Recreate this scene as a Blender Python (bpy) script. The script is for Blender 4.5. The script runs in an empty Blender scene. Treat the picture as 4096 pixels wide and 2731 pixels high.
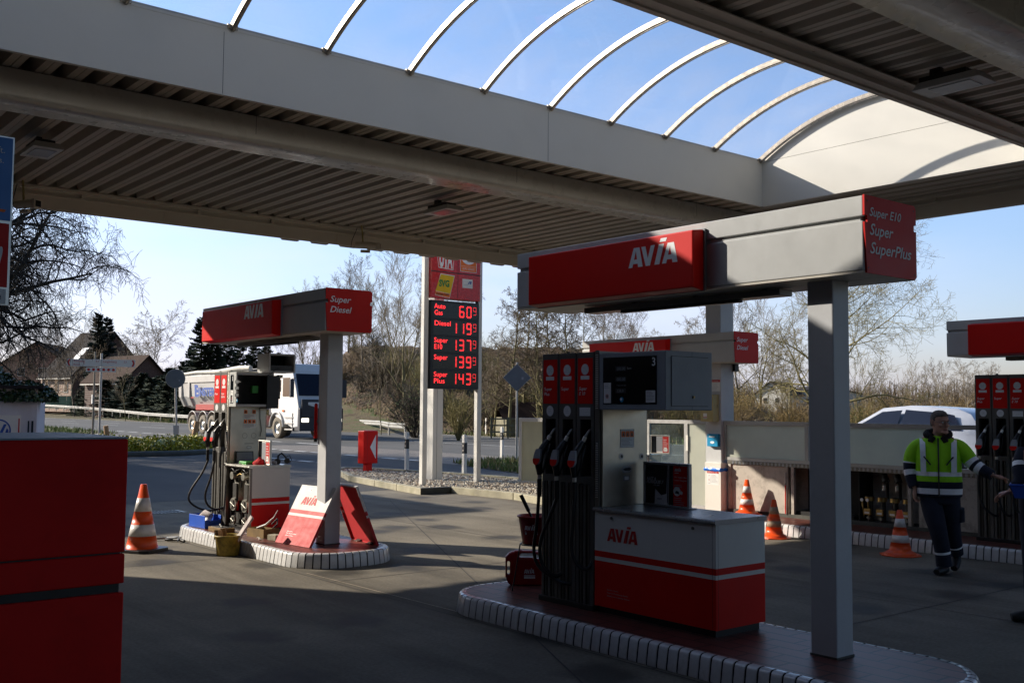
import bpy, math, random
from mathutils import Vector, Matrix
R=math.radians; PI=math.pi
random.seed(7)
SC=bpy.context.scene
COL=SC.collection
# ---------------------------------------------------------------- camera
cam=bpy.data.cameras.new('camera'); camo=bpy.data.objects.new('camera',cam); COL.objects.link(camo)
yaw,pit,rol=0.885020624,0.0641322327,0.00725410899
fw=Vector((math.cos(yaw)*math.cos(pit),math.sin(yaw)*math.cos(pit),math.sin(pit)))
rt=Vector((math.sin(yaw),-math.cos(yaw),0)); up=rt.cross(fw)
r2=rt*math.cos(rol)+up*math.sin(rol); u2=up*math.cos(rol)-rt*math.sin(rol)
camo.matrix_world=Matrix(((r2.x,u2.x,-fw.x,0),(r2.y,u2.y,-fw.y,0),(r2.z,u2.z,-fw.z,1.65),(0,0,0,1)))
cam.sensor_width=36; cam.sensor_fit='HORIZONTAL'; cam.lens=36.30; cam.clip_start=.05; cam.clip_end=3000
SC.camera=camo
# ---------------------------------------------------------------- light
SUN=Vector((-1,1.55,.885)).normalized()
EL=math.asin(SUN.z); AZ=math.atan2(SUN.x,SUN.y)
w=bpy.data.worlds.new('World'); SC.world=w; w.use_nodes=True
nt=w.node_tree; nt.nodes.clear()
def N(t,k,**kw):
    n=t.nodes.new(k)
    for a,b in kw.items(): setattr(n,a,b)
    return n
wo=N(nt,'ShaderNodeOutputWorld'); bg=N(nt,'ShaderNodeBackground'); bg.inputs[1].default_value=.115
sky=N(nt,'ShaderNodeTexSky',sky_type='NISHITA',sun_disc=False,sun_elevation=EL,sun_rotation=AZ,altitude=80)
sky.air_density=1.15; sky.dust_density=1.2; sky.ozone_density=2.2
tc=N(nt,'ShaderNodeTexCoord'); mp=N(nt,'ShaderNodeMapping'); mp.inputs['Scale'].default_value=(1.6,1.6,5.5)
nz=N(nt,'ShaderNodeTexNoise'); nz.inputs['Scale'].default_value=1.7; nz.inputs['Detail'].default_value=7; nz.inputs['Roughness'].default_value=.55
cr=N(nt,'ShaderNodeValToRGB'); cr.color_ramp.elements[0].position=.33; cr.color_ramp.elements[1].position=.60
sx=N(nt,'ShaderNodeSeparateXYZ'); hz=N(nt,'ShaderNodeMapRange'); hz.inputs[1].default_value=.34; hz.inputs[2].default_value=.12
dt=N(nt,'ShaderNodeVectorMath',operation='DOT_PRODUCT'); dt.inputs[1].default_value=(math.cos(R(67)),math.sin(R(67)),0)
dm=N(nt,'ShaderNodeMapRange'); dm.inputs[1].default_value=.70; dm.inputs[2].default_value=.97
m1=N(nt,'ShaderNodeMath',operation='MULTIPLY'); m2=N(nt,'ShaderNodeMath',operation='MULTIPLY'); m3=N(nt,'ShaderNodeMath',operation='MULTIPLY'); m3.inputs[1].default_value=.8
mx=N(nt,'ShaderNodeMixRGB'); mx.inputs[2].default_value=(5.2,5.4,6.9,1)
L=nt.links.new
L(tc.outputs['Generated'],mp.inputs[0]); L(mp.outputs[0],nz.inputs[0]); L(nz.outputs[0],cr.inputs[0])
L(tc.outputs['Generated'],sx.inputs[0]); L(sx.outputs[2],hz.inputs[0])
L(tc.outputs['Generated'],dt.inputs[0]); L(dt.outputs['Value'],dm.inputs[0])
L(cr.outputs[0],m1.inputs[0]); L(hz.outputs[0],m1.inputs[1]); L(m1.outputs[0],m2.inputs[0]); L(dm.outputs[0],m2.inputs[1]); L(m2.outputs[0],m3.inputs[0])

tn=N(nt,'ShaderNodeMixRGB',blend_type='MULTIPLY'); tn.inputs[0].default_value=1
h2=N(nt,'ShaderNodeMapRange'); h2.inputs[1].default_value=.0; h2.inputs[2].default_value=.42; L(sx.outputs[2],h2.inputs[0])
hc=N(nt,'ShaderNodeValToRGB'); hc.color_ramp.elements[0].color=(.62,.60,.78,1); hc.color_ramp.elements[1].color=(.82,.92,1.05,1); L(h2.outputs[0],hc.inputs[0])
L(sky.outputs[0],tn.inputs[1]); L(hc.outputs[0],tn.inputs[2]); 
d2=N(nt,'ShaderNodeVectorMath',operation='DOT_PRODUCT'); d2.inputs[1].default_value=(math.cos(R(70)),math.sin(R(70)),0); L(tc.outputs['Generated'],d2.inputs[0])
a2_=N(nt,'ShaderNodeMapRange'); a2_.inputs[1].default_value=-.2; a2_.inputs[2].default_value=.75; a2_.inputs[3].default_value=.58; a2_.inputs[4].default_value=1.5; L(d2.outputs['Value'],a2_.inputs[0])  # sky shaped by bearing: brighter ahead, dimmed behind to cut ambient fill
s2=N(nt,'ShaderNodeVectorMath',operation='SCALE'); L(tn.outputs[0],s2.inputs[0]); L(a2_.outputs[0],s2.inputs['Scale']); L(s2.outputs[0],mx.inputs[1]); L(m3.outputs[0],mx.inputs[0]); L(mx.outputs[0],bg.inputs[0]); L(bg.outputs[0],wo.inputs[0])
sl=bpy.data.lights.new('sun','SUN'); sl.energy=5.0; sl.angle=R(.5); sl.color=(1,.90,.76)
so=bpy.data.objects.new('sun',sl); COL.objects.link(so); so.rotation_euler=SUN.to_track_quat('Z','Y').to_euler()
SC.view_settings.view_transform='Standard'; SC.view_settings.look='None'; SC.view_settings.exposure=0.62; SC.view_settings.gamma=1
SC.view_settings.use_curve_mapping=False
SC.render.engine='CYCLES'; SC.cycles.max_bounces=8; SC.cycles.transparent_max_bounces=16; SC.cycles.diffuse_bounces=4
SC.cycles.caustics_reflective=False; SC.cycles.caustics_refractive=False; SC.cycles.sample_clamp_indirect=6
# ---------------------------------------------------------------- materials
MT={}
def mat(name,col,rough=.5,metal=0.,var=.10,vs=6.,bump=0.,bs=60.,spec=.5,emit=0,coat=0,dirt=0.,dcol=(.08,.06,.045),ds=2.5,alpha=None,streak=0):
    m=bpy.data.materials.new(name); m.use_nodes=True; t=m.node_tree; b=t.nodes['Principled BSDF']
    l=t.links.new
    b.inputs['Roughness'].default_value=rough; b.inputs['Metallic'].default_value=metal
    b.inputs['Specular IOR Level'].default_value=spec; b.inputs['Coat Weight'].default_value=coat
    tc=N(t,'ShaderNodeTexCoord'); src=tc.outputs['Object']
    if var>0:
        nz=N(t,'ShaderNodeTexNoise'); nz.inputs['Scale'].default_value=vs; nz.inputs['Detail'].default_value=5
        l(src,nz.inputs[0]); mr=N(t,'ShaderNodeMapRange'); mr.inputs[1].default_value=.3; mr.inputs[2].default_value=.7; mr.inputs[3].default_value=1-var; mr.inputs[4].default_value=1+var
        l(nz.outputs[0],mr.inputs[0])
        vm=N(t,'ShaderNodeVectorMath',operation='SCALE'); vm.inputs[0].default_value=col[:3]; l(mr.outputs[0],vm.inputs['Scale']); out=vm.outputs[0]
    else:
        rg=N(t,'ShaderNodeRGB'); rg.outputs[0].default_value=(*col[:3],1); out=rg.outputs[0]
    if dirt>0:
        n2=N(t,'ShaderNodeTexNoise'); n2.inputs['Scale'].default_value=ds; n2.inputs['Detail'].default_value=9; n2.inputs['Roughness'].default_value=.7
        if streak:
            mpp=N(t,'ShaderNodeMapping'); mpp.inputs['Scale'].default_value=(1,1,streak); l(src,mpp.inputs[0]); l(mpp.outputs[0],n2.inputs[0])
        else: l(src,n2.inputs[0])
        m2=N(t,'ShaderNodeMapRange'); m2.inputs[1].default_value=.48; m2.inputs[2].default_value=.78; m2.inputs[3].default_value=0; m2.inputs[4].default_value=dirt; l(n2.outputs[0],m2.inputs[0])
        mi=N(t,'ShaderNodeMixRGB'); mi.inputs[2].default_value=(*dcol,1); l(m2.outputs[0],mi.inputs[0]); l(out,mi.inputs[1]); out=mi.outputs[0]
    l(out,b.inputs['Base Color'])
    if rough<.95 and var>0:
        n3=N(t,'ShaderNodeTexNoise'); n3.inputs['Scale'].default_value=vs*3; l(src,n3.inputs[0])
        m3=N(t,'ShaderNodeMapRange'); m3.inputs[3].default_value=max(0.02,rough-.10); m3.inputs[4].default_value=min(1,rough+.12); l(n3.outputs[0],m3.inputs[0]); l(m3.outputs[0],b.inputs['Roughness'])
    if bump>0:
        n4=N(t,'ShaderNodeTexNoise'); n4.inputs['Scale'].default_value=bs; n4.inputs['Detail'].default_value=4; l(src,n4.inputs[0])
        bp=N(t,'ShaderNodeBump'); bp.inputs['Strength'].default_value=bump; bp.inputs['Distance'].default_value=.02; l(n4.outputs[0],bp.inputs['Height']); l(bp.outputs[0],b.inputs['Normal'])
    if emit: 
        b.inputs['Emission Color'].default_value=(*col[:3],1); b.inputs['Emission Strength'].default_value=emit
    MT[name]=m; return m
def glassmat(name,tint=(.9,.95,.95),refl=.08,rough=.02,diff=0.,dcol=(.7,.75,.7),graz=.5):
    m=bpy.data.materials.new(name); m.use_nodes=True; t=m.node_tree; t.nodes.clear(); l=t.links.new
    o=N(t,'ShaderNodeOutputMaterial'); tr=N(t,'ShaderNodeBsdfTransparent'); tr.inputs[0].default_value=(*tint,1)
    gl=N(t,'ShaderNodeBsdfGlossy'); gl.inputs['Roughness'].default_value=rough
    fr=N(t,'ShaderNodeLayerWeight'); fr.inputs[0].default_value=.5; pw=N(t,'ShaderNodeMath',operation='POWER'); pw.inputs[1].default_value=4.; l(fr.outputs['Facing'],pw.inputs[0])
    ad=N(t,'ShaderNodeMath',operation='MULTIPLY_ADD',use_clamp=True); ad.inputs[1].default_value=graz; ad.inputs[2].default_value=refl; l(pw.outputs[0],ad.inputs[0])
    ms=N(t,'ShaderNodeMixShader'); l(ad.outputs[0],ms.inputs[0]); 
    if diff>0:
        df=N(t,'ShaderNodeBsdfDiffuse'); df.inputs[0].default_value=(*dcol,1); tl=N(t,'ShaderNodeBsdfTranslucent'); tl.inputs[0].default_value=(*dcol,1)
        a=N(t,'ShaderNodeMixShader'); a.inputs[0].default_value=.5; l(df.outputs[0],a.inputs[1]); l(tl.outputs[0],a.inputs[2])
        b=N(t,'ShaderNodeMixShader'); 
        tc=N(t,'ShaderNodeTexCoord'); nz=N(t,'ShaderNodeTexNoise'); nz.inputs['Scale'].default_value=1.8; nz.inputs['Detail'].default_value=6; l(tc.outputs['Object'],nz.inputs[0])
        mr=N(t,'ShaderNodeMapRange'); mr.inputs[1].default_value=.3; mr.inputs[2].default_value=.7; mr.inputs[3].default_value=max(0,diff-.08); mr.inputs[4].default_value=min(1,diff+.08); l(nz.outputs[0],mr.inputs[0]); l(mr.outputs[0],b.inputs[0])
        l(tr.outputs[0],b.inputs[1]); l(a.outputs[0],b.inputs[2]); l(b.outputs[0],ms.inputs[1])
    else: l(tr.outputs[0],ms.inputs[1])
    l(gl.outputs[0],ms.inputs[2]); l(ms.outputs[0],o.inputs[0]); MT[name]=m; return m
def brickmat(name,c1,c2,mortar,bw=.24,bh=.12,ms=.012,rough=.8,plane='XY',off=.5,bump=.3,dirt=0):
    m=bpy.data.materials.new(name); m.use_nodes=True; t=m.node_tree; b=t.nodes['Principled BSDF']; l=t.links.new
    b.inputs['Roughness'].default_value=rough
    tc=N(t,'ShaderNodeTexCoord'); mp=N(t,'ShaderNodeMapping'); l(tc.outputs['Object'],mp.inputs[0])
    if plane=='XZ': mp.inputs['Rotation'].default_value=(R(90),0,0)
    if plane=='YZ': mp.inputs['Rotation'].default_value=(R(90),0,R(90))
    if plane=='YX': mp.inputs['Rotation'].default_value=(0,0,R(90))
    bk=N(t,'ShaderNodeTexBrick'); bk.offset=off; l(mp.outputs[0],bk.inputs[0])
    bk.inputs['Color1'].default_value=(*c1,1); bk.inputs['Color2'].default_value=(*c2,1); bk.inputs['Mortar'].default_value=(*mortar,1)
    bk.inputs['Scale'].default_value=1; bk.inputs['Mortar Size'].default_value=ms; bk.inputs['Mortar Smooth'].default_value=.1; bk.inputs['Brick Width'].default_value=bw; bk.inputs['Row Height'].default_value=bh; bk.inputs['Bias'].default_value=0
    nz=N(t,'ShaderNodeTexNoise'); nz.inputs['Scale'].default_value=3; nz.inputs['Detail'].default_value=8; l(tc.outputs['Object'],nz.inputs[0])
    mr=N(t,'ShaderNodeMapRange'); mr.inputs[1].default_value=.3; mr.inputs[2].default_value=.7; mr.inputs[3].default_value=.7; mr.inputs[4].default_value=1.15; l(nz.outputs[0],mr.inputs[0])
    vm=N(t,'ShaderNodeVectorMath',operation='SCALE'); l(bk.outputs[0],vm.inputs[0]); l(mr.outputs[0],vm.inputs['Scale']); l(vm.outputs[0],b.inputs['Base Color'])
    bp=N(t,'ShaderNodeBump'); bp.inputs['Strength'].default_value=bump; bp.inputs['Distance'].default_value=.004; bp.invert=True; l(bk.outputs[1],bp.inputs['Height']); l(bp.outputs[0],b.inputs['Normal'])
    MT[name]=m; return m
mat('white_paint',(.74,.72,.66),.38,var=.04,vs=3,dirt=.25,dcol=(.35,.33,.27),ds=3)
mat('canopy_cream',(.56,.52,.44),.42,var=.05,vs=2,dirt=.3,dcol=(.40,.37,.30),ds=4)
mat('canopy_white',(.72,.69,.61),.45,var=.04,vs=2,dirt=.2,dcol=(.5,.48,.42),ds=2)
mat('rib_metal',(.47,.42,.35),.45,var=.06,vs=2,dirt=.35,dcol=(.26,.22,.17),ds=2)
mat('beam_paint',(.52,.49,.43),.28,var=.05,vs=2,coat=.15)
mat('clad_grey',(.50,.51,.50),.35,var=.04,vs=3,dirt=.25,dcol=(.32,.31,.28),ds=5)
mat('column_paint',(.52,.53,.54),.42,var=.04,vs=3,dirt=.35,dcol=(.34,.33,.32),ds=6)
mat('sign_red',(.70,.008,.004),.42,var=.05,vs=1.5,spec=.22)
mat('panel_red',(.66,.008,.004),.42,spec=.25,var=.06,vs=3)
mat('machine_red',(.66,.008,.005),.6,spec=.2,var=.08,vs=2,dirt=.25,dcol=(.12,.01,.01),ds=6)
mat('lettering_white',(.82,.82,.82),.5,var=0)
mat('lettering_black',(.02,.02,.02),.5,var=0)
mat('lettering_red',(.5,.01,.01),.5,var=0)
mat('lettering_grey',(.35,.35,.36),.5,var=0)
mat('green_ink',(.0,.22,.06),.5,var=0); mat('yellow_ink',(.80,.52,.0),.5,var=0); mat('orange_ink',(.85,.17,.01),.5,var=0); mat('blue_ink',(.02,.08,.35),.5,var=0)
mat('blue_sheet',(.02,.17,.52),.35,var=.15,vs=4)
mat('paper_white',(.78,.78,.76),.6,var=.03)
mat('steel',(.56,.52,.43),.34,metal=.9,var=.12,vs=5,bump=.04,bs=20)
mat('steel_dark',(.20,.19,.17),.38,metal=.75,var=.12,vs=6)
mat('counter_steel',(.33,.34,.36),.30,metal=.8,var=.08,vs=8)
mat('aluminium',(.70,.68,.62),.30,metal=.6,var=.05)
mat('alu_frame',(.42,.42,.41),.4,metal=.5,var=.06,vs=4,dirt=.3,dcol=(.25,.23,.2))
mat('vault_metal',(.42,.36,.28),.25,metal=.45,var=.06)
mat('head_grey',(.27,.30,.33),.42,var=.06,vs=4,dirt=.2,dcol=(.2,.2,.19))
mat('nozzle_dark',(.115,.11,.10),.48,metal=.3,var=.08)
mat('black_plastic',(.012,.012,.013),.35,var=.1)
mat('black_void',(.004,.004,.004),.8,var=0)
mat('rubber',(.010,.010,.011),.42,var=.1)
mat('display_black',(.006,.007,.009),.08,var=0,coat=.3)
mat('clear_plastic',(.35,.37,.40),.15,var=.05)
mat('tile_white',(.66,.66,.66),.2,var=.14,vs=9,coat=.2,dirt=.65,dcol=(.24,.21,.18),ds=9)
mat('grout',(.022,.02,.02),.9,var=.1)
brickmat('paver_red',(.16,.045,.032),(.12,.035,.028),(.010,.007,.006),.30,.15,.009,.42,'YX',bump=.5)
mat('cone_orange',(.85,.09,.012),.38,var=.08,vs=8,dirt=.35,dcol=(.30,.05,.02),ds=9)
mat('cone_white',(.72,.70,.68),.3,var=.06,vs=8,dirt=.35,dcol=(.38,.34,.30),ds=14)
mat('cone_dirty',(.34,.25,.17),.5,var=.15,vs=20)
mat('pail_yellow',(.30,.21,.03),.5,var=.3,vs=20,dirt=1.0,dcol=(.03,.024,.012),ds=13)
mat('cardboard',(.42,.25,.12),.8,var=.12)
mat('tray_brown',(.20,.12,.03),.6,var=.3,vs=7)
mat('box_blue',(.02,.10,.55),.4,var=.08)
mat('cloth_red',(.50,.01,.015),.9,var=.2,bump=.4,bs=20)
mat('can_red',(.33,.006,.006),.35,var=.06)
mat('glove_cloth',(.45,.40,.38),.9,var=.3,vs=20)
mat('pcb_green',(.03,.30,.03),.4,var=.1)
mat('machinery',(.30,.29,.25),.4,metal=.6,var=.3,vs=20)
mat('machinery_dark',(.035,.032,.028),.5,metal=.3,var=.3,vs=15)
mat('brass',(.40,.28,.10),.35,metal=.8,var=.2,vs=15)
mat('ochre_paint',(.42,.34,.14),.5,var=.06)
mat('door_white',(.55,.50,.44),.55,var=.12,vs=5,dirt=.65,dcol=(.13,.10,.075),ds=4)
mat('grime_panel',(.47,.42,.36),.6,var=.10,vs=3,dirt=.8,dcol=(.035,.028,.02),ds=6)
mat('cyan_plastic',(.01,.27,.52),.35,var=.04)
mat('blue_bag',(.02,.16,.65),.25,var=.1)
glassmat('vault_glass',(.84,.86,.90),.04,.02,.10,(.7,.72,.78),.10)
glassmat('clear_glass',(.80,.86,.84),.04,.02,.06,(.6,.65,.6))
glassmat('frosted_glass',(.5,.52,.48),.04,.12,.88,(.80,.81,.70))
mat('cream_board',(.62,.60,.40),.45,var=.06,vs=3,dirt=.3,dcol=(.45,.42,.26),ds=2)
# ---------------------------------------------------------------- mesh builder
TXT={}
def textgeo(s,shear=0.,bold=0.):
    k=(s,shear,bold)
    if k in TXT: return TXT[k]
    c=bpy.data.curves.new('lettering','FONT'); c.body=s; c.size=1; c.shear=shear; c.resolution_u=3; c.offset=bold
    o=bpy.data.objects.new('lettering',c); COL.objects.link(o); bpy.context.view_layer.update()
    me=bpy.data.meshes.new_from_object(o.evaluated_get(bpy.context.evaluated_depsgraph_get()))
    v=[tuple(p.co[:2]) for p in me.vertices]; f=[tuple(p.vertices) for p in me.polygons]
    bpy.data.objects.remove(o); bpy.data.curves.remove(c); bpy.data.meshes.remove(me)
    w=max([a[0] for a in v] or [0]); TXT[k]=(v,f,w); return TXT[k]
class Fr:
    def __init__(s,O,u,v): s.O=Vector(O); s.u=Vector(u).normalized(); s.v=Vector(v).normalized(); s.n=s.u.cross(s.v)
    def p(s,a,b,o=0.): return s.O+s.u*a+s.v*b+s.n*o
def FX(x,y,z): return Fr((x,y,z),(0,-1,0),(0,0,1))      # face looking towards -X; u runs towards -Y
def FY(x,y,z): return Fr((x,y,z),(1,0,0),(0,0,1))       # face looking towards -Y; u runs towards +X
class MB:
    def __init__(s): s.v=[];s.f=[];s.mi=[];s.ms=[];s.sm=[]
    def idx(s,m):
        if m not in s.ms: s.ms.append(m)
        return s.ms.index(m)
    def add(s,vs,fs,m,smooth=False,M=None):
        b=len(s.v); i=s.idx(m)
        if M is not None: vs=[M@Vector(p) for p in vs]
        s.v.extend(tuple(p) for p in vs)
        for f in fs: s.f.append(tuple(b+k for k in f)); s.mi.append(i); s.sm.append(smooth)
        return s
    def box(s,x0,y0,z0,x1,y1,z1,m,M=None):
        vs=[(x,y,z) for x in (x0,x1) for y in (y0,y1) for z in (z0,z1)]
        return s.add(vs,[(0,1,3,2),(4,6,7,5),(0,4,5,1),(2,3,7,6),(0,2,6,4),(1,5,7,3)],m,M=M)
    def cyl(s,p0,p1,r0,m,r1=None,n=16,caps=True,smooth=True):
        return s.tube([p0,p1],[r0,r0 if r1 is None else r1],m,n,caps,smooth)
    def tube(s,pts,r,m,n=8,caps=True,smooth=True,asp=1.,closed=False):
        P=[Vector(p) for p in pts]; k=len(P)
        if not isinstance(r,(list,tuple)): r=[r]*k
        vs=[];a=None
        for i in range(k):
            d=(P[min(i+1,k-1)]-P[max(i-1,0)])
            if d.length<1e-9: d=Vector((0,0,1))
            d.normalize()
            if a is None:
                a=Vector((0,0,1)) if abs(d.z)<.9 else Vector((1,0,0))
            a=(a-d*a.dot(d))
            if a.length<1e-6: a=d.orthogonal()
            a.normalize(); b=d.cross(a)
            for j in range(n):
                t=2*PI*j/n; vs.append(P[i]+a*(math.cos(t)*r[i]*asp)+b*(math.sin(t)*r[i]))
        fs=[(i*n+j,i*n+(j+1)%n,(i+1)*n+(j+1)%n,(i+1)*n+j) for i in range(k-1) for j in range(n)]
        s.add(vs,fs,m,smooth)
        if caps: s.add(vs[:n],[tuple(range(n))[::-1]],m,False); s.add(vs[(k-1)*n:],[tuple(range(n))],m,False)
        return s
    def lathe(s,prof,m,c=(0,0,0),n=24,M=None,mats=None,smooth=True):
        k=len(prof); vs=[(c[0]+r*math.cos(2*PI*j/n),c[1]+r*math.sin(2*PI*j/n),c[2]+z) for r,z in prof for j in range(n)]
        for i in range(k-1):
            pass
        if mats is None: mats=[m]*(k-1)
        b=len(s.v)
        if M is not None: vs=[M@Vector(p) for p in vs]
        s.v.extend(tuple(p) for p in vs)
        for i in range(k-1):
            ix=s.idx(mats[i])
            for j in range(n):
                s.f.append((b+i*n+j,b+i*n+(j+1)%n,b+(i+1)*n+(j+1)%n,b+(i+1)*n+j)); s.mi.append(ix); s.sm.append(smooth)
        return s
    def prism(s,F,poly,d0,d1,m):
        n=len(poly); vs=[F.p(a,b,d0) for a,b in poly]+[F.p(a,b,d1) for a,b in poly]
        fs=[tuple(range(n))[::-1],tuple(range(n,2*n))]+[(i,(i+1)%n,n+(i+1)%n,n+i) for i in range(n)]
        return s.add(vs,fs,m)
    def rect(s,F,a0,b0,a1,b1,m,o=.002): return s.add([F.p(a0,b0,o),F.p(a1,b0,o),F.p(a1,b1,o),F.p(a0,b1,o)],[(0,1,2,3)],m)
    def poly(s,F,pts,m,o=.002): return s.add([F.p(a,b,o) for a,b in pts],[tuple(range(len(pts)))],m)
    def disc(s,F,a,b,r,m,o=.002,n=20,asp=1.): return s.poly(F,[(a+r*asp*math.cos(2*PI*i/n),b+r*math.sin(2*PI*i/n)) for i in range(n)],m,o)
    def ring(s,F,a,b,r,w,m,o=.002,n=24):
        vs=[F.p(a+q*math.cos(2*PI*i/n),b+q*math.sin(2*PI*i/n),o) for q in (r-w,r) for i in range(n)]
        return s.add(vs,[(i,(i+1)%n,n+(i+1)%n,n+i) for i in range(n)],m)
    def text(s,F,a,b,t,h,m,o=.003,shear=0.,bold=0.,w=None,al='L'):
        v,f,ww=textgeo(t,shear,bold)
        if not v: return s
        sy=h/.7; sx_=sy if w is None else w/ww
        if al=='C': a-=ww*sx_/2
        if al=='R': a-=ww*sx_
        return s.add([F.p(a+x*sx_,b+y*sy,o) for x,y in v],f,m)
    def lines(s,F,a,b,w,n,dy,m,o=.003,h=.004,rng=None):
        rg=random.Random(int(w*1000)+n)
        for i in range(n): s.rect(F,a,b-i*dy-h,a+w*rg.uniform(.6,1),b-i*dy,m,o)
        return s
    def avia(s,F,a,b,h,m,o=.003,sx=1.42):
        A=[[(0,0),(.22,0),(.263,.18),(.316,.40),(.422,.842),(.43,1),(.30,1)],[(.54,0),(.80,0),(.62,1),(.43,1),(.422,.842),(.484,.40),(.515,.18)],[(.263,.18),(.515,.18),(.484,.40),(.316,.40)]]
        V=[[(0,1),(.27,0),(.40,0),(.40,.38),(.26,1)],[(.40,0),(.53,0),(.82,1),(.58,1),(.40,.38)]]
        I=[[(0,0),(.24,0),(.46,1),(.22,1)],[(.25,1.1),(.54,1.1),(.60,1.28),(.31,1.28)]]
        for G,x,k in ((A,0,.88),(V,.63,.80),(I,1.26,1),(A,1.62,.90)):
            for p in G: s.poly(F,[(a+(x+q*k)*h*sx,b+y*h) for q,y in p],m,o)
        return s
    def build(s,name,parent=None,loc=None,rot=None,bevel=0,seg=2,kind=None,sub=0,autos=False):
        me=bpy.data.meshes.new(name); me.from_pydata(s.v,[],s.f); me.update()
        for m in s.ms: me.materials.append(MT[m])
        if len(s.f)==len(me.polygons):
            me.polygons.foreach_set('material_index',s.mi); me.polygons.foreach_set('use_smooth',s.sm)
        me.update()
        o=bpy.data.objects.new(name,me); COL.objects.link(o)
        if parent is not None: o.parent=parent
        if loc is not None: o.location=loc
        if rot is not None: o.rotation_euler=rot
        if bevel:
            b=o.modifiers.new('bevel','BEVEL'); b.width=bevel; b.segments=seg; b.limit_method='ANGLE'; b.angle_limit=R(40)
        if sub:
            b=o.modifiers.new('sub','SUBSURF'); b.levels=sub; b.render_levels=sub
        if kind: o['kind']=kind
        return o
def tag(o,label,cat,group=None,kind=None):
    o['label']=label; o['category']=cat
    if group: o['group']=group
    if kind: o['kind']=kind
    return o
def thing(name,label,cat,loc=(0,0,0),rz=0,group=None,scale=1):
    o=bpy.data.objects.new(name,None); COL.objects.link(o); o.location=loc; o.rotation_euler=(0,0,rz); o.scale=(scale,)*3
    o.empty_display_size=.1
    return tag(o,label,cat,group)
def dup(root,loc,rz=0,scale=1,label=None,group=None):
    def cp(o,par):
        c=o.copy(); COL.objects.link(c)
        if par is not None: c.parent=par
        for ch in list(o.children): cp(ch,c)
        return c
    r=cp(root,None); r.location=loc; r.rotation_euler=(0,0,rz); r.scale=(scale,)*3 if not isinstance(scale,tuple) else scale
    if label: r['label']=label
    if group: r['group']=group
    return r
# ================================================================ GROUND
def nodemat(name,build,rough=.9):
    m=bpy.data.materials.new(name); m.use_nodes=True; t=m.node_tree; b=t.nodes['Principled BSDF']; b.inputs['Roughness'].default_value=rough
    build(t,b); MT[name]=m; return m
def concrete(t,b):
    l=t.links.new; tc=N(t,'ShaderNodeTexCoord')
    n1=N(t,'ShaderNodeTexNoise'); n1.inputs['Scale'].default_value=.45; n1.inputs['Detail'].default_value=8; n1.inputs['Roughness'].default_value=.65; l(tc.outputs['Object'],n1.inputs[0])
    r1=N(t,'ShaderNodeValToRGB'); e=r1.color_ramp.elements; e[0].position=.3; e[0].color=(.112,.099,.080,1); e[1].position=.72; e[1].color=(.255,.228,.178,1); l(n1.outputs[0],r1.inputs[0])
    n2=N(t,'ShaderNodeTexNoise'); n2.inputs['Scale'].default_value=38; n2.inputs['Detail'].default_value=4; l(tc.outputs['Object'],n2.inputs[0])
    m2=N(t,'ShaderNodeMapRange'); m2.inputs[1].default_value=.3; m2.inputs[2].default_value=.7; m2.inputs[3].default_value=.82; m2.inputs[4].default_value=1.15; l(n2.outputs[0],m2.inputs[0])
    sc=N(t,'ShaderNodeVectorMath',operation='SCALE'); l(r1.outputs[0],sc.inputs[0]); l(m2.outputs[0],sc.inputs['Scale'])
    n3=N(t,'ShaderNodeTexVoronoi'); n3.inputs['Scale'].default_value=.75; n3.feature='F1'; n3.voronoi_dimensions='2D'; l(tc.outputs['Object'],n3.inputs[0])
    nn=N(t,'ShaderNodeTexNoise'); nn.inputs['Scale'].default_value=3.; nn.inputs['Detail'].default_value=6; l(tc.outputs['Object'],nn.inputs[0])
    ad=N(t,'ShaderNodeMath',operation='MULTIPLY_ADD'); ad.inputs[1].default_value=.35; l(nn.outputs[0],ad.inputs[0]); l(n3.outputs[0],ad.inputs[2])
    m3=N(t,'ShaderNodeMapRange'); m3.inputs[1].default_value=.27; m3.inputs[2].default_value=.42; m3.inputs[3].default_value=.75; m3.inputs[4].default_value=0; l(ad.outputs[0],m3.inputs[0])
    mpp=N(t,'ShaderNodeMapping'); mpp.inputs['Scale'].default_value=(1.3,.09,1); l(tc.outputs['Object'],mpp.inputs[0])
    n5=N(t,'ShaderNodeTexNoise'); n5.inputs['Scale'].default_value=1.6; n5.inputs['Detail'].default_value=7; n5.inputs['Roughness'].default_value=.6; l(mpp.outputs[0],n5.inputs[0])
    m5=N(t,'ShaderNodeMapRange'); m5.inputs[1].default_value=.46; m5.inputs[2].default_value=.68; m5.inputs[3].default_value=1.0; m5.inputs[4].default_value=.62; l(n5.outputs[0],m5.inputs[0])
    s5=N(t,'ShaderNodeVectorMath',operation='SCALE'); l(sc.outputs[0],s5.inputs[0]); l(m5.outputs[0],s5.inputs['Scale'])
    mi=N(t,'ShaderNodeMixRGB'); mi.inputs[2].default_value=(.03,.027,.024,1); l(m3.outputs[0],mi.inputs[0]); l(s5.outputs[0],mi.inputs[1]); l(mi.outputs[0],b.inputs['Base Color'])
    rr=N(t,'ShaderNodeMapRange'); rr.inputs[3].default_value=.88; rr.inputs[4].default_value=.62; l(m3.outputs[0],rr.inputs[0]); l(rr.outputs[0],b.inputs['Roughness'])
    bp=N(t,'ShaderNodeBump'); bp.inputs['Strength'].default_value=.25; bp.inputs['Distance'].default_value=.004; l(n2.outputs[0],bp.inputs['Height']); l(bp.outputs[0],b.inputs['Normal'])
nodemat('concrete',concrete)
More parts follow.
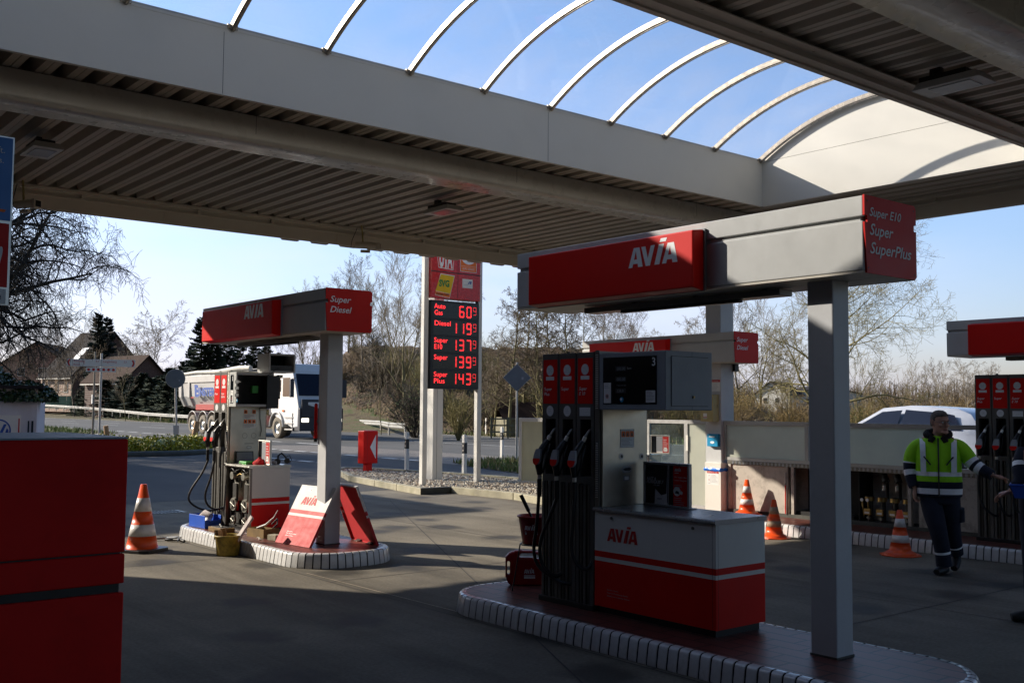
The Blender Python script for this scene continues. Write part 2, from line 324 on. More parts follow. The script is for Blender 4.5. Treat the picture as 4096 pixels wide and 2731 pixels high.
def asphalt(c0,c1,sc0=.25):
    def f(t,b):
        l=t.links.new; tc=N(t,'ShaderNodeTexCoord')
        n1=N(t,'ShaderNodeTexNoise'); n1.inputs['Scale'].default_value=sc0; n1.inputs['Detail'].default_value=9; n1.inputs['Roughness'].default_value=.6
        mp=N(t,'ShaderNodeMapping'); mp.inputs['Scale'].default_value=(1,.35,1); l(tc.outputs['Object'],mp.inputs[0]); l(mp.outputs[0],n1.inputs[0])
        r1=N(t,'ShaderNodeValToRGB'); e=r1.color_ramp.elements; e[0].position=.33; e[0].color=(*c0,1); e[1].position=.68; e[1].color=(*c1,1); l(n1.outputs[0],r1.inputs[0])
        n2=N(t,'ShaderNodeTexNoise'); n2.inputs['Scale'].default_value=60; l(tc.outputs['Object'],n2.inputs[0])
        m2=N(t,'ShaderNodeMapRange'); m2.inputs[1].default_value=.3; m2.inputs[2].default_value=.7; m2.inputs[3].default_value=.8; m2.inputs[4].default_value=1.2; l(n2.outputs[0],m2.inputs[0])
        sc=N(t,'ShaderNodeVectorMath',operation='SCALE'); l(r1.outputs[0],sc.inputs[0]); l(m2.outputs[0],sc.inputs['Scale']); l(sc.outputs[0],b.inputs['Base Color'])
        bp=N(t,'ShaderNodeBump'); bp.inputs['Strength'].default_value=.3; bp.inputs['Distance'].default_value=.004; l(n2.outputs[0],bp.inputs['Height']); l(bp.outputs[0],b.inputs['Normal'])
    return f
nodemat('asphalt_yard',asphalt((.055,.055,.058),(.105,.10,.095)),.9)
nodemat('asphalt_road',asphalt((.075,.076,.076),(.12,.118,.112)),.9)
for k in ('asphalt_yard','asphalt_road','concrete'): MT[k].node_tree.nodes['Principled BSDF'].inputs['Specular IOR Level'].default_value=.2
def grass(t,b):
    l=t.links.new; tc=N(t,'ShaderNodeTexCoord'); n1=N(t,'ShaderNodeTexNoise'); n1.inputs['Scale'].default_value=.9; n1.inputs['Detail'].default_value=9; n1.inputs['Roughness'].default_value=.7; l(tc.outputs['Object'],n1.inputs[0])
    r1=N(t,'ShaderNodeValToRGB'); e=r1.color_ramp.elements; e[0].position=.36; e[0].color=(.075,.052,.026,1); e[1].position=.62; e[1].color=(.07,.10,.022,1); k=e.new(.5); k.color=(.13,.10,.05,1); l(n1.outputs[0],r1.inputs[0]); l(r1.outputs[0],b.inputs['Base Color'])
    n2=N(t,'ShaderNodeTexNoise'); n2.inputs['Scale'].default_value=14; n2.inputs['Detail'].default_value=6; l(tc.outputs['Object'],n2.inputs[0])
    bp=N(t,'ShaderNodeBump'); bp.inputs['Strength'].default_value=.9; bp.inputs['Distance'].default_value=.12; l(n2.outputs[0],bp.inputs['Height']); l(bp.outputs[0],b.inputs['Normal'])
nodemat('grass_ground',grass,.95)
def bank(t,b):
    l=t.links.new; tc=N(t,'ShaderNodeTexCoord'); n1=N(t,'ShaderNodeTexNoise'); n1.inputs['Scale'].default_value=.35; n1.inputs['Detail'].default_value=10; n1.inputs['Roughness'].default_value=.75; l(tc.outputs['Object'],n1.inputs[0])
    r1=N(t,'ShaderNodeValToRGB'); e=r1.color_ramp.elements; e[0].position=.36; e[0].color=(.045,.035,.02,1); e[1].position=.66; e[1].color=(.17,.125,.065,1); k=e.new(.5); k.color=(.10,.062,.032,1); l(n1.outputs[0],r1.inputs[0]); l(r1.outputs[0],b.inputs['Base Color'])
    n2=N(t,'ShaderNodeTexNoise'); n2.inputs['Scale'].default_value=4; n2.inputs['Detail'].default_value=9; l(tc.outputs['Object'],n2.inputs[0])
    bp=N(t,'ShaderNodeBump'); bp.inputs['Strength'].default_value=1; bp.inputs['Distance'].default_value=.5; l(n2.outputs[0],bp.inputs['Height']); l(bp.outputs[0],b.inputs['Normal'])
nodemat('bank_soil',bank,.95)
brickmat('block_paving',(.20,.175,.15),(.155,.14,.125),(.06,.055,.05),.22,.11,.012,.85,'XY')
mat('road_white',(.62,.62,.60),.7,var=.12,vs=12,dirt=.4,dcol=(.2,.2,.2),ds=4)
mat('joint_dark',(.035,.03,.028),.8,var=.2)
mat('joint_pale',(.36,.30,.22),.8,var=.2)
mat('kerb_stone',(.34,.31,.22),.8,var=.2,vs=4,bump=.3,bs=30,dirt=.5,dcol=(.17,.17,.06),ds=3)
mat('kerb_dark',(.07,.07,.06),.8,var=.2,vs=6)
def sm(a,b,x):
    t=max(0,min(1,(x-a)/(b-a))); return t*t*(3-2*t)
def hgt(x,y):
    # wooded embankment behind the road, a slow rise far to the left, flat elsewhere
    az=math.degrees(math.atan2(y,x)); d=math.hypot(x,y)
    z=0
    win=sm(41.5,46,az)*(1-sm(59,64.5,az))
    if x>39: z+=win*(6.2*sm(66,98,d)+.9*sm(39,46,x))
    z+=1.9*sm(135,180,d)*sm(64,69,az)*sm(50,62,x)
    z+=.8*sm(150,300,d)*sm(39,80,x)
    return z
g=MB(); nx,ny=90,90
def wp(t): return (abs(t)**2.2)*(1 if t>=0 else -1)
xs=[60+900*wp(-1+2*i/nx)+0 for i in range(nx+1)]; ys=[60+900*wp(-1+2*i/ny) for i in range(ny+1)]
vs=[(x,y,hgt(x,y)-.05) for x in xs for y in ys]
fs=[(i*(ny+1)+j,(i+1)*(ny+1)+j,(i+1)*(ny+1)+j+1,i*(ny+1)+j+1) for i in range(nx) for j in range(ny)]
g.add(vs,fs,'grass_ground',True)
g.build('ground',kind='structure')
# brown wooded bank: its own finer sheet over the ground
g=MB(); n1,n2=70,40; vs=[]
for i in range(n1+1):
    a=R(41.5+23*i/n1)
    for j in range(n2+1):
        d=52+70*j/n2; x,y=d*math.cos(a),d*math.sin(a)
        if x<38.9: x=38.9+.001*j
        vs.append((x,y,hgt(x,y)+.03+ (random.uniform(-.25,.35) if x>41 and 0<i<n1 else 0)))
fs=[(i*(n2+1)+j,i*(n2+1)+j+1,(i+1)*(n2+1)+j+1,(i+1)*(n2+1)+j) for i in range(n1) for j in range(n2)]
g.add(vs,[f[::-1] for f in fs],'bank_soil',True); g.build('embankment',kind='structure')
g=MB(); g.box(-30,-12,-.04,16.2,17.6,0,'concrete'); g.build('forecourt_slab',kind='structure')
g=MB(); g.box(-40,17.6,-.04,20.4,75,-.004,'asphalt_yard'); g.box(16.2,-30,-.04,20.4,17.6,-.004,'asphalt_yard'); g.build('entrance_road',kind='structure')
g=MB(); g.box(20.4,-160,-.04,36.6,420,-.001,'asphalt_road'); g.build('main_road',kind='structure')
g=MB(); g.add([(17.8,24,0.001),(22.1,20,0.001),(22.1,39,0.001),(18.2,41,0.001)],[(0,1,2,3)],'block_paving'); g.build('paved_crossing',kind='structure')
g=MB()
def mark(x,y0,y1,wd=.12,z=.005): g.add([(x-wd/2,y0,z),(x+wd/2,y0,z),(x+wd/2,y1,z),(x-wd/2,y1,z)],[(0,1,2,3)],'road_white')
y=44
while y<70: mark(22.2,y,y+1.6,.2); y+=2.35
mark(22.2,40.2,42.4,.22)
mark(22.3,70,300,.14)
mark(28.1,18,62,.12)
y=64
while y<260: mark(28.1,y,y+5,.12); y+=10
y=-90
while y<14: mark(28.1,y,y+5,.12); y+=10
y=30
while y<260: mark(31.9,y,y+5,.14); y+=13
mark(36.3,-120,300,.16)
y=43
while y<62: mark(18.9,y,y+.9,.28); y+=1.35
for x,y0,y1 in ((18.1,25.5,38.5),(15.0,26.5,31)):
    y=y0
    while y<y1: mark(x,y,y+.8,.22,.007); y+=1.2
g.build('road_markings',kind='structure')
# slab joints
g=MB()
def joint(x0,y0,x1,y1,m='joint_dark',wd=.012,z=.003):
    d=Vector((x1-x0,y1-y0,0)).normalized(); q=Vector((-d.y,d.x,0))*wd/2
    g.add([(x0-q.x,y0-q.y,z),(x1-q.x,y1-q.y,z),(x1+q.x,y1+q.y,z),(x0+q.x,y0+q.y,z)],[(0,1,2,3)],m)
for x in (-1.2,1.9,4.93): joint(x,-6,x,17.5)
joint(8.3,-6,8.3,17.5,'joint_dark')
for y in (2.9,10.75): joint(-8,y,4.93,y)
for y in (4.6,8.7,15.4): joint(4.93,y,16,y)
joint(5.0,9.3,5.12,2.0,'joint_pale',.01,.004); joint(6.6,19.35,8.2,18.6,'joint_dark',.05,.004); joint(-20,17.6,16,17.6,'joint_dark',.04,.004)
joint(3.0,2.0,10,15.6,'joint_dark',.012)
g.build('slab_joints',kind='structure')
# ================================================================ ISLANDS
def outline(x0,x1,y0,y1,r,step):
    # closed outline of a rounded rectangle, resampled evenly
    P=[]
    for cx_,cy_,a0 in ((x1-r,y0+r,-90),(x1-r,y1-r,0),(x0+r,y1-r,90),(x0+r,y0+r,180)):
        for k in range(13): a=R(a0+90*k/12); P.append(Vector((cx_+r*math.cos(a),cy_+r*math.sin(a),0)))
    P.append(P[0]); Ls=[(P[i+1]-P[i]).length for i in range(len(P)-1)]; T=sum(Ls); n=round(T/step); out=[]
    for k in range(n):
        t=T*k/n; i=0
        while i<len(Ls)-1 and t>Ls[i]: t-=Ls[i]; i+=1
        out.append(P[i].lerp(P[i+1],min(1,t/max(Ls[i],1e-9))))
    return out
def island(x0,x1,y0,y1,label,r=.50):
    t=thing('pump_island',label,'kerb island',((x0+x1)/2,(y0+y1)/2,0),0,'raised pump islands with white tiled kerbs')
    ox,oy=(x0+x1)/2,(y0+y1)/2
    O=[p-Vector((ox,oy,0)) for p in outline(x0,x1,y0,y1,r,.0865)]; n=len(O)
    def nrm(p,q): d=(q-p).normalized(); return Vector((d.y,-d.x,0))
    prof=[(0,.002),(.002,.012),(-.014,.118),(-.019,.137),(-.03,.148),(-.048,.152),(-.078,.152)]
    k=MB(); rg=random.Random(int(y0*10))
    for i in range(n):
        p,q=O[i],O[(i+1)%n]; p0=O[i-1]; q2=O[(i+2)%n]
        n0=(nrm(p0,p)+nrm(p,q)).normalized(); n1_=(nrm(p,q)+nrm(q,q2)).normalized(); e=(q-p)*.085
        j=rg.uniform(-.0015,.0015)
        vs=[]
        for a,b in prof: vs.append(p+e+n0*(a+j)+Vector((0,0,b))); vs.append(q-e+n1_*(a+j)+Vector((0,0,b)))
        m_=len(prof); fs=[(2*z,2*z+1,2*z+3,2*z+2) for z in range(m_-1)]
        # side cheeks
        b0=len(vs)
        for a,b in prof: vs.append(p+e+n0*(a-.006)+Vector((0,0,b))); vs.append(q-e+n1_*(a-.006)+Vector((0,0,b)))
        fs+=[(2*z,2*z+2,b0+2*z+2,b0+2*z) for z in range(m_-1)]+[(2*z+1,b0+2*z+1,b0+2*z+3,2*z+3) for z in range(m_-1)]
        k.add(vs,fs[:m_-1],'tile_white',True); k.add(vs,fs[m_-1:],'tile_white',False)
    k.build('tiled_kerb',t)
    c=MB(); 
    ins=lambda d: [O[i]-(nrm(O[i-1],O[i])+nrm(O[i],O[(i+1)%n])).normalized()*d for i in range(n)]
    a,b,cc=ins(.012),ins(.03),ins(.055)
    vs=[p for p in a]+[p+Vector((0,0,.135)) for p in b]+[p+Vector((0,0,.148)) for p in cc]
    c.add(vs,[(i,(i+1)%n,n+(i+1)%n,n+i) for i in range(n)]+[(n+i,n+(i+1)%n,2*n+(i+1)%n,2*n+i) for i in range(n)]+[tuple(2*n+i for i in range(n))],'grout')
    c.build('mortar_bed',t)
    pv=MB(); d=ins(.079); pv.add([p+Vector((0,0,.1505)) for p in d],[tuple(range(n))],'paver_red'); pv.build('paving',t)
    return t
island(4.98,6.12,2.86,7.10,'long near kerb island under the number 3 pump and the grey post')
island(5.02,6.24,9.36,13.05,'kerb island at left carrying the opened pump and leaning panels')
island(11.42,12.75,1.0,13.1,'long far kerb island behind the man in the yellow jacket')
# ================================================================ CANOPY ROOF
roof=thing('canopy_roof','cream steel forecourt canopy with a barrel shaped glass skylight','canopy',(0,0,0))
XL,XR,YN,YF=-.9,13.5,-2.2,15.0
ZR=4.65
def ribs(y0,y1,x0,x1,name='ribbed_ceiling'):
    m=MB(); pitch=.272; x=x0; P=[]
    # cross section, seen from below: broad low pan, web, high flute with a small groove
    while x<x1-.01:
        P+= [(x,0),(x+.055,0),(x+.062,.006),(x+.070,.006),(x+.077,0),(x+.135,0),(x+.175,.125),(x+.232,.125)]
        x+=pitch
    P.append((x,0)); n=len(P)
    vs=[(a,y0,ZR+b) for a,b in P]+[(a,y1,ZR+b) for a,b in P]
    m.add(vs,[(i,n+i,n+i+1,i+1) for i in range(n-1)],'rib_metal'); return m.build(name,roof)
SY0,SY1,SX1=5.12,9.07,12.04
r0=5.98-.272*25
ribs(SY1+.03,YF-.05,r0,XR); ribs(YN,SY0-.05,r0,XR); ribs(SY0-.05,SY1+.03,r0+.272*48,XR)
m=MB(); m.box(XL,SY1+.06,4.80,XR,YF,5.0,'canopy_cream'); m.box(XL,YN,4.80,XR,SY0-.06,5.0,'canopy_cream'); m.box(SX1+.05,SY0-.06,4.80,XR,SY1+.06,5.0,'canopy_cream'); m.build('roof_deck',roof)
# perimeter fascia (inner face seen from under the roof)
m=MB()
m.box(XL,YF,4.335,XR+.1,YF+.06,5.05,'canopy_cream'); m.box(XR+.02,YN,4.335,XR+.08,YF-.001,5.05,'canopy_cream')
m.box(XL,YF-.07,4.60,XR-.08,YF-.001,4.642,'canopy_cream'); m.box(XL,YF-.022,4.515,XR,YF-.002,4.54,'canopy_cream')
for i in range(17):
    x=-7.2+1.45*i+(.25 if i%2 else 0)
    m.box(x,YF-.05,4.54,x+.04,YF-.003,4.598,'canopy_cream')
    if i%2: m.box(x-.5,YF-.010,4.337,x-.44,YF-.001,4.51,'canopy_cream')
m.box(XR-.06,YN,4.60,XR+.019,YF-.08,4.642,'canopy_cream'); m.box(XR,YN,4.52,XR+.018,YF-.03,4.545,'canopy_cream')
for i in range(9): m.box(XR-.03,-3+2.05*i,4.545,XR+.017,-2.96+2.05*i,4.598,'canopy_cream')
m.build('edge_beam',roof)
# outer trapezoid cladding showing below the beam
m=MB(); m.box(XL,YF+.065,4.9,XR+.1,15.8,5.05,'canopy_cream'); m.box(XL,15.74,4.492,XR+.1,15.78,4.9,'canopy_white')
for i in range(26):
    x=XL+.37+i*.56
    if x+.4>XR: break
    zb=4.445 if x>7.6 else 4.495
    m.prism(Fr((x,15.80,0),(1,0,0),(0,0,1)),[(0,5.04),(0,zb+.045),(.05,zb),(.33,zb),(.38,zb+.045),(.38,5.04)],-.03,.03,'canopy_cream')
m.build('outer_cladding',roof)
# two rounded main beams
def rbeam(yn,yf,name='rounded_beam'):
    m=MB(); zb=4.36; zt=4.64; r=.05; P=[(yn,zt),(yn,zb+r)]
    for k in range(1,7): a=R(180+90*k/6); P.append((yn+r+r*math.cos(a),zb+r+r*math.sin(a)))
    P+= [(yf-.02,zb),(yf,zb+.02),(yf,zt)]; n=len(P)
    vs=[(XL,a,b) for a,b in P]+[(13.4,a,b) for a,b in P]
    m.add(vs,[(i,n+i,n+i+1,i+1) for i in range(n-1)],'beam_paint',True)
    for x in (1.2,4.6,8.1,11.5): m.box(x,yn-.001,zb+.09,x+.004,yn+.0,zt,'grout')
    o=m.build(name,roof); return o
rbeam(9.83,10.29); rbeam(3.29,3.79)
# skylight well
m=MB(); m.box(XL,SY1,4.55,SX1+.0,SY1+.05,5.21,'canopy_white'); m.box(XL,SY0-.05,4.57,SX1,SY0,5.21,'canopy_white')
m.box(XL,SY1-.004,5.18,SX1,SY1+.07,5.225,'canopy_white')
for x in (3.9,7.95,-.1): m.box(x,SY1-.0015,4.56,x+.004,SY1,5.15,'grout')
m.build('skylight_well_wall',roof)
m=MB()
m.box(XL,SY0-.17,4.565,SX1+.3,SY0-.051,4.575,'rib_metal'); m.box(XL,SY0-.30,4.595,SX1+.3,SY0-.171,4.605,'rib_metal'); m.box(XL,SY0-.172,4.555,SX1+.3,SY0-.165,4.604,'rib_metal'); m.box(XL,SY0-.05,4.55,SX1,SY0+.004,4.568,'rib_metal')
for i in range(30): m.cyl((XL+.4+i*.7,SY0-.225,4.594),(XL+.4+i*.7,SY0-.225,4.586),.014,'rib_metal',n=8)
m.build('skylight_edge_trim',roof)
# end wall with arched head
cyA=(SY0+SY1)/2; hw=(SY1-SY0)/2; rise=.56; RA=(hw*hw+rise*rise)/(2*rise); zc=5.20+rise-RA
def arc(r,k=24,shr=0): 
    a=math.asin((hw-shr)/RA); return [(cyA+r*math.sin(-a+2*a*i/k), zc+r*math.cos(-a+2*a*i/k)) for i in range(k+1)]
m=MB(); F=Fr((SX1,0,0),(0,1,0),(0,0,1)); 
m.prism(F,[(SY0,4.55),(SY1,4.55),(SY1,5.187),(SY0,5.187)],0,.05,'canopy_white')
top=arc(RA-.015)[::-1]; m.prism(F,[(SY0,5.192),(SY1,5.192)]+[p for p in top if p[1]>5.2],0,.05,'canopy_white')
m.box(SX1+.01,SY0,5.185,SX1+.04,SY1,5.194,'grout')
m.build('skylight_end_wall',roof)
def vrib(x):
    m=MB(); k=28; a1=arc(RA-.03,k); a2=arc(RA+.03,k); wd=.023
    vs=[]
    for (y0,z0),(y1,z1) in zip(a1,a2): vs+=[(x-wd,y0,z0),(x+wd,y0,z0),(x+wd,y1,z1),(x-wd,y1,z1)]
    fs=[(4*i+j,4*i+(j+1)%4,4*i+4+(j+1)%4,4*i+4+j) for i in range(k) for j in range(4)]
    m.add(vs,fs,'vault_metal')
    a3=arc(RA-.034,k); a4=arc(RA-.045,k); vs=[]
    for (y0,z0),(y1,z1) in zip(a4,a3): vs+=[(x-.010,y0,z0),(x+.010,y0,z0),(x+.010,y1,z1),(x-.010,y1,z1)]
    m.add(vs,fs,'vault_metal'); m.box(x-.05,SY1-.02,5.19,x+.05,SY1+.02,5.232,'vault_metal')
    m.build('skylight_rib',roof)
for i in range(20): vrib(11.98-1.0*i)
for i in range(19):
    x1=11.98-1.0*i-.03; x0=x1-.94; m=MB(); k=20; a=arc(RA+.002,k); vs=[]
    for y,z in a: vs+=[(x0,y,z),(x1,y,z)]
    m.add(vs,[(2*j,2*j+1,2*j+3,2*j+2) for j in range(k)],'vault_glass',True); m.build('skylight_pane',roof)
# ---- unseen shop building, added to shade the forecourt and block sky light
mat('roof_slate',(.06,.06,.065),.7,var=.1)
b=thing('unseen_shop','unseen service station building added behind and left to shade the forecourt','building',(0,0,0))
m=MB()
brickmat('shop_brick',(.13,.06,.045),(.10,.05,.038),(.18,.17,.16),.24,.08,.01,.8,'XZ')
m.box(-9,-14,0,1.0,-6.4,6.0,'shop_brick'); m.box(-16,-6.4,0,-1.0,17.2,6.2,'shop_brick'); m.build('wall',b)
for i in range(4):
    f=MB(); y=-4.5+i*4.4; f.box(-1.0,y,.5,-.94,y+3.4,2.9,'head_grey'); w_=f.build('window',b); g=MB(); g.box(-.94,y+.1,.6,-.93,y+3.3,2.8,'display_black'); g.build('pane',w_)
m=MB(); m.box(-9.2,-14.2,6.0,1.2,-6.41,6.25,'roof_slate'); m.box(-16.2,-6.4,6.2,-.9,17.3,6.45,'roof_slate'); m.build('roof',b)
b=thing('shade_building','unseen tall building added outside the left edge to shade the yard','building',(0,0,0))  # plain unseen block, added only for the shade it casts on the yard
m=MB(); m.box(-14,27.5,0,1.0,46,8,'roof_slate'); m.build('wall',b); m=MB(); m.box(-14.2,27.4,8,1.1,46.2,8.15,'roof_slate'); m.build('roof',b)
# ================================================================ COLUMNS, SIGN BOXES, CEILING LAMPS, CAMERAS
def post(x0,x1,y0,y1,z0,z1,label,group,seam=False):
    t=thing('steel_column',label,'column',((x0+x1)/2,(y0+y1)/2,z0),0,group); hx,hy=(x1-x0)/2,(y1-y0)/2
    m=MB(); m.box(-hx,-hy,0,hx,hy,z1-z0,'column_paint'); m.build('shaft',t,bevel=.008)
    m=MB(); m.box(-hx-.004,-hy-.004,0,hx+.004,hy+.004,.012,'kerb_dark'); m.build('foot_seal',t)
    return t
cg='grey square steel posts of the forecourt'
post(5.53,5.705,3.645,3.83,.1505,2.50,'thick pale post at right front, carrying the three line fuel sign',cg)
post(5.60,5.79,10.03,10.22,.1505,2.50,'pale post at left with removed panels leaning on it',cg)
post(12.15,12.45,9.93,10.22,.1505,4.37,'tall far post rising to the canopy beside the bin',cg)
post(12.0,12.2,3.6,3.8,.1505,2.4,'post outside the right edge of the photo',cg)
def signbox(X0,X1,Y0,Y1,z0,z1,words,label,redY,logo,tl=True):
    t=thing('sign_box',label,'sign',((X0+X1)/2,Y0,z0),0,'long grey sign boxes over the pumps'); W=(X1-X0)/2; Ln=Y1-Y0; H=z1-z0
    m=MB(); gz=H*.70
    for sgn in (-1,1):
        xa,xb=(-W,-W+.03) if sgn<0 else (W-.03,W)
        m.box(xa,0.006,.015,xb,Ln,gz-.012,'clad_grey'); m.box(xa,.006,gz+.016,xb,Ln,H,'clad_grey')
    m.box(-W+.02,.03,gz-.02,W-.02,Ln-.03,gz+.02,'clad_grey'); m.box(-W+.001,.006,H-.012,W-.001,Ln,H-.001,'clad_grey')
    m.box(-W+.03,Ln-.02,.015,W-.03,Ln-.001,H-.013,'clad_grey')
    m.build('cladding',t,bevel=.006)
    m=MB(); m.box(-W+.004,.007,.0,.0-.004,Ln-.004,.013,'canopy_cream'); m.box(.004,.007,.0,W-.004,Ln-.004,.013,'canopy_cream'); m.build('underside',t)
    m=MB(); m.box(-.07,.75,-.055,.07,Ln*.82,-.012,'steel_dark'); m.box(-.05,1.1,-.075,-.0,Ln*.7,-.056,'black_plastic')
    for yy in (.9,1.5,2.1): m.box(-.02,yy,-.012,.02,yy+.03,0,'steel_dark')
    m.build('strip_light',t,bevel=.004)
    # red end plate with fuel names
    m=MB(); F=FY(-W,0,0); c=.018
    m.prism(F,[(0.02,0),(2*W-.02,0),(2*W,c),(2*W,gz-.02),(2*W-.025,gz-.02),(2*W-.025,gz+.02),(2*W,gz+.02),(2*W,H-c),(2*W-.02,H+.004),(0.0,H+.004),(0,gz+.02),(.03,gz+.02),(.03,gz-.02),(0,gz-.02)],-.006,.006,'panel_red')
    u=.055*H/.45
    for txt,zz,hh,ww in words: m.text(F,.045,H*zz,txt,hh,'lettering_white',o=.009,shear=.28,bold=.012,w=ww)
    for a_,b_ in ((.03,H-.03),(2*W-.03,H-.03),(.03,.03),(2*W-.03,.03)): m.disc(F,a_,b_,.006,'lettering_black',.0085,8)
    m.build('fuel_name_plate',t)
    # red logo box
    if redY:
        y0,y1=redY[0]-Y0,redY[1]-Y0; rb=.125
        m=MB(); m.box(-W-.017,y0-.012,-.012,-W-.002,y1+.012,H-.045,'head_grey'); m.build('logo_box_frame',t)
        m=MB(); c_=.045; 
        a=[(-W-.018,y0,-.008),(-W-.018,y1,-.008),(-W-.018,y1,H-.05),(-W-.018,y0,H-.05)]
        b_=[(-W-rb,y0+.0,.008),(-W-rb,y1,.008),(-W-rb,y1,H-.065),(-W-rb,y0+.0,H-.065)]
        m.add(a+b_,[(4,5,6,7)]+[(i,(i+1)%4,4+(i+1)%4,4+i) for i in range(4)],'sign_red'); o=m.build('logo_box',t,bevel=.008)
        l=MB(); F2=FX(-W-rb-.0,y1,0); l.avia(F2,logo[0],logo[1],logo[2],'lettering_white',.0015); l.build('logo_lettering',t)
    return t
signbox(5.36,5.93,3.32,6.49,2.45,2.905,[('Super E10',.745,.052,.35),('Super',.50,.068,.26),('SuperPlus',.26,.068,.46)],'near sign box reading Super E10, Super, SuperPlus',(4.51,6.20),(1.10,.19,.138))
signbox(5.36,5.93,9.67,12.90,2.45,2.905,[('Super',.68,.066,.26),('Diesel',.44,.066,.27)],'left sign box reading Super Diesel over the opened pump',(10.66,12.62),(1.23,.215,.155))
signbox(12.02,12.58,9.575,12.80,2.335,2.785,[('Super',.68,.066,.26),('Diesel',.42,.066,.27)],'far sign box reading Super Diesel, partly hidden by the number 3 pump',(10.80,12.50),(1.0,.215,.14))
signbox(11.72,12.28,2.9,6.19,2.29,2.71,[('Super',.6,.06,.3)],'cropped sign box with blank red panel at the right edge',(3.4,5.87),(1.9,.14,.14))
def floodlight(x,y,z,label,tube=False):
    t=thing('ceiling_floodlight',label,'lamp',(x,y,z),R(0),'floodlights under the canopy ribs')
    m=MB(); m.add([(-.16,-.30,0),(.16,-.30,0),(.16,.30,0),(-.16,.30,0),(-.13,-.26,.07),(.13,-.26,.07),(.13,.26,.07),(-.13,.26,.07)],[(0,3,7,4),(0,4,5,1),(1,5,6,2),(2,6,7,3),(4,7,6,5),(0,1,2,3)],'clad_grey'); m.build('housing',t,bevel=.006)
    m=MB(); m.box(-.11,-.2,-.006,.11,.17,-.001,'clear_plastic'); m.build('diffuser',t)
    m=MB(); m.box(-.10,-.16,.075,.10,.26,.12,'black_plastic'); m.box(-.03,.1,.12,.03,.2,.2,'black_plastic'); m.build('ballast_bracket',t)
floodlight(3.10,12.05,4.43,'floodlight under the ceiling at the far left'); floodlight(8.5,11.95,4.43,'middle floodlight under the ceiling above the price sign'); floodlight(8.46,4.36,4.43,'large looking floodlight under the ceiling at upper right')
def cctv(x,y,z,rz,label):
    t=thing('security_camera',label,'camera',(x,y,z),rz,'cameras hanging from the canopy edge')
    m=MB(); m.tube([(0,.15,0.02),(0,-.12,.02),(0,-.22,.0)],[.055,.058,.062],'canopy_cream',12); m.box(-.062,-.26,-.055,.062,-.2,.07,'canopy_cream'); m.box(-.03,-.1,-.10,.03,.06,-.055,'canopy_cream'); m.build('housing',t,bevel=.006)
    m=MB(); m.box(-.042,-.266,-.035,.042,-.259,.045,'display_black'); m.build('lens_window',t)
    m=MB(); m.tube([(0,.02,.06),(0,.03,.2),(0,.05,.38)],.014,'ochre_paint',8); m.build('bracket',t)
    m=MB(); m.tube([(0,.15,0),(0,.22,-.03),(-.02,.2,.1),(-.03,.12,.3)],.006,'rubber',6); m.build('cable',t)
cctv(3.60,14.72,4.30,R(25),'cream camera hanging from the canopy edge at far left'); cctv(8.86,14.72,4.30,R(60),'cream camera hanging from the canopy edge left of the price sign')
# ================================================================ FUEL DISPENSERS
# local axes: x = depth (front face at x=0 looks to -X), y = along the island, z = 0 on the island
def nozzle(par,yc,zc=1.10,red='sign_red',txt=None):
    m=MB()
    # body leaning out of the recess
    m.tube([(-.045,yc-.02,zc+.135),(-.075,yc-.01,zc+.09),(-.11,yc,zc+.03),(-.115,yc+.01,zc-.05),(-.10,yc+.012,zc-.13)],[.018,.024,.030,.027,.019],'black_plastic',12,asp=1.15)
    m.tube([(-.03,yc-.035,zc+.10),(-.075,yc-.05,zc+.03),(-.09,yc-.04,zc-.06),(-.09,yc-.005,zc-.12)],.009,'black_plastic',8)
    m.tube([(-.045,yc-.02,zc+.13),(-.028,yc-.028,zc+.17)],.0165,'aluminium',12); m.tube([(-.028,yc-.028,zc+.17),(.0,yc-.04,zc+.215),(.06,yc-.045,zc+.235)],[.012,.011,.010],'steel_dark',10)
    o=m.build('nozzle',par)
    m=MB(); F=Fr((-.148,yc+.052,zc-.055),(0,-1,0),(.10,-.10,1))
    sh=[(.010,.035),(.02,.012),(.04,0),(.06,0),(.082,.012),(.092,.035),(.086,.09),(.074,.125),(.03,.125),(.016,.09)]
    m.prism(F,sh,-.012,.006,'clear_plastic'); m.poly(F,[(.010,.035),(.02,.012),(.04,0),(.06,0),(.082,.012),(.092,.035),(.091,.05),(.011,.05)],red,.0065)
    m.poly(F,[(.03,.065),(.072,.065),(.066,.11),(.036,.11)],'lettering_grey',.0065)
    m.build('splash_guard',o)
    m=MB(); m.cyl((-.10,yc+.012,zc-.13),(-.10,yc+.013,zc-.165),.017,'aluminium',n=12); m.cyl((-.10,yc+.013,zc-.165),(-.10,yc+.015,zc-.30),.0185,'rubber',n=12)
    for k in range(8): m.cyl((-.10,yc+.014,zc-.175-.014*k),(-.10,yc+.014,zc-.181-.014*k),.0205,'rubber',n=10)
    m.build('swivel',o)
    return o
def hose(par,pts,r=.0135):
    # smooth a polyline
    P=[Vector(p) for p in pts]
    for _ in range(3):
        Q=[P[0]]
        for a,b in zip(P,P[1:]): Q+=[a.lerp(b,.25),a.lerp(b,.75)]
        P=Q+[P[-1]]
    return MB().tube(P,r,'rubber',8).build('hose',par)
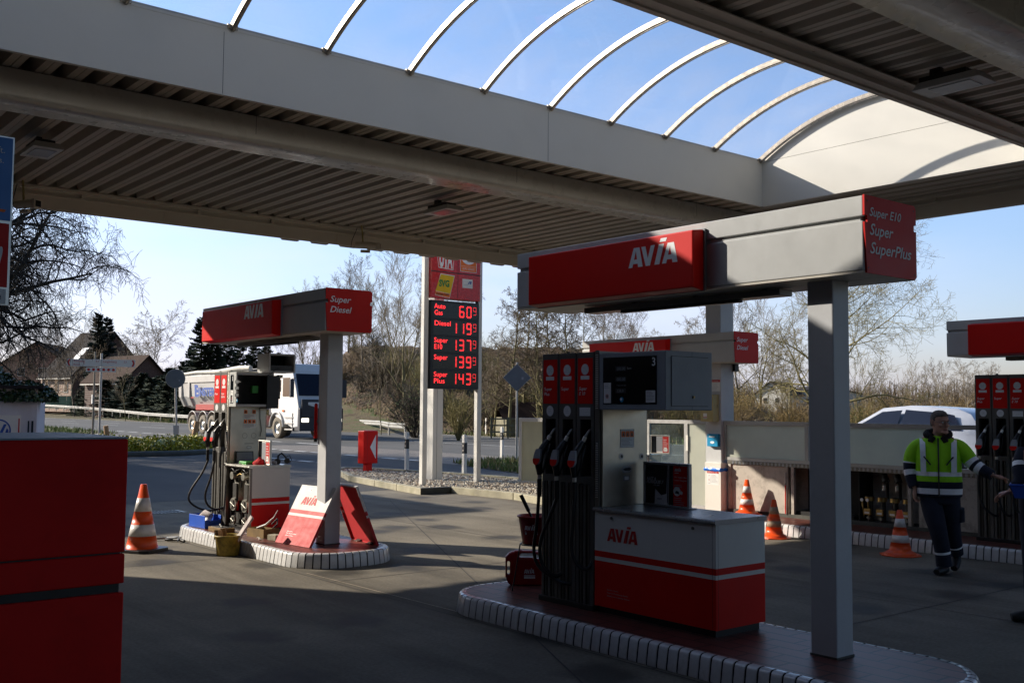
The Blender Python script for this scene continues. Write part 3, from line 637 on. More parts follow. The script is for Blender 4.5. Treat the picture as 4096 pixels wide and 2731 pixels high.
def fuel_column(par,y0,wd,words,italic,lower,topz=1.925,labw=None):
    # one hose column with label, recess and lower channel (front at x=0)
    y1=y0+wd; g=.004; m=MB()
    d=.50
    cy=(y0+y1)/2; rw=.058
    ya,yb=y0+g,y1-g
    m.box(0,ya,1.415,d,yb,topz,'nozzle_dark'); m.box(.005,ya,.93,d,yb,.985,'nozzle_dark')
    for (a,b) in ((ya,cy-rw-.005),(cy+rw-.005,yb)): m.box(0,a,.985,d,b,1.415,'nozzle_dark')
    m.box(.13,cy-rw-.004,.985,d,cy+rw-.006,1.415,'black_plastic')
    m.box(.0,ya,.0,d,ya+.045,.93,'nozzle_dark'); m.box(.0,yb-.03,.0,d,yb,.93,'nozzle_dark'); m.box(.0,cy-.01,.0,.05,cy+.022,.93,'nozzle_dark')
    m.box(.10,ya+.046,0,d,yb-.031,.929,'black_void')
    for yy in (ya+.052,cy+.036): m.box(-.006,yy,.04,.03,yy+.007,.925,'steel_dark')
    o=m.build('hose_column',par,bevel=.004)
    m=MB(); F=FX(-.001,y1-g,0); W=wd-2*g; c=W/2
    m.rect(F,.016,1.535,W-.012,1.88,'sign_red',.001)
    m.disc(F,c,1.795,.042,'lettering_white',.002,22); m.ring(F,c,1.795,.038,.0015,'lettering_grey',.0026)
    for k,t in enumerate(('Super Plus','schwefelfrei','ROZ 98')): m.text(F,c,1.806-k*.014,t,.0065,'lettering_grey',w=.045,al='C')
    m.rect(F,c-.048,1.718,c+.048,1.746,'lettering_white',.002); m.text(F,c,1.724,'enthaelt bis zu 5 %',.008,'lettering_grey',w=.085,al='C')
    for k,t in enumerate(words): m.text(F,.03 if not italic else .03,1.637-k*.038,t,.026,'lettering_white',shear=.28 if italic else 0,bold=.006,o=.003)
    if lower=='disc':
        m.disc(F,c,1.478,.042,'lettering_white',.001,22); m.ring(F,c,1.478,.037,.0012,'lettering_grey',.002)
        for k,t in enumerate(('Super','schwefelfrei','ROZ 95')): m.text(F,c,1.489-k*.014,t,.0065,'lettering_grey',w=.04,al='C',o=.002)
    else:
        m.rect(F,c-.062,1.44,c+.062,1.508,'lettering_grey',.001); m.rect(F,c-.058,1.444,c+.058,1.504,'lettering_white',.002)
        for k,t in enumerate(('Geeignet fuer Fahrzeuge mit','E10 Vertraeglichkeit','Bitte Hinweise beachten')): m.text(F,c,1.488-k*.018,t,.007,'lettering_grey',w=.10,al='C')
    m.build('fuel_label',o)
    return o
def dispenser(loc,label,cols,number='3',opened=False,hosepaths=None,cw=.20,CY=1.15,group='fuel pumps on the islands'):
    t=thing('fuel_pump',label,'fuel pump',loc,0,group)
    D=.52; yh=.44; ym=.58; yc=CY-.045
    # ---- cabinet
    m=MB(); 
    if not opened:
        m.box(.03,.03,0,D-.03,CY,.048,'black_plastic'); m.build('plinth',t)
        m=MB()
        def body(z0,z1,c): m.box(0,0,z0,D,CY-.003,z1,c)
        body(.05,.3785,'panel_red'); body(.3785,.408,'white_paint'); body(.408,.4515,'panel_red'); body(.4515,.738,'white_paint')
        m.build('cabinet',t,bevel=None)
        m=MB(); F=FX(0,CY,0)
        m.rect(F,CY-.0305,.055,CY-.028,.735,'grout',.001); m.rect(FY(0,0,0),.02,.055,.0225,.735,'grout',.001)
        q=MB(); q.avia(F,.135,.532,.094,'lettering_red',.0025,1.40); q.build('logo_lettering',t)
        q=MB()
        for k,s_ in enumerate(('Rauchen verboten','Motor und Standheizung abstellen','Abfuellen nur in zulaessige Gefaesse')): q.text(F,.135,.175-k*.022,s_,.011,'lettering_grey',o=.0025)
        q.build('warning_text',t)
        m.build('panel_seam',t)
        for u in (.18,.955): q=MB(); q.cyl((-.008,CY-u,.70),(0,CY-u,.70),.011,'steel_dark',n=14); q.build('lock',t)
        o=MB(); o.rect(FX(0,CY,0),.60,.715,.68,.736,'brass',.001); 
    else:
        m.box(.03,.03,0,D-.03,CY,.048,'black_plastic'); m.build('plinth',t)
        m=MB()
        for z0,z1,c in ((.05,.33,'panel_red'),(.33,.36,'white_paint'),(.36,.41,'panel_red'),(.41,.76,'white_paint')): m.box(.03,0,z0,D,.02,z1,c)
        m.box(D-.02,.021,.05,D,CY,.76,'white_paint'); m.box(.03,.021,.05,D-.021,CY,.07,'machinery_dark')
        m.box(0.0,.0,.05,.03,.02,.76,'steel_dark'); m.box(0,CY-.03,.05,.03,CY,.76,'steel_dark'); m.box(.30,.03,.07,.32,CY-.02,.76,'black_void')
        m.build('cabinet',t)
        # exposed pump works
        m=MB()
        for k in range(2):
            y=.17+.29*k
            m.box(.10,y-.07,.34,.24,y+.06,.56,'machinery'); m.box(.08,y-.05,.36,.10,y+.04,.54,'machinery_dark'); m.cyl((.12,y,.56),(.12,y,.66),.035,'machinery',n=14); m.cyl((.04,y,.63),(.16,y,.63),.045,'machinery',n=16)
            m.cyl((.10,y-.02,.56),(.10,y-.02,.72),.018,'machinery_dark',n=10); m.tube([(.10,y,.66),(.06,y+.05,.72),(.09,y+.12,.66),(.09,y+.13,.5)],.009,'black_plastic',6)
            for zz,rr in ((.30,.075),(.12,.05)):
                m.cyl((.05,y-.03,zz),(.075,y-.03,zz),rr,'machinery',n=22); m.cyl((.046,y-.03,zz),(.05,y-.03,zz),rr*.72,'machinery_dark',n=20); m.cyl((.04,y-.03,zz),(.05,y-.03,zz),rr*.28,'machinery',n=12)
                for a in range(4):
                    q=a*PI/2+.4; m.tube([(.044,y-.03,zz),(.044,y-.03+math.cos(q)*rr*.8,zz+math.sin(q)*rr*.8)],.007,'machinery',5)
            m.tube([(.06,y-.10,.30),(.06,y-.075,.12)],.006,'black_plastic',5); m.tube([(.06,y+.045,.30),(.06,y+.02,.12)],.006,'black_plastic',5)
            m.box(.11,y+.035,.22,.16,y+.075,.33,'sign_red'); m.box(.12,y-.09,.08,.28,y+.09,.20,'machinery_dark')
        m.tube([(.08,.05,.7),(.05,.2,.73),(.08,.4,.69),(.1,.55,.72)],.007,'black_plastic',6); m.tube([(.09,.05,.6),(.06,.28,.66),(.09,.5,.60)],.006,'brass',6)
        o_=m.build('pump_works',t); o_.location=(-.045,-.0,0); o_.scale=(1.0,1.08,1.04)
    cz=.738 if not opened else .762
    m=MB()
    prof=[(-.0,cz),(-.016,cz+.004),(-.022,cz+.014),(-.018,cz+.026),(-.002,cz+.032),(D+.006,cz+.032),(D+.01,cz+.028),(D+.01,cz)]
    vs=[(a,-.010,b) for a,b in prof]+[(a,CY if not opened else CY+.02,b) for a,b in prof]; n=len(prof)
    m.add(vs,[(i,(i+1)%n,n+(i+1)%n,n+i) for i in range(n)]+[tuple(range(n))[::-1],tuple(range(n,2*n))],'counter_steel' if not opened else 'aluminium')
    for k in range(int(CY/.012)): m.tube([(-.010,.0+k*.012,cz+.001),(-.0235,.004+k*.012,cz+.012),(-.018,.007+k*.012,cz+.027)],.0016,'aluminium',4,caps=False)
    m.build('counter',t)
    ct=cz+.032
    # ---- middle panel
    m=MB(); m.box(.018,yc-.024,ct,D-.03,yc-.002,1.495,'steel'); m.box(D-.03,yc-.020,ct,D-.02,yc+.04,1.495,'steel_dark'); mp_=m.build('side_panel',t,bevel=.003)
    m=MB(); F=FY(0,yc-.0245,0)
    if not opened:
        m.rect(F,.20,1.205,.35,1.345,'lettering_grey',.0012); m.rect(F,.204,1.209,.346,1.341,'paper_white',.002)
        for k in range(3):
            a_=.211+k*.046
            m.rect(F,a_,1.285,a_+.040,1.330,'orange_ink',.003); m.poly(F,[(a_+.01,1.292),(a_+.03,1.292),(a_+.026,1.312),(a_+.02,1.325),(a_+.013,1.31)],'lettering_black',.004)
        m.lines(F,.212,1.276,.125,6,.010,'lettering_grey')
        for u,z_ in ((.21,1.14),(.43,1.135)): m.disc(F,u,z_,.024,'counter_steel',.002,18); m.disc(F,u+.004,z_,.013,'black_plastic',.003,12)
        m.poly(F,[(.215,1.045),(.23,1.065),(.31,1.065),(.33,1.045),(.31,1.015),(.23,1.015)],'lettering_grey',.0012); m.poly(F,[(.225,1.042),(.25,1.052),(.30,1.055),(.318,1.042),(.30,1.03),(.25,1.03)],'lettering_black',.002)
        m.rect(F,.23,.955,.30,.995,'lettering_grey',.0012); m.rect(F,.245,.963,.29,.988,'lettering_white',.002)
    else:
        for z0,ks in ((1.405,(0,2)),(1.285,(0,1,2))):
            for k in ks: m.rect(F,.195+k*.055,z0,.238+k*.055,z0+.045,'orange_ink',.003); m.poly(F,[(.205+k*.055,z0+.01),(.228+k*.055,z0+.01),(.22+k*.055,z0+.036),(.21+k*.055,z0+.03)],'lettering_black',.004)
            m.rect(F,.19,z0-.065,.355,z0-.005,'paper_white',.0022); m.lines(F,.195,z0-.012,.14,5,.010,'lettering_grey')
        for a_ in (.21,.33): m.ring(F,a_,1.13,.034,.004,'steel_dark',.002)
        m.rect(F,.21,1.03,.33,1.037,'steel_dark',.002); m.rect(F,.24,.97,.30,1.0,'steel_dark',.002); m.rect(F,.246,.976,.294,.994,'aluminium',.003)
        m.tube([F.p(.40,1.48,.012),F.p(.405,1.35,.012),F.p(.43,1.2,.012),F.p(.41,1.12,.012)],.004,'rubber',6)
    m.build('panel_labels',mp_)
    # ---- louvre strip
    m=MB(); m.box(-.0,yc,ct,D-.03,CY+.0-.0+ .0,1.93,'steel_dark' if not opened else 'steel')
    for z0,z1 in ((.84,1.25),(1.50,1.90)):
        z=z0
        while z<z1: m.tube([(-.001,CY-.012,z),(-.007,CY-.020,z+.004),(-.001,CY-.036,z+.002)],.0035,'aluminium',4); z+=.0165
    m.build('louvre_strip',t)
    # ---- display head
    h0,h1=1.49,1.91; hy1=yc-.0+.0
    m=MB(); th=.03
    if not opened:
        m.box(0,yh,h0,.50,yc-.003,h1,'head_grey'); 
    else:
        gm='clad_grey'
        m.box(0,yh,h0,.50,yc-.003,h0+th,gm); m.box(0,yh,h1-th,.50,yc-.003,h1,gm); m.box(0,yh,h0+th,.02,yc-.003,h1-th,gm); m.box(.02,yc-.03,h0+th,.50,yc-.003,h1-th,gm); m.box(.10,yh+.16,h0+th,.5,yc-.04,h1-th,'black_void'); m.box(.02,yh+.03,h0+th,.09,yh+.16,h1-th,'black_void'); m.box(.40,yh-.02,h0-.02,.56,yh+.3,h1-.03,'black_plastic'); 
        m.box(.26,yh+.10,h0+.17,.34,yh+.158,h0+.26,'pcb_green'); m.box(.56,yh+.02,h0+.1,.60,yh+.1,h1-.06,'machinery_dark'); m.box(.0+.56,yh-.02,h1-.06,.61,yh+.05,h1-.02,'machinery')
    hd=m.build('display_head',t,bevel=.006)
    F=FX(0,yc-.003,0); W=yc-.003-yh
    m=MB(); m.rect(F,.036,h0+.035,W-.075,h1-.028,'head_grey',.001); m.rect(F,.042,h0+.041,W-.08,h1-.034,'display_black',.0022); 
    gx0,gx1=.042,W-.08
    m.text(F,gx1-.012,h1-.105,number,.058,'lettering_white',.004,bold=.015,al='R'); 
    m.text(F,gx0+.25,h1-.125,'Euro',.016,'lettering_grey',.004)
    for k,zz in enumerate((h1-.128,h1-.205,h1-.29)):
        m.rect(F,gx0+.13,zz-.008,gx0+.24,zz+.028,'lettering_black',.003); m.text(F,gx0+.145,zz-.002,('000,00','000,00','139,9')[k],.022,'head_grey',.004)
    m.text(F,gx0+.145,h1-.245,'Preis je Liter Cent',.009,'lettering_grey',.004)
    m.rect(F,gx0+.008,h0+.05,gx0+.085,h0+.20,'paper_white',.003); m.lines(F,gx0+.014,h0+.19,.06,3,.012,'lettering_grey',.004); m.ring(F,gx0+.045,h0+.10,.016,.004,'lettering_red',.004); m.disc(F,gx0+.045,h0+.10,.009,'lettering_black',.004)
    m.rect(F,gx1-.105,h0+.055,gx1-.015,h0+.14,'paper_white',.003); m.lines(F,gx1-.098,h0+.132,.075,7,.010,'lettering_grey',.004)
    m.disc(F,gx0+.195,h0+.075,.019,'cyan_plastic',.003,18); m.disc(F,gx0+.19,h0+.078,.010,'lettering_white',.004)
    m.build('display_glass',hd)
    if not opened:
        m=MB(); F=FY(0,yh,0); m.rect(F,.055,h0+.028,.455,h1-.037,'black_plastic',.001); m.build('door_gap',hd)
        m=MB(); m.box(.059,yh-.006,h0+.032,.451,yh-.0012,h1-.041,'head_grey'); m.cyl((.285,yh-.014,h0+.095),(.285,yh-.006,h0+.095),.012,'steel_dark',n=14); m.cyl((.285,yh-.017,h0+.095),(.285,yh-.014,h0+.095),.007,'brass',n=10)
        m.build('access_door',hd); 
        m=MB(); m.box(.279,yh-.0012,h0+.002,.2805,yh-.0002,h0+.028,'black_plastic'); m.box(.279,yh-.0012,h1-.036,.2805,yh-.0002,h1-.002,'black_plastic'); m.build('seam',hd)
    else:
        # cover lifted off and resting above, open towards -Y
        m=MB(); a,b,c_,d_,e_=.37,.73,yh-.12,yc-.0,1.915; gm='clad_grey'
        e1=e_+.235
        m.box(a,c_,e_,b,d_,e_+.02,gm); m.box(a,c_,e1-.02,b,d_,e1,gm); m.box(a,c_,e_+.02,a+.02,d_,e1-.02,gm); m.box(b-.02,c_,e_+.02,b,d_,e1-.02,gm); m.box(a+.02,c_+.25,e_+.02,b-.02,c_+.27,e1-.02,'black_void')
        m.box(a+.021,c_+.02,e_+.021,b-.021,c_+.249,e_+.09,'black_plastic')
        m.tube([(a+.15,c_+.01,e_+.05),(a+.08,c_-.01,e_+.03),(a+.02,c_,e_-.02),(a-.03,c_+.03,e_-.05)],.004,'rubber',5)
        m.build('lifted_cover',hd)
    # ---- hose columns and nozzles
    for k,(words,it,low) in enumerate(cols):      # first listed = farthest from the camera
        y0=CY+.005+(len(cols)-1-k)*cw
        fuel_column(t,y0,cw,words,it,low)
        yc_=y0+cw/2-.005
        nozzle(t,yc_,1.115)
    for pth in hosepaths: hose(t,pth)
    m=MB(); m.box(-.02,CY+.0,0,D-.0,CY+.012+cw*len(cols),.042,'black_plastic'); m.build('column_base',t,bevel=.004)
    m=MB(); m.box(.05,CY+.02,1.926,.07,CY+.04,1.94,'black_plastic'); m.box(.05,CY+.35,1.926,.07,CY+.37,1.94,'black_plastic'); m.build('top_clips',t)
    return t
C3=[(('Super','Plus'),False,'disc'),(('Super',),False,'disc'),(('Super','E 10'),True,'card')]
y3=1.155
H3=[[(-.10,y3+.515,.82),(-.105,y3+.53,.6),(-.12,y3+.56,.40),(-.10,y3+.53,.27),(-.05,y3+.38,.19),(-.03,y3+.27,.165),(.03,y3+.25,.17)],
    [(-.10,y3+.305,.82),(-.12,y3+.37,.66),(-.14,y3+.46,.48),(-.13,y3+.46,.30),(-.06,y3+.37,.20),(.02,y3+.36,.24)],
    [(-.10,y3+.11,.82),(-.11,y3+.12,.6),(-.12,y3+.13,.44),(-.09,y3+.08,.32),(-.02,y3+.035,.30),(.03,y3+.03,.40)]]
dispenser((5.40,4.463,.1505),'number 3 fuel pump with three nozzles on the near island',C3,'3',False,H3)
C1=[(('Diesel',),True,'disc'),(('Super','bleifrei'),True,'disc')]
y1_=.69
H1=[[(-.10,y1_+.30,.82),(-.14,y1_+.36,.66),(-.24,y1_+.50,.44),(-.26,y1_+.52,.30),(-.14,y1_+.36,.20),(-.02,y1_+.22,.20),(.05,y1_+.2,.24)],
    [(-.10,y1_+.10,.82),(-.12,y1_+.16,.6),(-.16,y1_+.26,.38),(-.12,y1_+.20,.24),(-.03,y1_+.06,.22),(.05,y1_+.03,.3)]]
dispenser((5.38,11.44,.1505),'opened fuel pump with exposed machinery on the left island',C1,'1',True,H1,CY=.69)
H5=[[(-.10,y3+.515,.82),(-.11,y3+.53,.6),(-.10,y3+.49,.40),(-.05,y3+.38,.3),(.03,y3+.35,.3)],
    [(-.10,y3+.305,.82),(-.11,y3+.32,.6),(-.10,y3+.26,.36),(-.03,y3+.2,.3),(.03,y3+.2,.35)],
    [(-.10,y3+.11,.82),(-.11,y3+.12,.6),(-.1,y3+.13,.44),(-.05,y3+.06,.32),(.03,y3+.03,.40)]]
dispenser((11.95,4.225,.1505),'fuel pump half cut off by the right edge, second man in front',C3,'5',False,H5)
dispenser((11.98,11.45,.1505),'far fuel pump almost hidden behind the number 3 pump',C1,'2',False,H1,CY=.69)
# hidden far cabinet end with pale counter
# ---------------------------------------------------------------- poster stands on the counters
def poster_stand(loc,rz,label,kind):
    t=thing('counter_poster',label,'poster',loc,rz,'framed posters standing on the pump counters')
    W,H=.32,.29
    if kind==1: W,H=.34,.245
    m=MB()
    for a in ((0,0,W,.014),(0,H-.014,W,H),(0,.014,.014,H-.014),(W-.014,.014,W,H-.014)): m.prism(FY(0,0,0),[(a[0],a[1]),(a[2],a[1]),(a[2],a[3]),(a[0],a[3])],-.02,.006,'counter_steel' if kind==1 else 'aluminium')
    m.box(-.012,.0,-.0,W+.012,.05,.006,'counter_steel'); fr=m.build('frame',t,bevel=.003)
    m=MB(); F=FY(.014,0,.014); w,h=W-.028,H-.028
    m.prism(F,[(0,0),(w,0),(w,h),(0,h)],-.012,.0,'display_black' if kind==1 else 'paper_white')
    if kind==1:
        m.rect(F,w*.67,0,w,h,'panel_red',.001)
        m.text(F,.01,h*.60,'FAST &',.016,'lettering_white',shear=.3,bold=.02); m.text(F,.01,h*.52,'FURIOUS 7',.018,'lettering_white',shear=.3,bold=.02,w=.13); m.text(F,.06,h*.46,'APRIL 2015',.007,'lettering_white',shear=.3)
        m.poly(F,[(.07,.0),(.165,0),(.16,.06),(.12,.05),(.075,.085)],'paper_white',.0015); m.text(F,.09,.025,'mehr',.012,'lettering_black',o=.0025)
        m.poly(F,[(w*.49,h*.05),(w*.53,0),(w*.56,0),(w*.58,h),(w*.54,h)],'lettering_grey',.0012); m.poly(F,[(w*.53,h*.06),(w*.545,h*.06),(w*.56,h*.9),(w*.55,h*.9)],'display_black',.002)
        m.avia(F,w*.70,h*.86,.016,'lettering_white',.002,1.3); m.rect(F,w*.70,h*.815,w*.80,h*.83,'lettering_white',.002)
        for k,s_ in enumerate(('Wir legen den','ersten Gang ein')): m.text(F,w*.69,h*.70-k*.017,s_,.009,'lettering_white',w=.09,o=.002)
        m.disc(F,w*.76,h*.36,.026,'paper_white',.002); m.disc(F,w*.86,h*.33,.010,'paper_white',.002); m.poly(F,[(w*.71,h*.31),(w*.82,h*.29),(w*.80,h*.36),(w*.74,h*.38)],'lettering_black',.003)
        m.lines(F,w*.69,h*.52,.085,2,.009,'lettering_grey',.002,.003); m.lines(F,w*.69,h*.2,.085,5,.011,'lettering_grey',.002,.003)
    else:
        m.rect(F,0,0,w*.28,h,'display_black',.001); m.rect(F,w*.28,h*.1,w*.62,h*.95,'clear_plastic',.001); m.rect(F,w*.64,h*.02,w*.98,h*.97,'lettering_red',.001)
        m.lines(F,w*.67,h*.8,.08,8,.03,'lettering_white',.002,.006); m.disc(F,w*.8,h*.2,.035,'paper_white',.002)
    m.build('poster',t); t.scale=(1.34,)*3 if kind==1 else (1,)*3; return t
poster_stand((5.80,5.49,.922),R(-90),'dark film poster in steel frame on the number 3 pump counter',1)
poster_stand((5.62,11.73,.947),R(-90),'pale red and white poster frame on the opened pump counter',2)
poster_stand((12.1,11.30,.947),R(-70),'red edged poster frame seen past the number 3 pump',2)
# ---------------------------------------------------------------- bucket, can, stand
t=thing('bucket_stand','thin black wire stand carrying the squeegee bucket','stand',(5.60,6.52,.1505))
m=MB(); rr=.125
m.tube([(rr*math.cos(a*PI/12),rr*math.sin(a*PI/12),.385) for a in range(25)],.006,'black_plastic',6,caps=False)
m.build('ring',t)
for a in (140,270,20):
    c_,s_=math.cos(R(a)),math.sin(R(a)); MB().tube([(rr*c_,rr*s_,.385),(rr*1.5*c_,rr*1.5*s_,.0)],.006,'black_plastic',6).build('leg',t)
t=thing('squeegee_bucket','red bucket with white lettering on the wire stand','bucket',(5.60,6.52,.538))
m=MB(); m.lathe([(.0,.0),(.105,.0),(.108,.01),(.142,.215),(.152,.217),(.154,.228),(.146,.232),(.138,.226),(.102,.012),(0,.012)],'can_red',n=36); m.lathe([(.0,.13),(.125,.13)],'display_black',n=24); m.build('pail',t)
m=MB(); ang=math.atan2(-6.52,-5.60)
def curved(m,F0,ang,zc,r0,dr,flat): pass
def wrap(mb,R0,zb,slope,a0):   # bend lettering laid out in (u,v) round a cone
    mb.v=[((R0+p[2]*slope+p[1])*math.cos(a0+p[0]/R0),(R0+p[2]*slope+p[1])*math.sin(a0+p[0]/R0),zb+p[2]) for p in mb.v]
q=MB(); Fq=Fr((0,0,0),(1,0,0),(0,0,1)); Fq.n=Vector((0,1,0)); q.avia(Fq,-.055,.02,.036,'lettering_white',.0015,1.1); q.rect(Fq,-.055,.004,.045,.009,'lettering_white',.0015); q.rect(Fq,-.055,-.017,.045,.0,'lettering_white',.0015)
q.v=[(p[0],p[1],p[2]+.10) for p in q.v]; wrap(q,.111,0,.155,ang-.25); q.build('lettering',t)
t=thing('window_squeegee','black handled squeegee leaning in the red bucket','squeegee',(5.60,6.52,.56))
m=MB(); m.tube([(.02,-.05,.03),(-.10,.06,.36)],.010,'black_plastic',8); m.tube([(-.058,.02,.245),(-.105,.065,.375)],.016,'rubber',10); m.build('handle',t); m=MB(); m.box(-.07,-.07,.005,.09,-.045,.03,'black_plastic'); m.build('blade',t)
t=thing('watering_can','flat red plastic can with white lettering behind the stand','can',(5.74,6.80,.1505),R(-40))
# silhouette in local x-z, thickness along y
out=[(-.165,.03),(-.14,.0),(.14,.0),(.17,.03),(.185,.10),(.185,.18),(.17,.24),(.10,.285),(-.05,.30),(-.13,.285),(-.175,.25),(-.185,.18),(-.18,.08)]
m=MB(); F=Fr((0,0,0),(1,0,0),(0,0,1)); 
def plate(m,F,outer,holes,t_,mt):
    # extruded plate with rectangular-ish holes cut by a grid of cells
    import itertools
    xs_=sorted(set([round(-.19+i*.0095,4) for i in range(41)])); zs=[i*.0095 for i in range(33)]
    def inside(p,poly):
        c=False;j=len(poly)-1
        for i in range(len(poly)):
            if (poly[i][1]>p[1])!=(poly[j][1]>p[1]) and p[0]<(poly[j][0]-poly[i][0])*(p[1]-poly[i][1])/(poly[j][1]-poly[i][1])+poly[i][0]: c=not c
            j=i
        return c
    occ={}
    for i in range(len(xs_)-1):
        for j in range(len(zs)-1):
            p=((xs_[i]+xs_[i+1])/2,(zs[j]+zs[j+1])/2)
            occ[i,j]=inside(p,outer) and not any(inside(p,h) for h in holes)
    V={};vs=[];fs=[]
    def vid(i,j,s_):
        k=(i,j,s_)
        if k not in V: V[k]=len(vs); vs.append(F.p(xs_[i],zs[j],t_*s_))
        return V[k]
    for (i,j),o in occ.items():
        if not o: continue
        fs.append((vid(i,j,1),vid(i+1,j,1),vid(i+1,j+1,1),vid(i,j+1,1))); fs.append((vid(i,j,-1),vid(i,j+1,-1),vid(i+1,j+1,-1),vid(i+1,j,-1)))
        for di,dj,a,b in ((-1,0,(i,j),(i,j+1)),(1,0,(i+1,j+1),(i+1,j)),(0,-1,(i+1,j),(i,j)),(0,1,(i,j+1),(i+1,j+1))):
            if not occ.get((i+di,j+dj),False): fs.append((vid(*a,1),vid(*b,1),vid(*b,-1),vid(*a,-1)))
    m.add(vs,fs,mt,True)
plate(m,F,out,[[(-.165,.10),(-.155,.09),(-.14,.10),(-.14,.19),(-.15,.2),(-.165,.19)],[(-.06,.235),(-.05,.262),(.06,.265),(.12,.245),(.125,.225),(.04,.235)]],.05,'can_red')
o=m.build('body',t,sub=1)
sm_=o.modifiers.new('smooth','SMOOTH'); sm_.iterations=6
m=MB(); F=FY(0,-.056,0); m.avia(F,-.02,.105,.034,'lettering_white',.006,1.1); m.rect(F,-.02,.088,.075,.094,'lettering_white',.006); m.rect(F,-.02,.062,.075,.084,'lettering_white',.006); m.build('lettering',t)
# ---------------------------------------------------------------- cones
def cone(loc,label,h=.5,dirty=False,big=False,rz=0):
    t=thing('traffic_cone',label,'cone',loc,rz,'orange and white traffic cones')
    m=MB(); r0=.30*h if not big else .235*h; r1=.035 if big else .026; zb=.055*h+.02
    bands=[(0,.20),(.20,.38),(.38,.58),(.58,.79),(.79,1.0)]; O,Wm='cone_orange',('cone_dirty' if dirty else 'cone_white')
    ms=[O,Wm,O,Wm,O]; pr=[];mm=[]
    if not big: pr=[(r0*1.18,.012),(r0*1.12,.03),(r0*.95,.045),(r0*.78,.06)]; mm=[O,O,O]
    else: pr=[(r0,.03)]
    rb=pr[-1][0]; z0=pr[-1][1]
    for (a,b),q in zip(bands,ms):
        off=.002 if q==Wm else 0
        pr.append((rb+(r1-rb)*a+off,z0+(h-z0)*a)); 
        mm.append(q if a>0 else O)
        pr.append((rb+(r1-rb)*b+off,z0+(h-z0)*b)); mm.append(q)
    pr.append((r1*.6,h-.002)); mm.append(O); pr.append((r1*.55,h-.03)); mm.append(O)
    mm=mm[:len(pr)-1]
    m.lathe(pr,O,n=36,mats=mm); m.build('cone_body',t)
    m=MB(); s_=r0*1.32
    if big: m.prism(Fr((0,0,0),(1,0,0),(0,1,0)),[(-s_,-s_*.7),(-s_*.7,-s_),(s_*.7,-s_),(s_,-s_*.7),(s_,s_*.7),(s_*.7,s_),(-s_*.7,s_),(-s_,s_*.7)],.001,.035,'rubber')
    else: m.prism(Fr((0,0,0),(1,0,0),(0,1,0)),[(s_*1.15*math.cos(a*PI/4+.3),s_*1.15*math.sin(a*PI/4+.3)) for a in range(8)],.001,.014,O)
    m.build('base',t,bevel=.004); return t
cone((4.27,11.83,0),'tall cone with black base beside the red machine',.752,big=True,rz=.5)
cone((11.17,8.27,0),'short cone with dirty brown bands before the white kerb',.49,dirty=True)
cone((11.02,6.42,0),'clean short cone beside the man in the yellow jacket',.515)
cone((10.98,7.33,0),'cone mostly hidden behind the thick near post',.5)
cone((12.04,9.38,.1505),'clean cone on the far island casting a shadow on the grimy panel',.50)
# ---------------------------------------------------------------- clutter on the left island
t=thing('storage_box','open blue plastic parts box on the left island','box',(5.24,12.38,.1505),R(6))
m=MB(); 
for a in ((-.11,-.2,.11,-.195),(-.11,.195,.11,.2),(-.11,-.195,-.105,.195),(.105,-.195,.11,.195)):
    h_=.16 if a[1]>-.1 or a[3]>0.1 else .10
    m.box(a[0],a[1],.006,a[2],a[3],h_,'box_blue')
m.box(-.105,-.195,.004,.105,.195,.01,'box_blue'); m.build('shell',t,bevel=.003)
t=thing('work_gloves','grey work gloves and rags lying in the blue box','gloves',(5.24,12.40,.165)); m=MB()
m.tube([(-.02,.10,.06),(.02,0,.14),(.05,-.08,.12)],[.05,.06,.04],'glove_cloth',10); m.tube([(.0,-.10,.05),(.04,-.02,.10)],[.04,.05],'paper_white',9); m.build('cloth',t)
t=thing('tool_tray','low brown tool tray in front of the blue box','tray',(5.22,11.86,.1505),R(4)); m=MB(); m.box(-.07,-.18,.0,.09,.18,.05,'tray_brown'); m.box(-.05,-.15,.05,.07,.15,.055,'machinery_dark'); m.tube([(-.04,-.1,.06),(.05,.12,.07)],.01,'machinery',6); m.build('tray',t,bevel=.006)
t=thing('rag_bin','yellow stained pail full of wood and rags beside the left island','pail',(4.90,10.93,0))
m=MB(); m.lathe([(0,.004),(.118,.004),(.122,.012),(.140,.205),(.148,.207),(.150,.222),(.142,.226),(.134,.215),(.116,.02),(0,.02)],'pail_yellow',n=32); m.lathe([(0,.17),(.13,.17)],'machinery_dark',n=20); m.build('pail',t)
t=thing('wooden_board','pale board standing slanted in the stained pail','board',(4.90,10.93,.05)); m=MB(); M_=Matrix.Translation((.02,-.04,0))@Matrix.Rotation(R(26),4,'Y')@Matrix.Rotation(R(20),4,'X'); m.box(-.025,-.035,.0,-.0,.04,.44,'glove_cloth',M_); m.build('board',t,bevel=.002)
t=thing('cardboard_scraps','torn cardboard scraps sticking out of the stained pail','cardboard',(4.86,10.97,.17)); m=MB()
rg=random.Random(4)
for k in range(7): m.box(-.03,-.002,0,.03,.002,.08+.05*rg.random(),'cardboard',Matrix.Translation((rg.uniform(-.06,.04),rg.uniform(-.03,.06),0))@Matrix.Rotation(rg.uniform(0,3),4,'Z')@Matrix.Rotation(rg.uniform(-.4,.4),4,'X'))
m.build('scraps',t)
t=thing('parts_tray','brown tray with a white cover and cable beside the opened pump','tray',(5.40,11.12,.1505),R(10)); m=MB()
m.box(-.10,-.16,0,.12,.16,.006,'tray_brown'); m.box(-.10,-.16,.006,-.094,.16,.10,'tray_brown'); m.box(.114,-.16,.006,.12,.16,.09,'tray_brown'); m.box(-.094,-.16,.006,.114,-.154,.10,'tray_brown'); m.box(-.094,.154,.006,.114,.16,.10,'tray_brown'); m.build('tray',t)
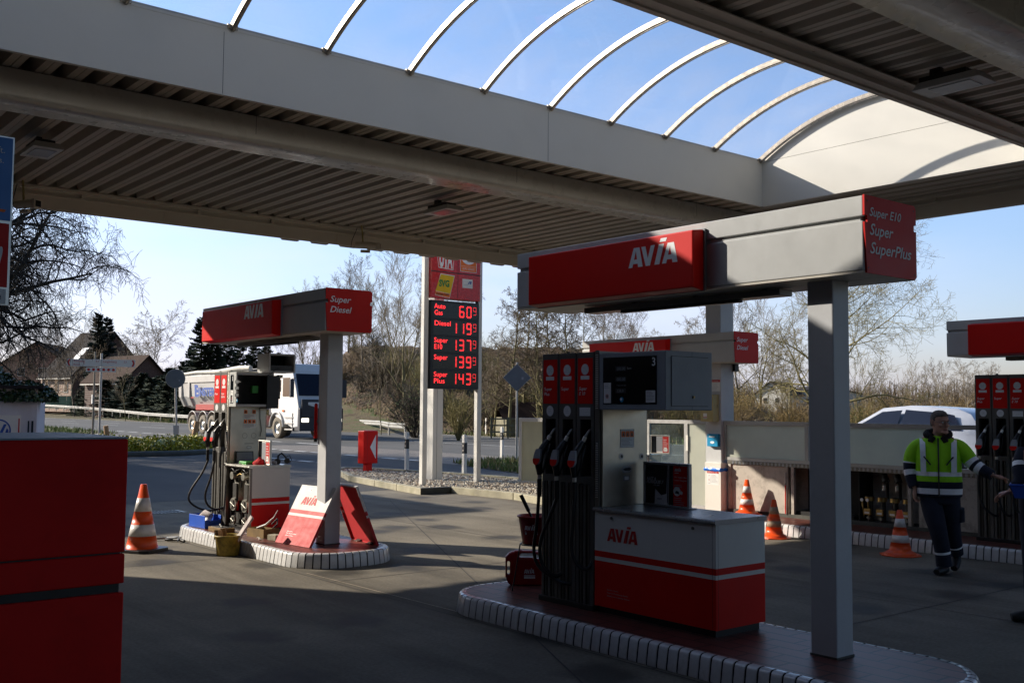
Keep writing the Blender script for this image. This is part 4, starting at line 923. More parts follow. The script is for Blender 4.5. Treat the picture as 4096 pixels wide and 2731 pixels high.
m=MB(); m.tube([(-.02,.08,.09),(.05,0,.13),(.10,-.08,.22),(.12,-.12,.30)],[.03,.035,.014,.01],'paper_white',8,asp=.4); m.build('cover_strip',t)
m=MB(); m.tube([(.02,-.1,.06),(.09,-.16,.15),(.13,-.10,.20),(.13,.0,.13)],.008,'rubber',6); m.build('cable',t)
t=thing('concrete_block','small grey block lying by the left post','block',(5.36,10.72,.1505),R(15)); MB().box(-.05,-.07,0,.05,.07,.065,'kerb_stone').build('block',t,bevel=.006)
t=thing('hand_tools','loose wrenches and tubing lying by the kerb','tools',(4.80,12.55,0)); m=MB()
m.tube([(-.25,.15,.02),(.05,.0,.03),(.16,-.06,.02)],.014,'machinery',7); m.tube([(.0,-.05,.02),(.1,-.25,.03),(.12,-.33,.02)],.018,'machinery_dark',7); m.tube([(.02,.03,.03),(.15,-.17,.05)],.012,'aluminium',6); m.tube([(-.02,-.1,.02),(.1,-.2,.06),(.05,-.3,.02)],.008,'rubber',6); m.build('tools',t)
t=thing('wrench','silver wrench lying on the left island paving','wrench',(5.28,10.95,.1535),R(70)); m=MB(); m.box(-.10,-.008,0,.10,.008,.006,'aluminium'); m.cyl((.10,0,0),(.10,0,.007),.017,'aluminium',n=6); m.cyl((-.10,0,0),(-.10,0,.007),.015,'aluminium',n=10); m.build('wrench',t)
# removed pump panels leaning against the left post
mat('panel_red_matt',(.50,.035,.04),.62,var=.10,vs=4,spec=.25,dirt=.3,dcol=(.3,.03,.03),ds=5); mat('panel_white_matt',(.62,.60,.58),.6,var=.05,vs=3,spec=.25,dirt=.3,dcol=(.4,.38,.35),ds=4)
def lean_panel(loc,M,label,back):
    t=thing('leaning_board',label,'panel',loc,0,'removed pump panels leaning on the left post'); t.rotation_euler=M
    W,H=.655,.70; m=MB(); th=.028
    for z0,z1,c in ((0,.33,'panel_red_matt'),(.33,.36,'panel_white_matt'),(.36,.405,'panel_red_matt'),(.405,H,'panel_white_matt')):
        m.box(-W/2,0,z0,W/2,.004,z1,c); m.box(-W/2,.004,z0,-W/2+.003,th,z1,c); m.box(W/2-.003,.004,z0,W/2,th,z1,c)
    m.box(-W/2+.003,.004,0,W/2-.003,th,.004,'panel_red_matt'); m.box(-W/2+.003,.004,H-.004,W/2-.003,th,H,'panel_white_matt')
    o=m.build('sheet',t)
    m=MB(); F=FY(-W/2,0,0)
    m.avia(F,.14,.47,.09,'panel_red_matt',.002,1.35)
    for k in range(3): m.text(F,.13,.14-k*.024,('Rauchen verboten','Motor und Standheizung abstellen','Abfuellen nur in Gefaesse')[k],.010,'lettering_white',o=.002)
    for u in (.20,.50): m.cyl((-W/2+u,-.006,.655),(-W/2+u,0,.655),.011,'aluminium',n=12)
    if back:
        Fb=Fr((W/2,.0045,0),(-1,0,0),(0,0,1)); m.rect(Fb,.03,.03,W-.03,H-.03,'panel_red_matt',.002); 
        for u in (.12,.42):
            m.box(-W/2+u,.006,.0,-W/2+u+.10,.05,.022,'machinery_dark')
            for k in range(6): m.box(-W/2+u+.015*k,.05,.0,-W/2+u+.015*k+.008,.06,.03,'machinery')
    m.build('lettering',o); return t
LP1=(5.33,10.26,.153); lean_panel(LP1,(R(-29),R(0),R(-84)),'white and red panel with faded lettering leaning on the left post',False)
LP2=(6.10,9.99,.153); lean_panel(LP2,(R(-22),0,R(84)),'red backed panel leaning on the far side of the left post',True)
# items on the opened pump counter
t=thing('laptop','small black laptop standing open on the opened pump counter','laptop',(5.46,11.98,.947),R(-8)); m=MB(); m.box(-.0,-.16,0,.20,.02,.02,'black_plastic'); m.build('base',t); m=MB(); m.box(0,.02,.02,.215,.03,.15,'black_plastic',Matrix.Rotation(R(-10),4,'X')); m.box(.012,.0185,.035,.203,.0205,.14,'head_grey',Matrix.Rotation(R(-10),4,'X')); m.build('screen',t)
t=thing('green_case','flat green tool case on the opened pump counter','case',(5.44,11.78,.947)); MB().box(-.0,-.1,0,.22,.1,.035,'pcb_green').build('case',t,bevel=.008)
t=thing('red_cloth','crumpled red cloth on the opened pump counter','cloth',(5.60,11.62,.947))
m=MB(); rg=random.Random(3); k1,k2=10,7; vs=[]
for i in range(k1):
    for j in range(k2):
        a=2*PI*i/k1; q=j/(k2-1); rr=.10*math.cos(q*PI/2)*(1+.3*rg.uniform(-1,1)); vs.append((rr*math.cos(a),rr*.8*math.sin(a),.07*math.sin(q*PI/2)*(1+.35*rg.uniform(-1,1))))
m.add(vs,[(i*k2+j,((i+1)%k1)*k2+j,((i+1)%k1)*k2+j+1,i*k2+j+1) for i in range(k1) for j in range(k2-1)],'cloth_red',True); m.build('cloth',t,sub=2)
t=thing('headset','black headset and cable on the opened pump counter','headset',(5.88,11.62,.947)); m=MB(); m.tube([(-.06,0,.02),(-.05,0,.10),(0,.02,.13),(.05,0,.08),(.07,0,.02)],.012,'black_plastic',7); m.tube([(-.07,-.02,.03),(-.05,.03,.03)],.04,'black_plastic',10); m.tube([(.06,-.02,.035),(.08,.03,.035)],.035,'black_plastic',10); m.tube([(.05,0,.08),(.10,0,.10),(.12,-.02,.05),(.09,-.03,.005)],.005,'rubber',5); m.build('headset',t)
t=thing('computer_mouse','pale computer mouse beside the red cloth','mouse',(5.74,11.54,.947)); MB().tube([(0,-.05,.012),(0,-.02,.02),(0,.03,.018),(0,.05,.01)],[.012,.026,.026,.01],'glove_cloth',10).build('mouse',t)
t=thing('red_tube','slim red tube with dark end fixed to the rear of the left post','tube',(5.583,10.24,1.27)); m=MB(); m.cyl((0,0,.03),(0,0,.40),.019,'sign_red',n=14); m.cyl((0,0,.40),(0,0,.415),.014,'sign_red',n=12); m.cyl((0,0,-.01),(0,0,.03),.020,'black_plastic',n=14); m.box(.0,-.02,.2,.03,.0,.23,'steel_dark'); m.build('tube',t)
# ---------------------------------------------------------------- foreground machine and posters at far left
t=thing('vacuum_machine','large dark red machine cropped at the lower left','machine',(.0,3.0,0))
m=MB()
def slab(x0,x1,z0,z1,y0=0.0,c='machine_red',dz0=0,dz1=0): 
    m.add([(x0,y0,z0+dz0),(x1,y0,z0),(x1,y0+.62,z0),(x0,y0+.62,z0+dz0),(x0,y0,z1+dz1),(x1,y0,z1),(x1,y0+.62,z1),(x0,y0+.62,z1+dz1)],[(0,1,5,4),(1,2,6,5),(2,3,7,6),(3,0,4,7),(4,5,6,7),(0,3,2,1)],c)
slab(-.55,1.035,1.233,1.553); slab(-.55,1.035,1.145,1.228,.0); slab(-.55,1.035,.10,1.120,.0); slab(-.54,1.025,.1,1.54,.01,'black_plastic')
m.build('casing',t,bevel=.004); m=MB(); m.box(-.5,.05,0,.98,.56,.1,'black_plastic'); m.build('plinth',t); m=MB(); m.box(-.55,.0,1.5535,1.035,.62,1.5585,'head_grey'); m.build('lid',t)
t=thing('advert_panel','blue and red advertising board cropped at the left edge','poster board',(.46,3.0,0))
m=MB(); m.box(-.5,-.0,1.915,.243,.012,2.372,'aluminium'); m.tube([(-.2,.03,1.915),(-.2,.03,0)],.02,'steel_dark',8); m.build('frame',t)
m=MB(); F=FY(-.5,0,0); W=.743
m.rect(F,0,2.143,W-.004,2.368,'blue_sheet'); m.rect(F,0,1.963,W-.006,2.135,'panel_red'); m.rect(F,0,1.918,W-.008,1.958,'paper_white')
m.text(F,W-.024,2.325,'Luft.',.017,'lettering_white',al='R'); m.text(F,W-.026,2.298,'es.',.015,'lettering_white',al='R'); m.poly(F,[(W-.1,2.17+.09),(W-.05,2.17+.095),(W-.045,2.17+.06),(W-.055,2.19),(W-.1,2.20)],'paper_white',.003)
m.text(F,W-.02,2.0,'AVIA!',.07,'lettering_white',al='R',bold=.03,w=.16,shear=.2); m.text(F,W-.02,1.93,'ohne',.018,'lettering_black',al='R',bold=.01); m.poly(F,[(W-.1,2.168),(W-.02,2.165),(W-.015,2.172),(W-.1,2.178)],'orange_ink',.003)
m.build('print',t)

t=thing('drain_grate','small metal drain grate in the paving beside the tall cone','drain cover',(6.05,15.85,.004)); m=MB(); m.box(-.28,-.2,0,.28,.2,.004,'steel_dark')
for k in range(9): m.box(-.25+.056*k,-.17,.004,-.222+.056*k,.17,.007,'black_void')
m.build('grate',t)
# ================================================================ FAR ISLAND: windscreen, tank cabinet, bin
t=thing('windscreen','long aluminium windscreen with frosted and clear panes above the tank cabinets','screen',(12.2,6,.1505))
m=MB(); 
def fr(y0,y1,z0,z1,w=.05,d=.05): m.box(.0,y0,z0,d,y1,z1,'alu_frame')
ZT=1.33
fr(.1,3.93,ZT-.055,ZT); fr(4.22,8.0,ZT-.055,ZT); fr(.1,3.93,.755,.80); fr(4.22,8.0,-.0,.05)
for y in (.44,2.38,2.46,4.22,4.63,5.43): 
    y0=.0 if y>4.2 else .80
    m.box(.002,y,y0,.048,y+.055 if y not in (4.63,) else y+.07,ZT-.056,'alu_frame')
m.box(.002,3.88,.80,.048,3.93,ZT-.056,'alu_frame')
m.box(-.004,4.62,.86,.002,4.66,1.10,'white_paint')
m.build('frame',t)
def pane(y0,y1,z0,z1,mt): q=MB(); q.box(.02,y0,z0,.028,y1,z1,mt); q.build('pane',t)
pane(.50,2.38,.80,ZT-.056,'frosted_glass'); pane(2.515,3.88,.80,ZT-.056,'frosted_glass'); pane(4.275,4.63,.05,ZT-.056,'frosted_glass'); pane(4.70,5.43,.05,ZT-.056,'clear_glass'); pane(5.485,8.0,.05,ZT-.056,'clear_glass')
t=thing('tank_cabinet','low grimy metal cabinet with open compartments under the windscreen','cabinet',(12.2,6,.1505))
m=MB()
m.box(0,.0,.70,.42,3.86,.752,'steel_dark'); m.box(.0,.0,.0,.42,3.86,.05,'kerb_dark'); m.box(.36,.02,.05,.40,3.84,.70,'grime_panel')
for y in (.0,.80,.95,2.70,2.80,3.80): m.box(.0,y,.05,.05 if y not in(.0,3.8) else .40,y+.045,.70,'grime_panel')
for k in range(60): m.box(-.004,.02+k*.063,.704,-.0005,.05+k*.063,.748,'counter_steel')
m.build('cabinet_frame',t)
m=MB(); m.box(.005,.045,.05,.03,.80,.70,'grime_panel'); m.build('closed_door',t)
m=MB(); m.box(.020,2.845,.05,.035,3.80,.70,'grime_panel'); m.build('closed_door',t)
m=MB(); m.box(.05,1.80,.05,.36,2.70,.10,'black_void'); m.box(.34,1.72,.05,.358,2.70,.69,'black_void'); m.box(.04,1.70,.05,.36,1.72,.69,'black_void'); m.build('dark_compartment',t)
m=MB(); m.tube([(-.012,2.83,.05),(-.012,2.83,.45)],.008,'sign_red',6); m.tube([(-.012,2.83,.45),(-.012,2.83,.62)],.009,'aluminium',6); m.build('door_rod',t)
m=MB(); rg=random.Random(9)
for k in range(4):
    y=1.05+.18*k
    m.cyl((.10,y,.32),(.10,y,.37),.062,'brass',n=20); m.cyl((.10,y,.37),(.10,y,.378),.055,'machinery_dark',n=18); m.cyl((.12,y,.05),(.12,y,.32),.035,'machinery_dark',n=12); m.box(.03,y-.045,.14,.06,y+.045,.22,'brass'); m.rect(FX(.029,y+.035,0),0,.155,.07,.18,'paper_white'); m.tube([(.12,y,.1),(.05,y,.1)],.02,'machinery',8)
    if k<3: m.tube([(.18,y-.03,.35),(.18,y-.03,.55),(.12,y-.03,.60)],[.02,.02,.045],'machinery_dark',10); m.cyl((.12,y-.05,.58),(.15,y+.0,.66),.045,'machinery_dark',n=12); m.cyl((.10,y-.03,.47),(.10,y-.03,.53),.022,'aluminium',n=10)
for y in (1.58,1.66): m.cyl((.02,y,.33),(.03,y,.33),.022,'paper_white',n=14); m.tube([(.04,y,.33),(.10,y+.02,.1)],.012,'brass',6)
m.build('valves',t)
t=thing('litter_bin','white bin with blue bag and notice beside the far post','bin',(12.1,9.90,.1505))
m=MB(); m.box(0,0,0,.30,.30,.665,'white_paint'); m.build('body',t,bevel=.004); 
m=MB(); m.box(-.002,-.002,.665,.302,.302,.71,'white_paint'); m.box(.05,.05,.711,.25,.25,.714,'black_void'); m.build('lid',t,bevel=.004)
m=MB(); rg=random.Random(5); n=40; pts=[]
per=[(-.008,-.008),(.308,-.008),(.308,.308),(-.008,.308)]
vs=[]
for i in range(n):
    s_=i/n*4; k=int(s_); a=Vector(per[k]).lerp(Vector(per[(k+1)%4]),s_-k); 
    for j,(z,o) in enumerate(((.632,.0),(.622,.010),(.60,.012),(.588,.002))): vs.append((a.x+(a.x-.15)*o*5*rg.uniform(.5,1.3),a.y+(a.y-.15)*o*5*rg.uniform(.5,1.3),z+rg.uniform(-.008,.008)))
m.add(vs,[(4*i+j,4*((i+1)%n)+j,4*((i+1)%n)+j+1,4*i+j+1) for i in range(n) for j in range(3)],'blue_bag',True); m.build('bag_rim',t)
m=MB(); F=FX(0,.30,0); m.rect(F,.04,.38,.26,.58,'paper_white',.001); m.rect(F,.04,.55,.26,.58,'lettering_red',.002); m.text(F,.05,.557,'Einwurf nur hier',.014,'lettering_white',w=.19,o=.003); m.lines(F,.12,.53,.13,7,.018,'lettering_grey'); m.poly(F,[(.06,.40),(.10,.40),(.10,.50),(.088,.525),(.072,.525),(.06,.50)],'lettering_grey',.002); m.poly(F,[(.064,.404),(.096,.404),(.096,.498),(.086,.52),(.074,.52),(.064,.498)],'paper_white',.0025); m.rect(F,.067,.45,.093,.458,'lettering_red',.003); m.build('notice',t)
t=thing('towel_dispenser','bright blue wipe dispenser on the far post','dispenser',(12.15,9.95,1.28-.18)); m=MB(); m.box(-.06,0,0,-.001,.20,.185,'cyan_plastic'); m.build('case',t,bevel=.004); m=MB(); F=FX(-.06,.20,0); m.rect(F,.035,.135,.145,.15,'lettering_white'); m.disc(F,.10,.06,.018,'lettering_white',.002,20,2.2); m.build('slot',t)
t=thing('control_box','ochre metal control box mounted on the far post','box',(12.15,9.97,1.47)); m=MB(); m.box(-.14,-.0,0,-.001,.24,.40,'ochre_paint'); m.build('case',t,bevel=.006); m=MB(); F=FX(-.141,.24,0); m.rect(F,.06,.04,.13,.12,'paper_white'); m.rect(F,.06,.06,.13,.07,'lettering_red',.003); m.rect(F,.06,.045,.13,.052,'lettering_black',.003); m.rect(FY(-.14,-.001,0),.09,.20,.10,.25,'lettering_black'); m.build('sticker',t)
t=thing('post_notice','white notice with red heading on the far post','notice',(12.148,9.94,1.92)); m=MB(); m.box(-.004,.0,0,0,.19,.17,'paper_white'); F=FX(-.004,.19,0); m.rect(F,0,.135,.19,.17,'lettering_red',.001); m.text(F,.02,.143,'Bitte beachten',.014,'lettering_white',w=.14,shear=.2); m.lines(F,.04,.12,.13,6,.018,'lettering_grey'); m.build('sheet',t)
t=thing('speaker_box','small dark speaker under the far sign box','speaker',(12.42,9.88,2.22)); MB().box(0,0,0,.09,.05,.11,'black_plastic').build('case',t,bevel=.004)
t=thing('cabinet_bench','white rounded cabinet seen between the pumps','cabinet',(13.6,13.2,0)); m=MB(); m.box(0,0,0,.6,1.3,.78,'white_paint'); m.box(-.02,-.02,.78,.62,1.32,.83,'canopy_cream'); m.build('body',t,bevel=.012)
t=thing('red_can','red plastic can standing behind the white bin','can',(12.55,10.75,.0)); m=MB(); m.tube([(0,0,0),(0,0,.03),(0,0,.34),(0,0,.42),(.03,0,.47)],[.13,.14,.13,.09,.03],'sign_red',14); m.build('body',t)
# ================================================================ PRICE SIGN
t=thing('price_sign','tall forecourt price sign with red digital prices','sign',(12.0,17.5,.0),0)
m=MB(); 
for x in (.0,1.39): m.box(x-.055,-.055,0,x+.055,.055,6.6,'white_paint')
m.build('posts',t,bevel=.006)
m=MB(); m.box(.90,.95,0,1.16,1.20,6.2,'white_paint'); m.box(1.0,.945,.05,1.006,.949,6.2,'grout'); m.build('rear_pylon',t,bevel=.01)
m=MB(); m.box(.085,-.09,2.03,1.335,.09,3.86,'black_plastic'); pb=m.build('price_panel',t,bevel=.006)
mat('led_red',(1.,.03,.035),.5,var=0,emit=1.5); mat('screen_dark',(.012,.015,.02),.12,var=.1); mat('backlit_red',(.60,.010,.012),.25,var=.03,coat=.3)
F=FY(.085,-.09,0); m=MB(); SEG={'0':'abcdef','1':'bc','2':'abged','3':'abgcd','4':'fgbc','5':'afgcd','6':'afgedc','7':'abc','8':'abcdefg','9':'abcdfg'}
def digit(c,a,b,w,h):
    # dotted seven segment figure
    P={'a':((0,h),(w,h)),'b':((w,h),(w,h/2)),'c':((w,h/2),(w,0)),'d':((0,0),(w,0)),'e':((0,0),(0,h/2)),'f':((0,h/2),(0,h)),'g':((0,h/2),(w,h/2))}
    for s_ in SEG[c]:
        (x0,y0),(x1,y1)=P[s_]; L_=math.hypot(x1-x0,y1-y0); n=max(3,int(L_/.022)); r=.0085 if h>.18 else .006
        hor=y0==y1
        for k in range(n):
            q=(k+.5)/n; 
            for off in ((-.008,.008) if h>.18 else (0,)):
                m.rect(F,a+x0+(x1-x0)*q-r*(1 if hor else .8)+(0 if hor else off),b+y0+(y1-y0)*q-r*.8+(off if hor else 0),a+x0+(x1-x0)*q+r*(1 if hor else .8)+(0 if hor else off),b+y0+(y1-y0)*q+r*.8+(off if hor else 0),'led_red',.006)
rows=[(('Auto','Gas'),'60'),(('Diesel',),'119'),(('Super','E10'),'137'),(('Super',),'139'),(('Super','Plus'),'143')]
for k,(ws,num) in enumerate(rows):
    zt=3.86-.055-k*.352; zb=zt-.305
    m.rect(F,.06,zb,1.20,zt,'screen_dark',.003)
    for j,w_ in enumerate(ws): m.text(F,.085,zt-.115-j*.135,w_,.10,'led_red',.006,bold=.0,w=.36*len(w_)/5.2)
    for j,c in enumerate(num[::-1]): digit(c,.925-.19*j-(.0 if c!='1' else 0),zb+.045,.105 if c!='1' else .105,.215)
    digit('9',1.095,zb+.105,.07,.155)
m.build('price_digits',pb)
m=MB(); m.box(.06,-.12,3.90,1.34,.12,6.4,'backlit_red'); lp=m.build('logo_panel',t,bevel=.012)
F=FY(.06,-.12,0); m=MB(); W=1.28
for zz in (4.44,5.08): m.rect(F,.0,zz,W,zz+.02,'lettering_black')
m.rect(F,.68,3.93,.69,6.3,'lettering_black')
m.poly(F,[(.10,3.955),(.475,3.915),(.60,4.395),(.235,4.415)],'lettering_white',.003) ; m.poly(F,[(.11,4.045),(.49,4.01),(.585,4.38),(.245,4.40)],'yellow_ink',.005); m.poly(F,[(.112,3.965),(.468,3.927),(.485,4.0),(.112,4.035)],'orange_ink',.005)
m.text(F,.20,4.15,'SVG',.13,'green_ink',.007,bold=.05,w=.26); m.text(F,.135,3.97,'Europa-Tank',.042,'lettering_black',.007,bold=.03,w=.32)
m.rect(F,.80,4.16,1.07,4.35,'paper_white',.003); m.poly(F,[(.94,4.25),(.975,4.25),(1.0,4.31),(.985,4.31)],'blue_ink',.005); m.poly(F,[(.99,4.25),(1.03,4.25),(1.04,4.31),(1.01,4.31)],'blue_ink',.005); m.rect(F,.83,4.225,.95,4.233,'lettering_grey',.005)
m.poly(F,[(.18,4.53),(.56,4.51),(.60,5.0),(.12,5.0)],'lettering_white',.003); m.poly(F,[(.19,4.545),(.55,4.525),(.585,4.99),(.135,4.99)],'sign_red',.004); m.text(F,.20,4.57,'UTA',.36,'lettering_white',.006,bold=.06,w=.34)
m.rect(F,.74,4.50,1.17,5.0,'lettering_white',.003); m.rect(F,.75,4.51,1.16,4.99,'orange_ink',.004); m.disc(F,.955,4.80,.14,'lettering_white',.005,26,1.3); m.text(F,.80,4.545,'EURO SERVICE',.045,'lettering_white',.006,w=.31); m.rect(F,.76,4.62,1.15,4.625,'lettering_white',.006)
m.build('logos',lp)
# planted gravel island
G_=[(12.75,22.6),(12.45,21.6),(11.84,20.18),(11.52,18.58),(11.12,16.28),(11.80,16.24),(11.92,14.5),(11.5,12.6),(11.9,10.0),(14.9,10.0),(14.75,14),(14.8,17),(14.5,20),(13.9,22.6),(13.4,23.1)]
def inset(P,d):
    n=len(P); out=[]; A=sum(P[i][0]*P[(i+1)%n][1]-P[(i+1)%n][0]*P[i][1] for i in range(n)); s_=1 if A>0 else -1
    for i in range(n):
        p,q,r_=Vector(P[i-1]),Vector(P[i]),Vector(P[(i+1)%n]); a=(q-p).normalized(); b=(r_-q).normalized()
        na=Vector((-a.y,a.x))*s_; nb=Vector((-b.y,b.x))*s_; k=(na+nb).normalized(); out.append(q+k*d/max(.4,k.dot(na)))
    return out
t=thing('planted_verge','raised gravel island with mossy stone kerb under the price sign','traffic island',(0,0,0))
G_=[Vector(p) for p in G_]; I=inset(G_,.14); m=MB(); n=len(G_)
for i in range(n):
    a,b=G_[i],G_[(i+1)%n]; c,d=I[i],I[(i+1)%n]; k=max(1,int((b-a).length/1.0))
    for j in range(k):
        e=.006/(b-a).length; s0,s1=j/k+e,(j+1)/k-e; q=[a.lerp(b,s0),a.lerp(b,s1),c.lerp(d,s1),c.lerp(d,s0)]
        mt='kerb_dark' if i==4 else 'kerb_stone'
        vs=[(p.x,p.y,0) for p in q]+[(p.x,p.y,.125) for p in q]; 
        cx_=[q[0].lerp(q[3],.12),q[1].lerp(q[2],.12)]
        m.add(vs,[(0,1,5,4),(4,5,6,7),(3,7,6,2),(0,4,7,3),(1,2,6,5)],mt)
m.build('kerb',t,bevel=.012)
m=MB(); m.add([(p.x,p.y,.07) for p in I],[tuple(range(n))],'bank_soil'); m.build('soil',t)
def inpoly(x,y,P):
    c=False;j=len(P)-1
    for i in range(len(P)):
        if (P[i][1]>y)!=(P[j][1]>y) and x<(P[j][0]-P[i][0])*(y-P[i][1])/(P[j][1]-P[i][1])+P[i][0]: c=not c
        j=i
    return c
for k,c in enumerate(((.46,.39,.29),(.32,.25,.17),(.60,.54,.43),(.22,.16,.11))): mat('pebble_%d'%k,c,.8,var=.2,vs=10)
m=MB(); rg=random.Random(2); cnt=0
oct_=[(1,0,0),(-1,0,0),(0,1,0),(0,-1,0),(0,0,1),(.7,.7,.3),(-.7,.7,.2),(-.7,-.7,.3),(.7,-.7,.2)]; of=[(4,0,5),(4,5,2),(4,2,6),(4,6,1),(4,1,7),(4,7,3),(4,3,8),(4,8,0)]
while cnt<6500:
    x,y=rg.uniform(11.1,14.8),rg.uniform(12.5,23)
    if not inpoly(x,y,I): continue
    s_=rg.uniform(.018,.045); a=rg.uniform(0,6.28); ca,sa=math.cos(a)*s_,math.sin(a)*s_; ys=rg.uniform(.6,1)
    m.add([(x+ca*p[0]-sa*p[1]*ys,y+sa*p[0]+ca*p[1]*ys,.075+p[2]*s_*rg.uniform(.5,.9)) for p in oct_],of,'pebble_%d'%rg.choice((0,0,1,2,2,3)),False); cnt+=1
o=m.build('pebbles'); tag(o,'pale brown pebbles filling the raised island under the price sign','gravel',kind='stuff')
# arrow lamp box
t=thing('arrow_sign','red box sign with white left pointing arrow on the gravel island','sign',(13.38,21.9,.07),R(8)); m=MB(); m.box(-.09,-.06,0,.09,.06,.26,'panel_red'); m.build('foot',t); m=MB(); m.box(-.22,-.12,.20,.22,.12,1.0,'sign_red'); bx=m.build('box',t,bevel=.02); m=MB(); m.poly(FY(-.22,-.12,0),[(.19,.60),(.37,.31),(.37,.90)],'lettering_white',.004); m.rect(FY(-.22,-.12,0),.10,.21,.104,.99,'lettering_black',.003); m.build('arrow',bx)
# translucent board
t=thing('pane_screen','white framed yellowish pane beside the gravel island','screen',(14.05,16.90,0),math.atan2(-2.3,.9)+0)
m=MB(); Wd=2.5
for a in ((0,.06,0+Wd,.12),(0,1.36,Wd,1.44),(0,.12,.07,1.36),(Wd-.07,.12,Wd,1.36)): m.box(a[0],-.03,a[1],a[2],.03,a[3],'white_paint')
for x in (.1,1.2,2.3): m.box(x,-.02,-.0,x+.04,.02,.06,'alu_frame')
m.build('frame',t,bevel=.004); m=MB(); m.box(.07,-.006,.12,Wd-.07,.006,1.36,'cream_board'); m.build('pane',t)
# delineators
def delin(x,y,rz,label,lean=0,g='black and white roadside marker posts'):
    t=thing('marker_post',label,'marker post',(x,y,0),rz,g); t.rotation_euler=(R(lean),0,rz)
    m=MB(); sec=[(-.06,.03),(0,-.045),(.06,.03),(.03,.045),(-.03,.045)]; n=5
    for z0,z1,c in ((0,.58,'white_paint'),(.58,.83,'lettering_black'),(.83,1.0,'white_paint')):
        vs=[(a,b,z0) for a,b in sec]+[(a,b,z1+(.03 if z1==1.0 and b<0 else (.0))) for a,b in sec]; m.add(vs,[(i,(i+1)%n,n+(i+1)%n,n+i) for i in range(n)]+[tuple(range(n,2*n))],c)
    m.build('post',t); m=MB(); F=Fr((-.06,.026,0),(.06,-.075,0),(0,0,1))
    for z in (.65,.76): m.disc(F,.05,z,.026,'aluminium',.004,14)
    m.build('reflector',t)
delin(14.87,22.43,R(-45),'leaning marker post between the arrow box and the price sign',2)
delin(14.46,19.4,R(-45),'marker post just left of the price sign right leg',-2)
delin(21.69,27.0,R(-35),'marker post with orange patch on the grass tuft',0)
delin(37.4,50.8,R(-40),'distant marker post across the road, left of a pair'); delin(39.0,50.1,R(-40),'distant marker post across the road, right of a pair')
delin(26.2,84,R(-30),'distant marker post on the far left grass verge'); delin(39.5,74.5,R(-30),'marker post behind the end of the right guardrail'); delin(60,150,R(-30),'tiny marker post behind the left guardrail')
# sign backs
mat('sign_back',(.15,.17,.19),.5,metal=.3,var=.08)
t=thing('diamond_sign','grey back of a diamond road sign on a thin pole','road sign',(20.34,24.6,0),R(-39.3)); m=MB(); m.cyl((0,0,0),(0,0,3.05),.032,'alu_frame',n=12); m.build('pole',t); m=MB(); F=FY(0,-.04,2.58); s_=.42; m.prism(F,[(0,-s_),(s_,0),(0,s_),(-s_,0)],-.012,-.002,'sign_back'); m.prism(F,[(.0,-s_-.012),(s_+.012,0),(0,s_+.012),(-s_-.012,0)],-.02,-.013,'white_paint'); m.rect(F,.14,-.06,.20,.02,'lettering_grey',.002); m.build('plate',t)
t=thing('round_sign','grey back of a round road sign on a tilted pole','road sign',(18.1,46.2,0),R(-27)); t.rotation_euler=(0,R(-2.2),R(-27)); m=MB(); m.cyl((0,0,0),(0,0,3.3),.05,'alu_frame',n=12); m.box(-.12,-.08,0,.12,.1,.75,'clad_grey'); m.build('pole',t); m=MB(); m.cyl((0,-.065,2.87),(0,-.05,2.87),.42,'sign_back',n=36); m.cyl((0,-.048,2.87),(0,-.036,2.87),.435,'white_paint',n=36); m.rect(FY(0,-.066,2.87),.14,-.12,.20,-.06,'lettering_grey',.003); m.build('disc',t)
t=thing('direction_sign','white bicycle direction signs to Langenberg on a grey pole','sign',(16.31,51.4,0),R(-22)); m=MB(); m.cyl((0,0,0),(0,0,4.15),.055,'alu_frame',n=12); m.build('pole',t); m=MB(); m.box(-1.55,-.09,3.50,0,-.06,3.85,'white_paint'); m.box(0.03,-.09,3.50,1.55,-.06,3.85,'white_paint'); m.box(-.68,-.09,3.24,.68,-.06,3.46,'white_paint')
F=FY(0,-.09,0); m.text(F,.08,3.70,'Langenberg',.10,'lettering_red',.004,w=.62); m.text(F,1.02,3.70,'2,1',.09,'lettering_red',.004); m.poly(F,[(1.38,3.52),(1.46,3.52),(1.53,3.675),(1.46,3.83),(1.38,3.83),(1.45,3.675)],'lettering_red',.004); m.text(F,-1.25,3.70,'Rietberg',.10,'lettering_red',.004,w=.5); m.text(F,-1.25,3.55,'Bokel',.09,'lettering_red',.004); m.text(F,-.25,3.70,'9,7',.09,'lettering_red',.004); m.poly(F,[(-1.38,3.52),(-1.46,3.52),(-1.53,3.675),(-1.46,3.83),(-1.38,3.83),(-1.45,3.675)],'lettering_red',.004)
for k in range(6): m.disc(F,-.56+.22*k+(.02 if k>2 else 0),3.35,.07,'lettering_red',.004,6)
m.build('arrow_boards',t)
t=thing('thin_sign_pole','thin dark pole with a small side plate beside the direction sign','pole',(16.5,53.0,0)); m=MB(); m.cyl((0,0,0),(0,0,4.3),.05,'steel_dark',n=10); m.box(-.09,-.05,1.7,-.04,.05,2.15,'paper_white'); m.build('pole',t)
for k,(x,y,rz,ry,lb) in enumerate(((17.54,54,0,-8,'small leaning wooden stump left of the hedge'),(18.4,45.0,0,10,'leaning mossy wooden stump at the right end of the hedge'))):
    t=thing('wooden_bollard',lb,'bollard',(x,y,0),0,'old wooden roadside bollards'); t.rotation_euler=(0,R(ry),0); m=MB(); m.tube([(0,0,-.02),(0,0,.95 if k else .6)],[.14,.12],'cardboard',10); m.build('stump',t)
def at(px,d):   # point at distance d in the direction of a given bearing
    a=yaw-math.atan((px-1176)/2371.7); return Vector((math.cos(a)*d,math.sin(a)*d,0))
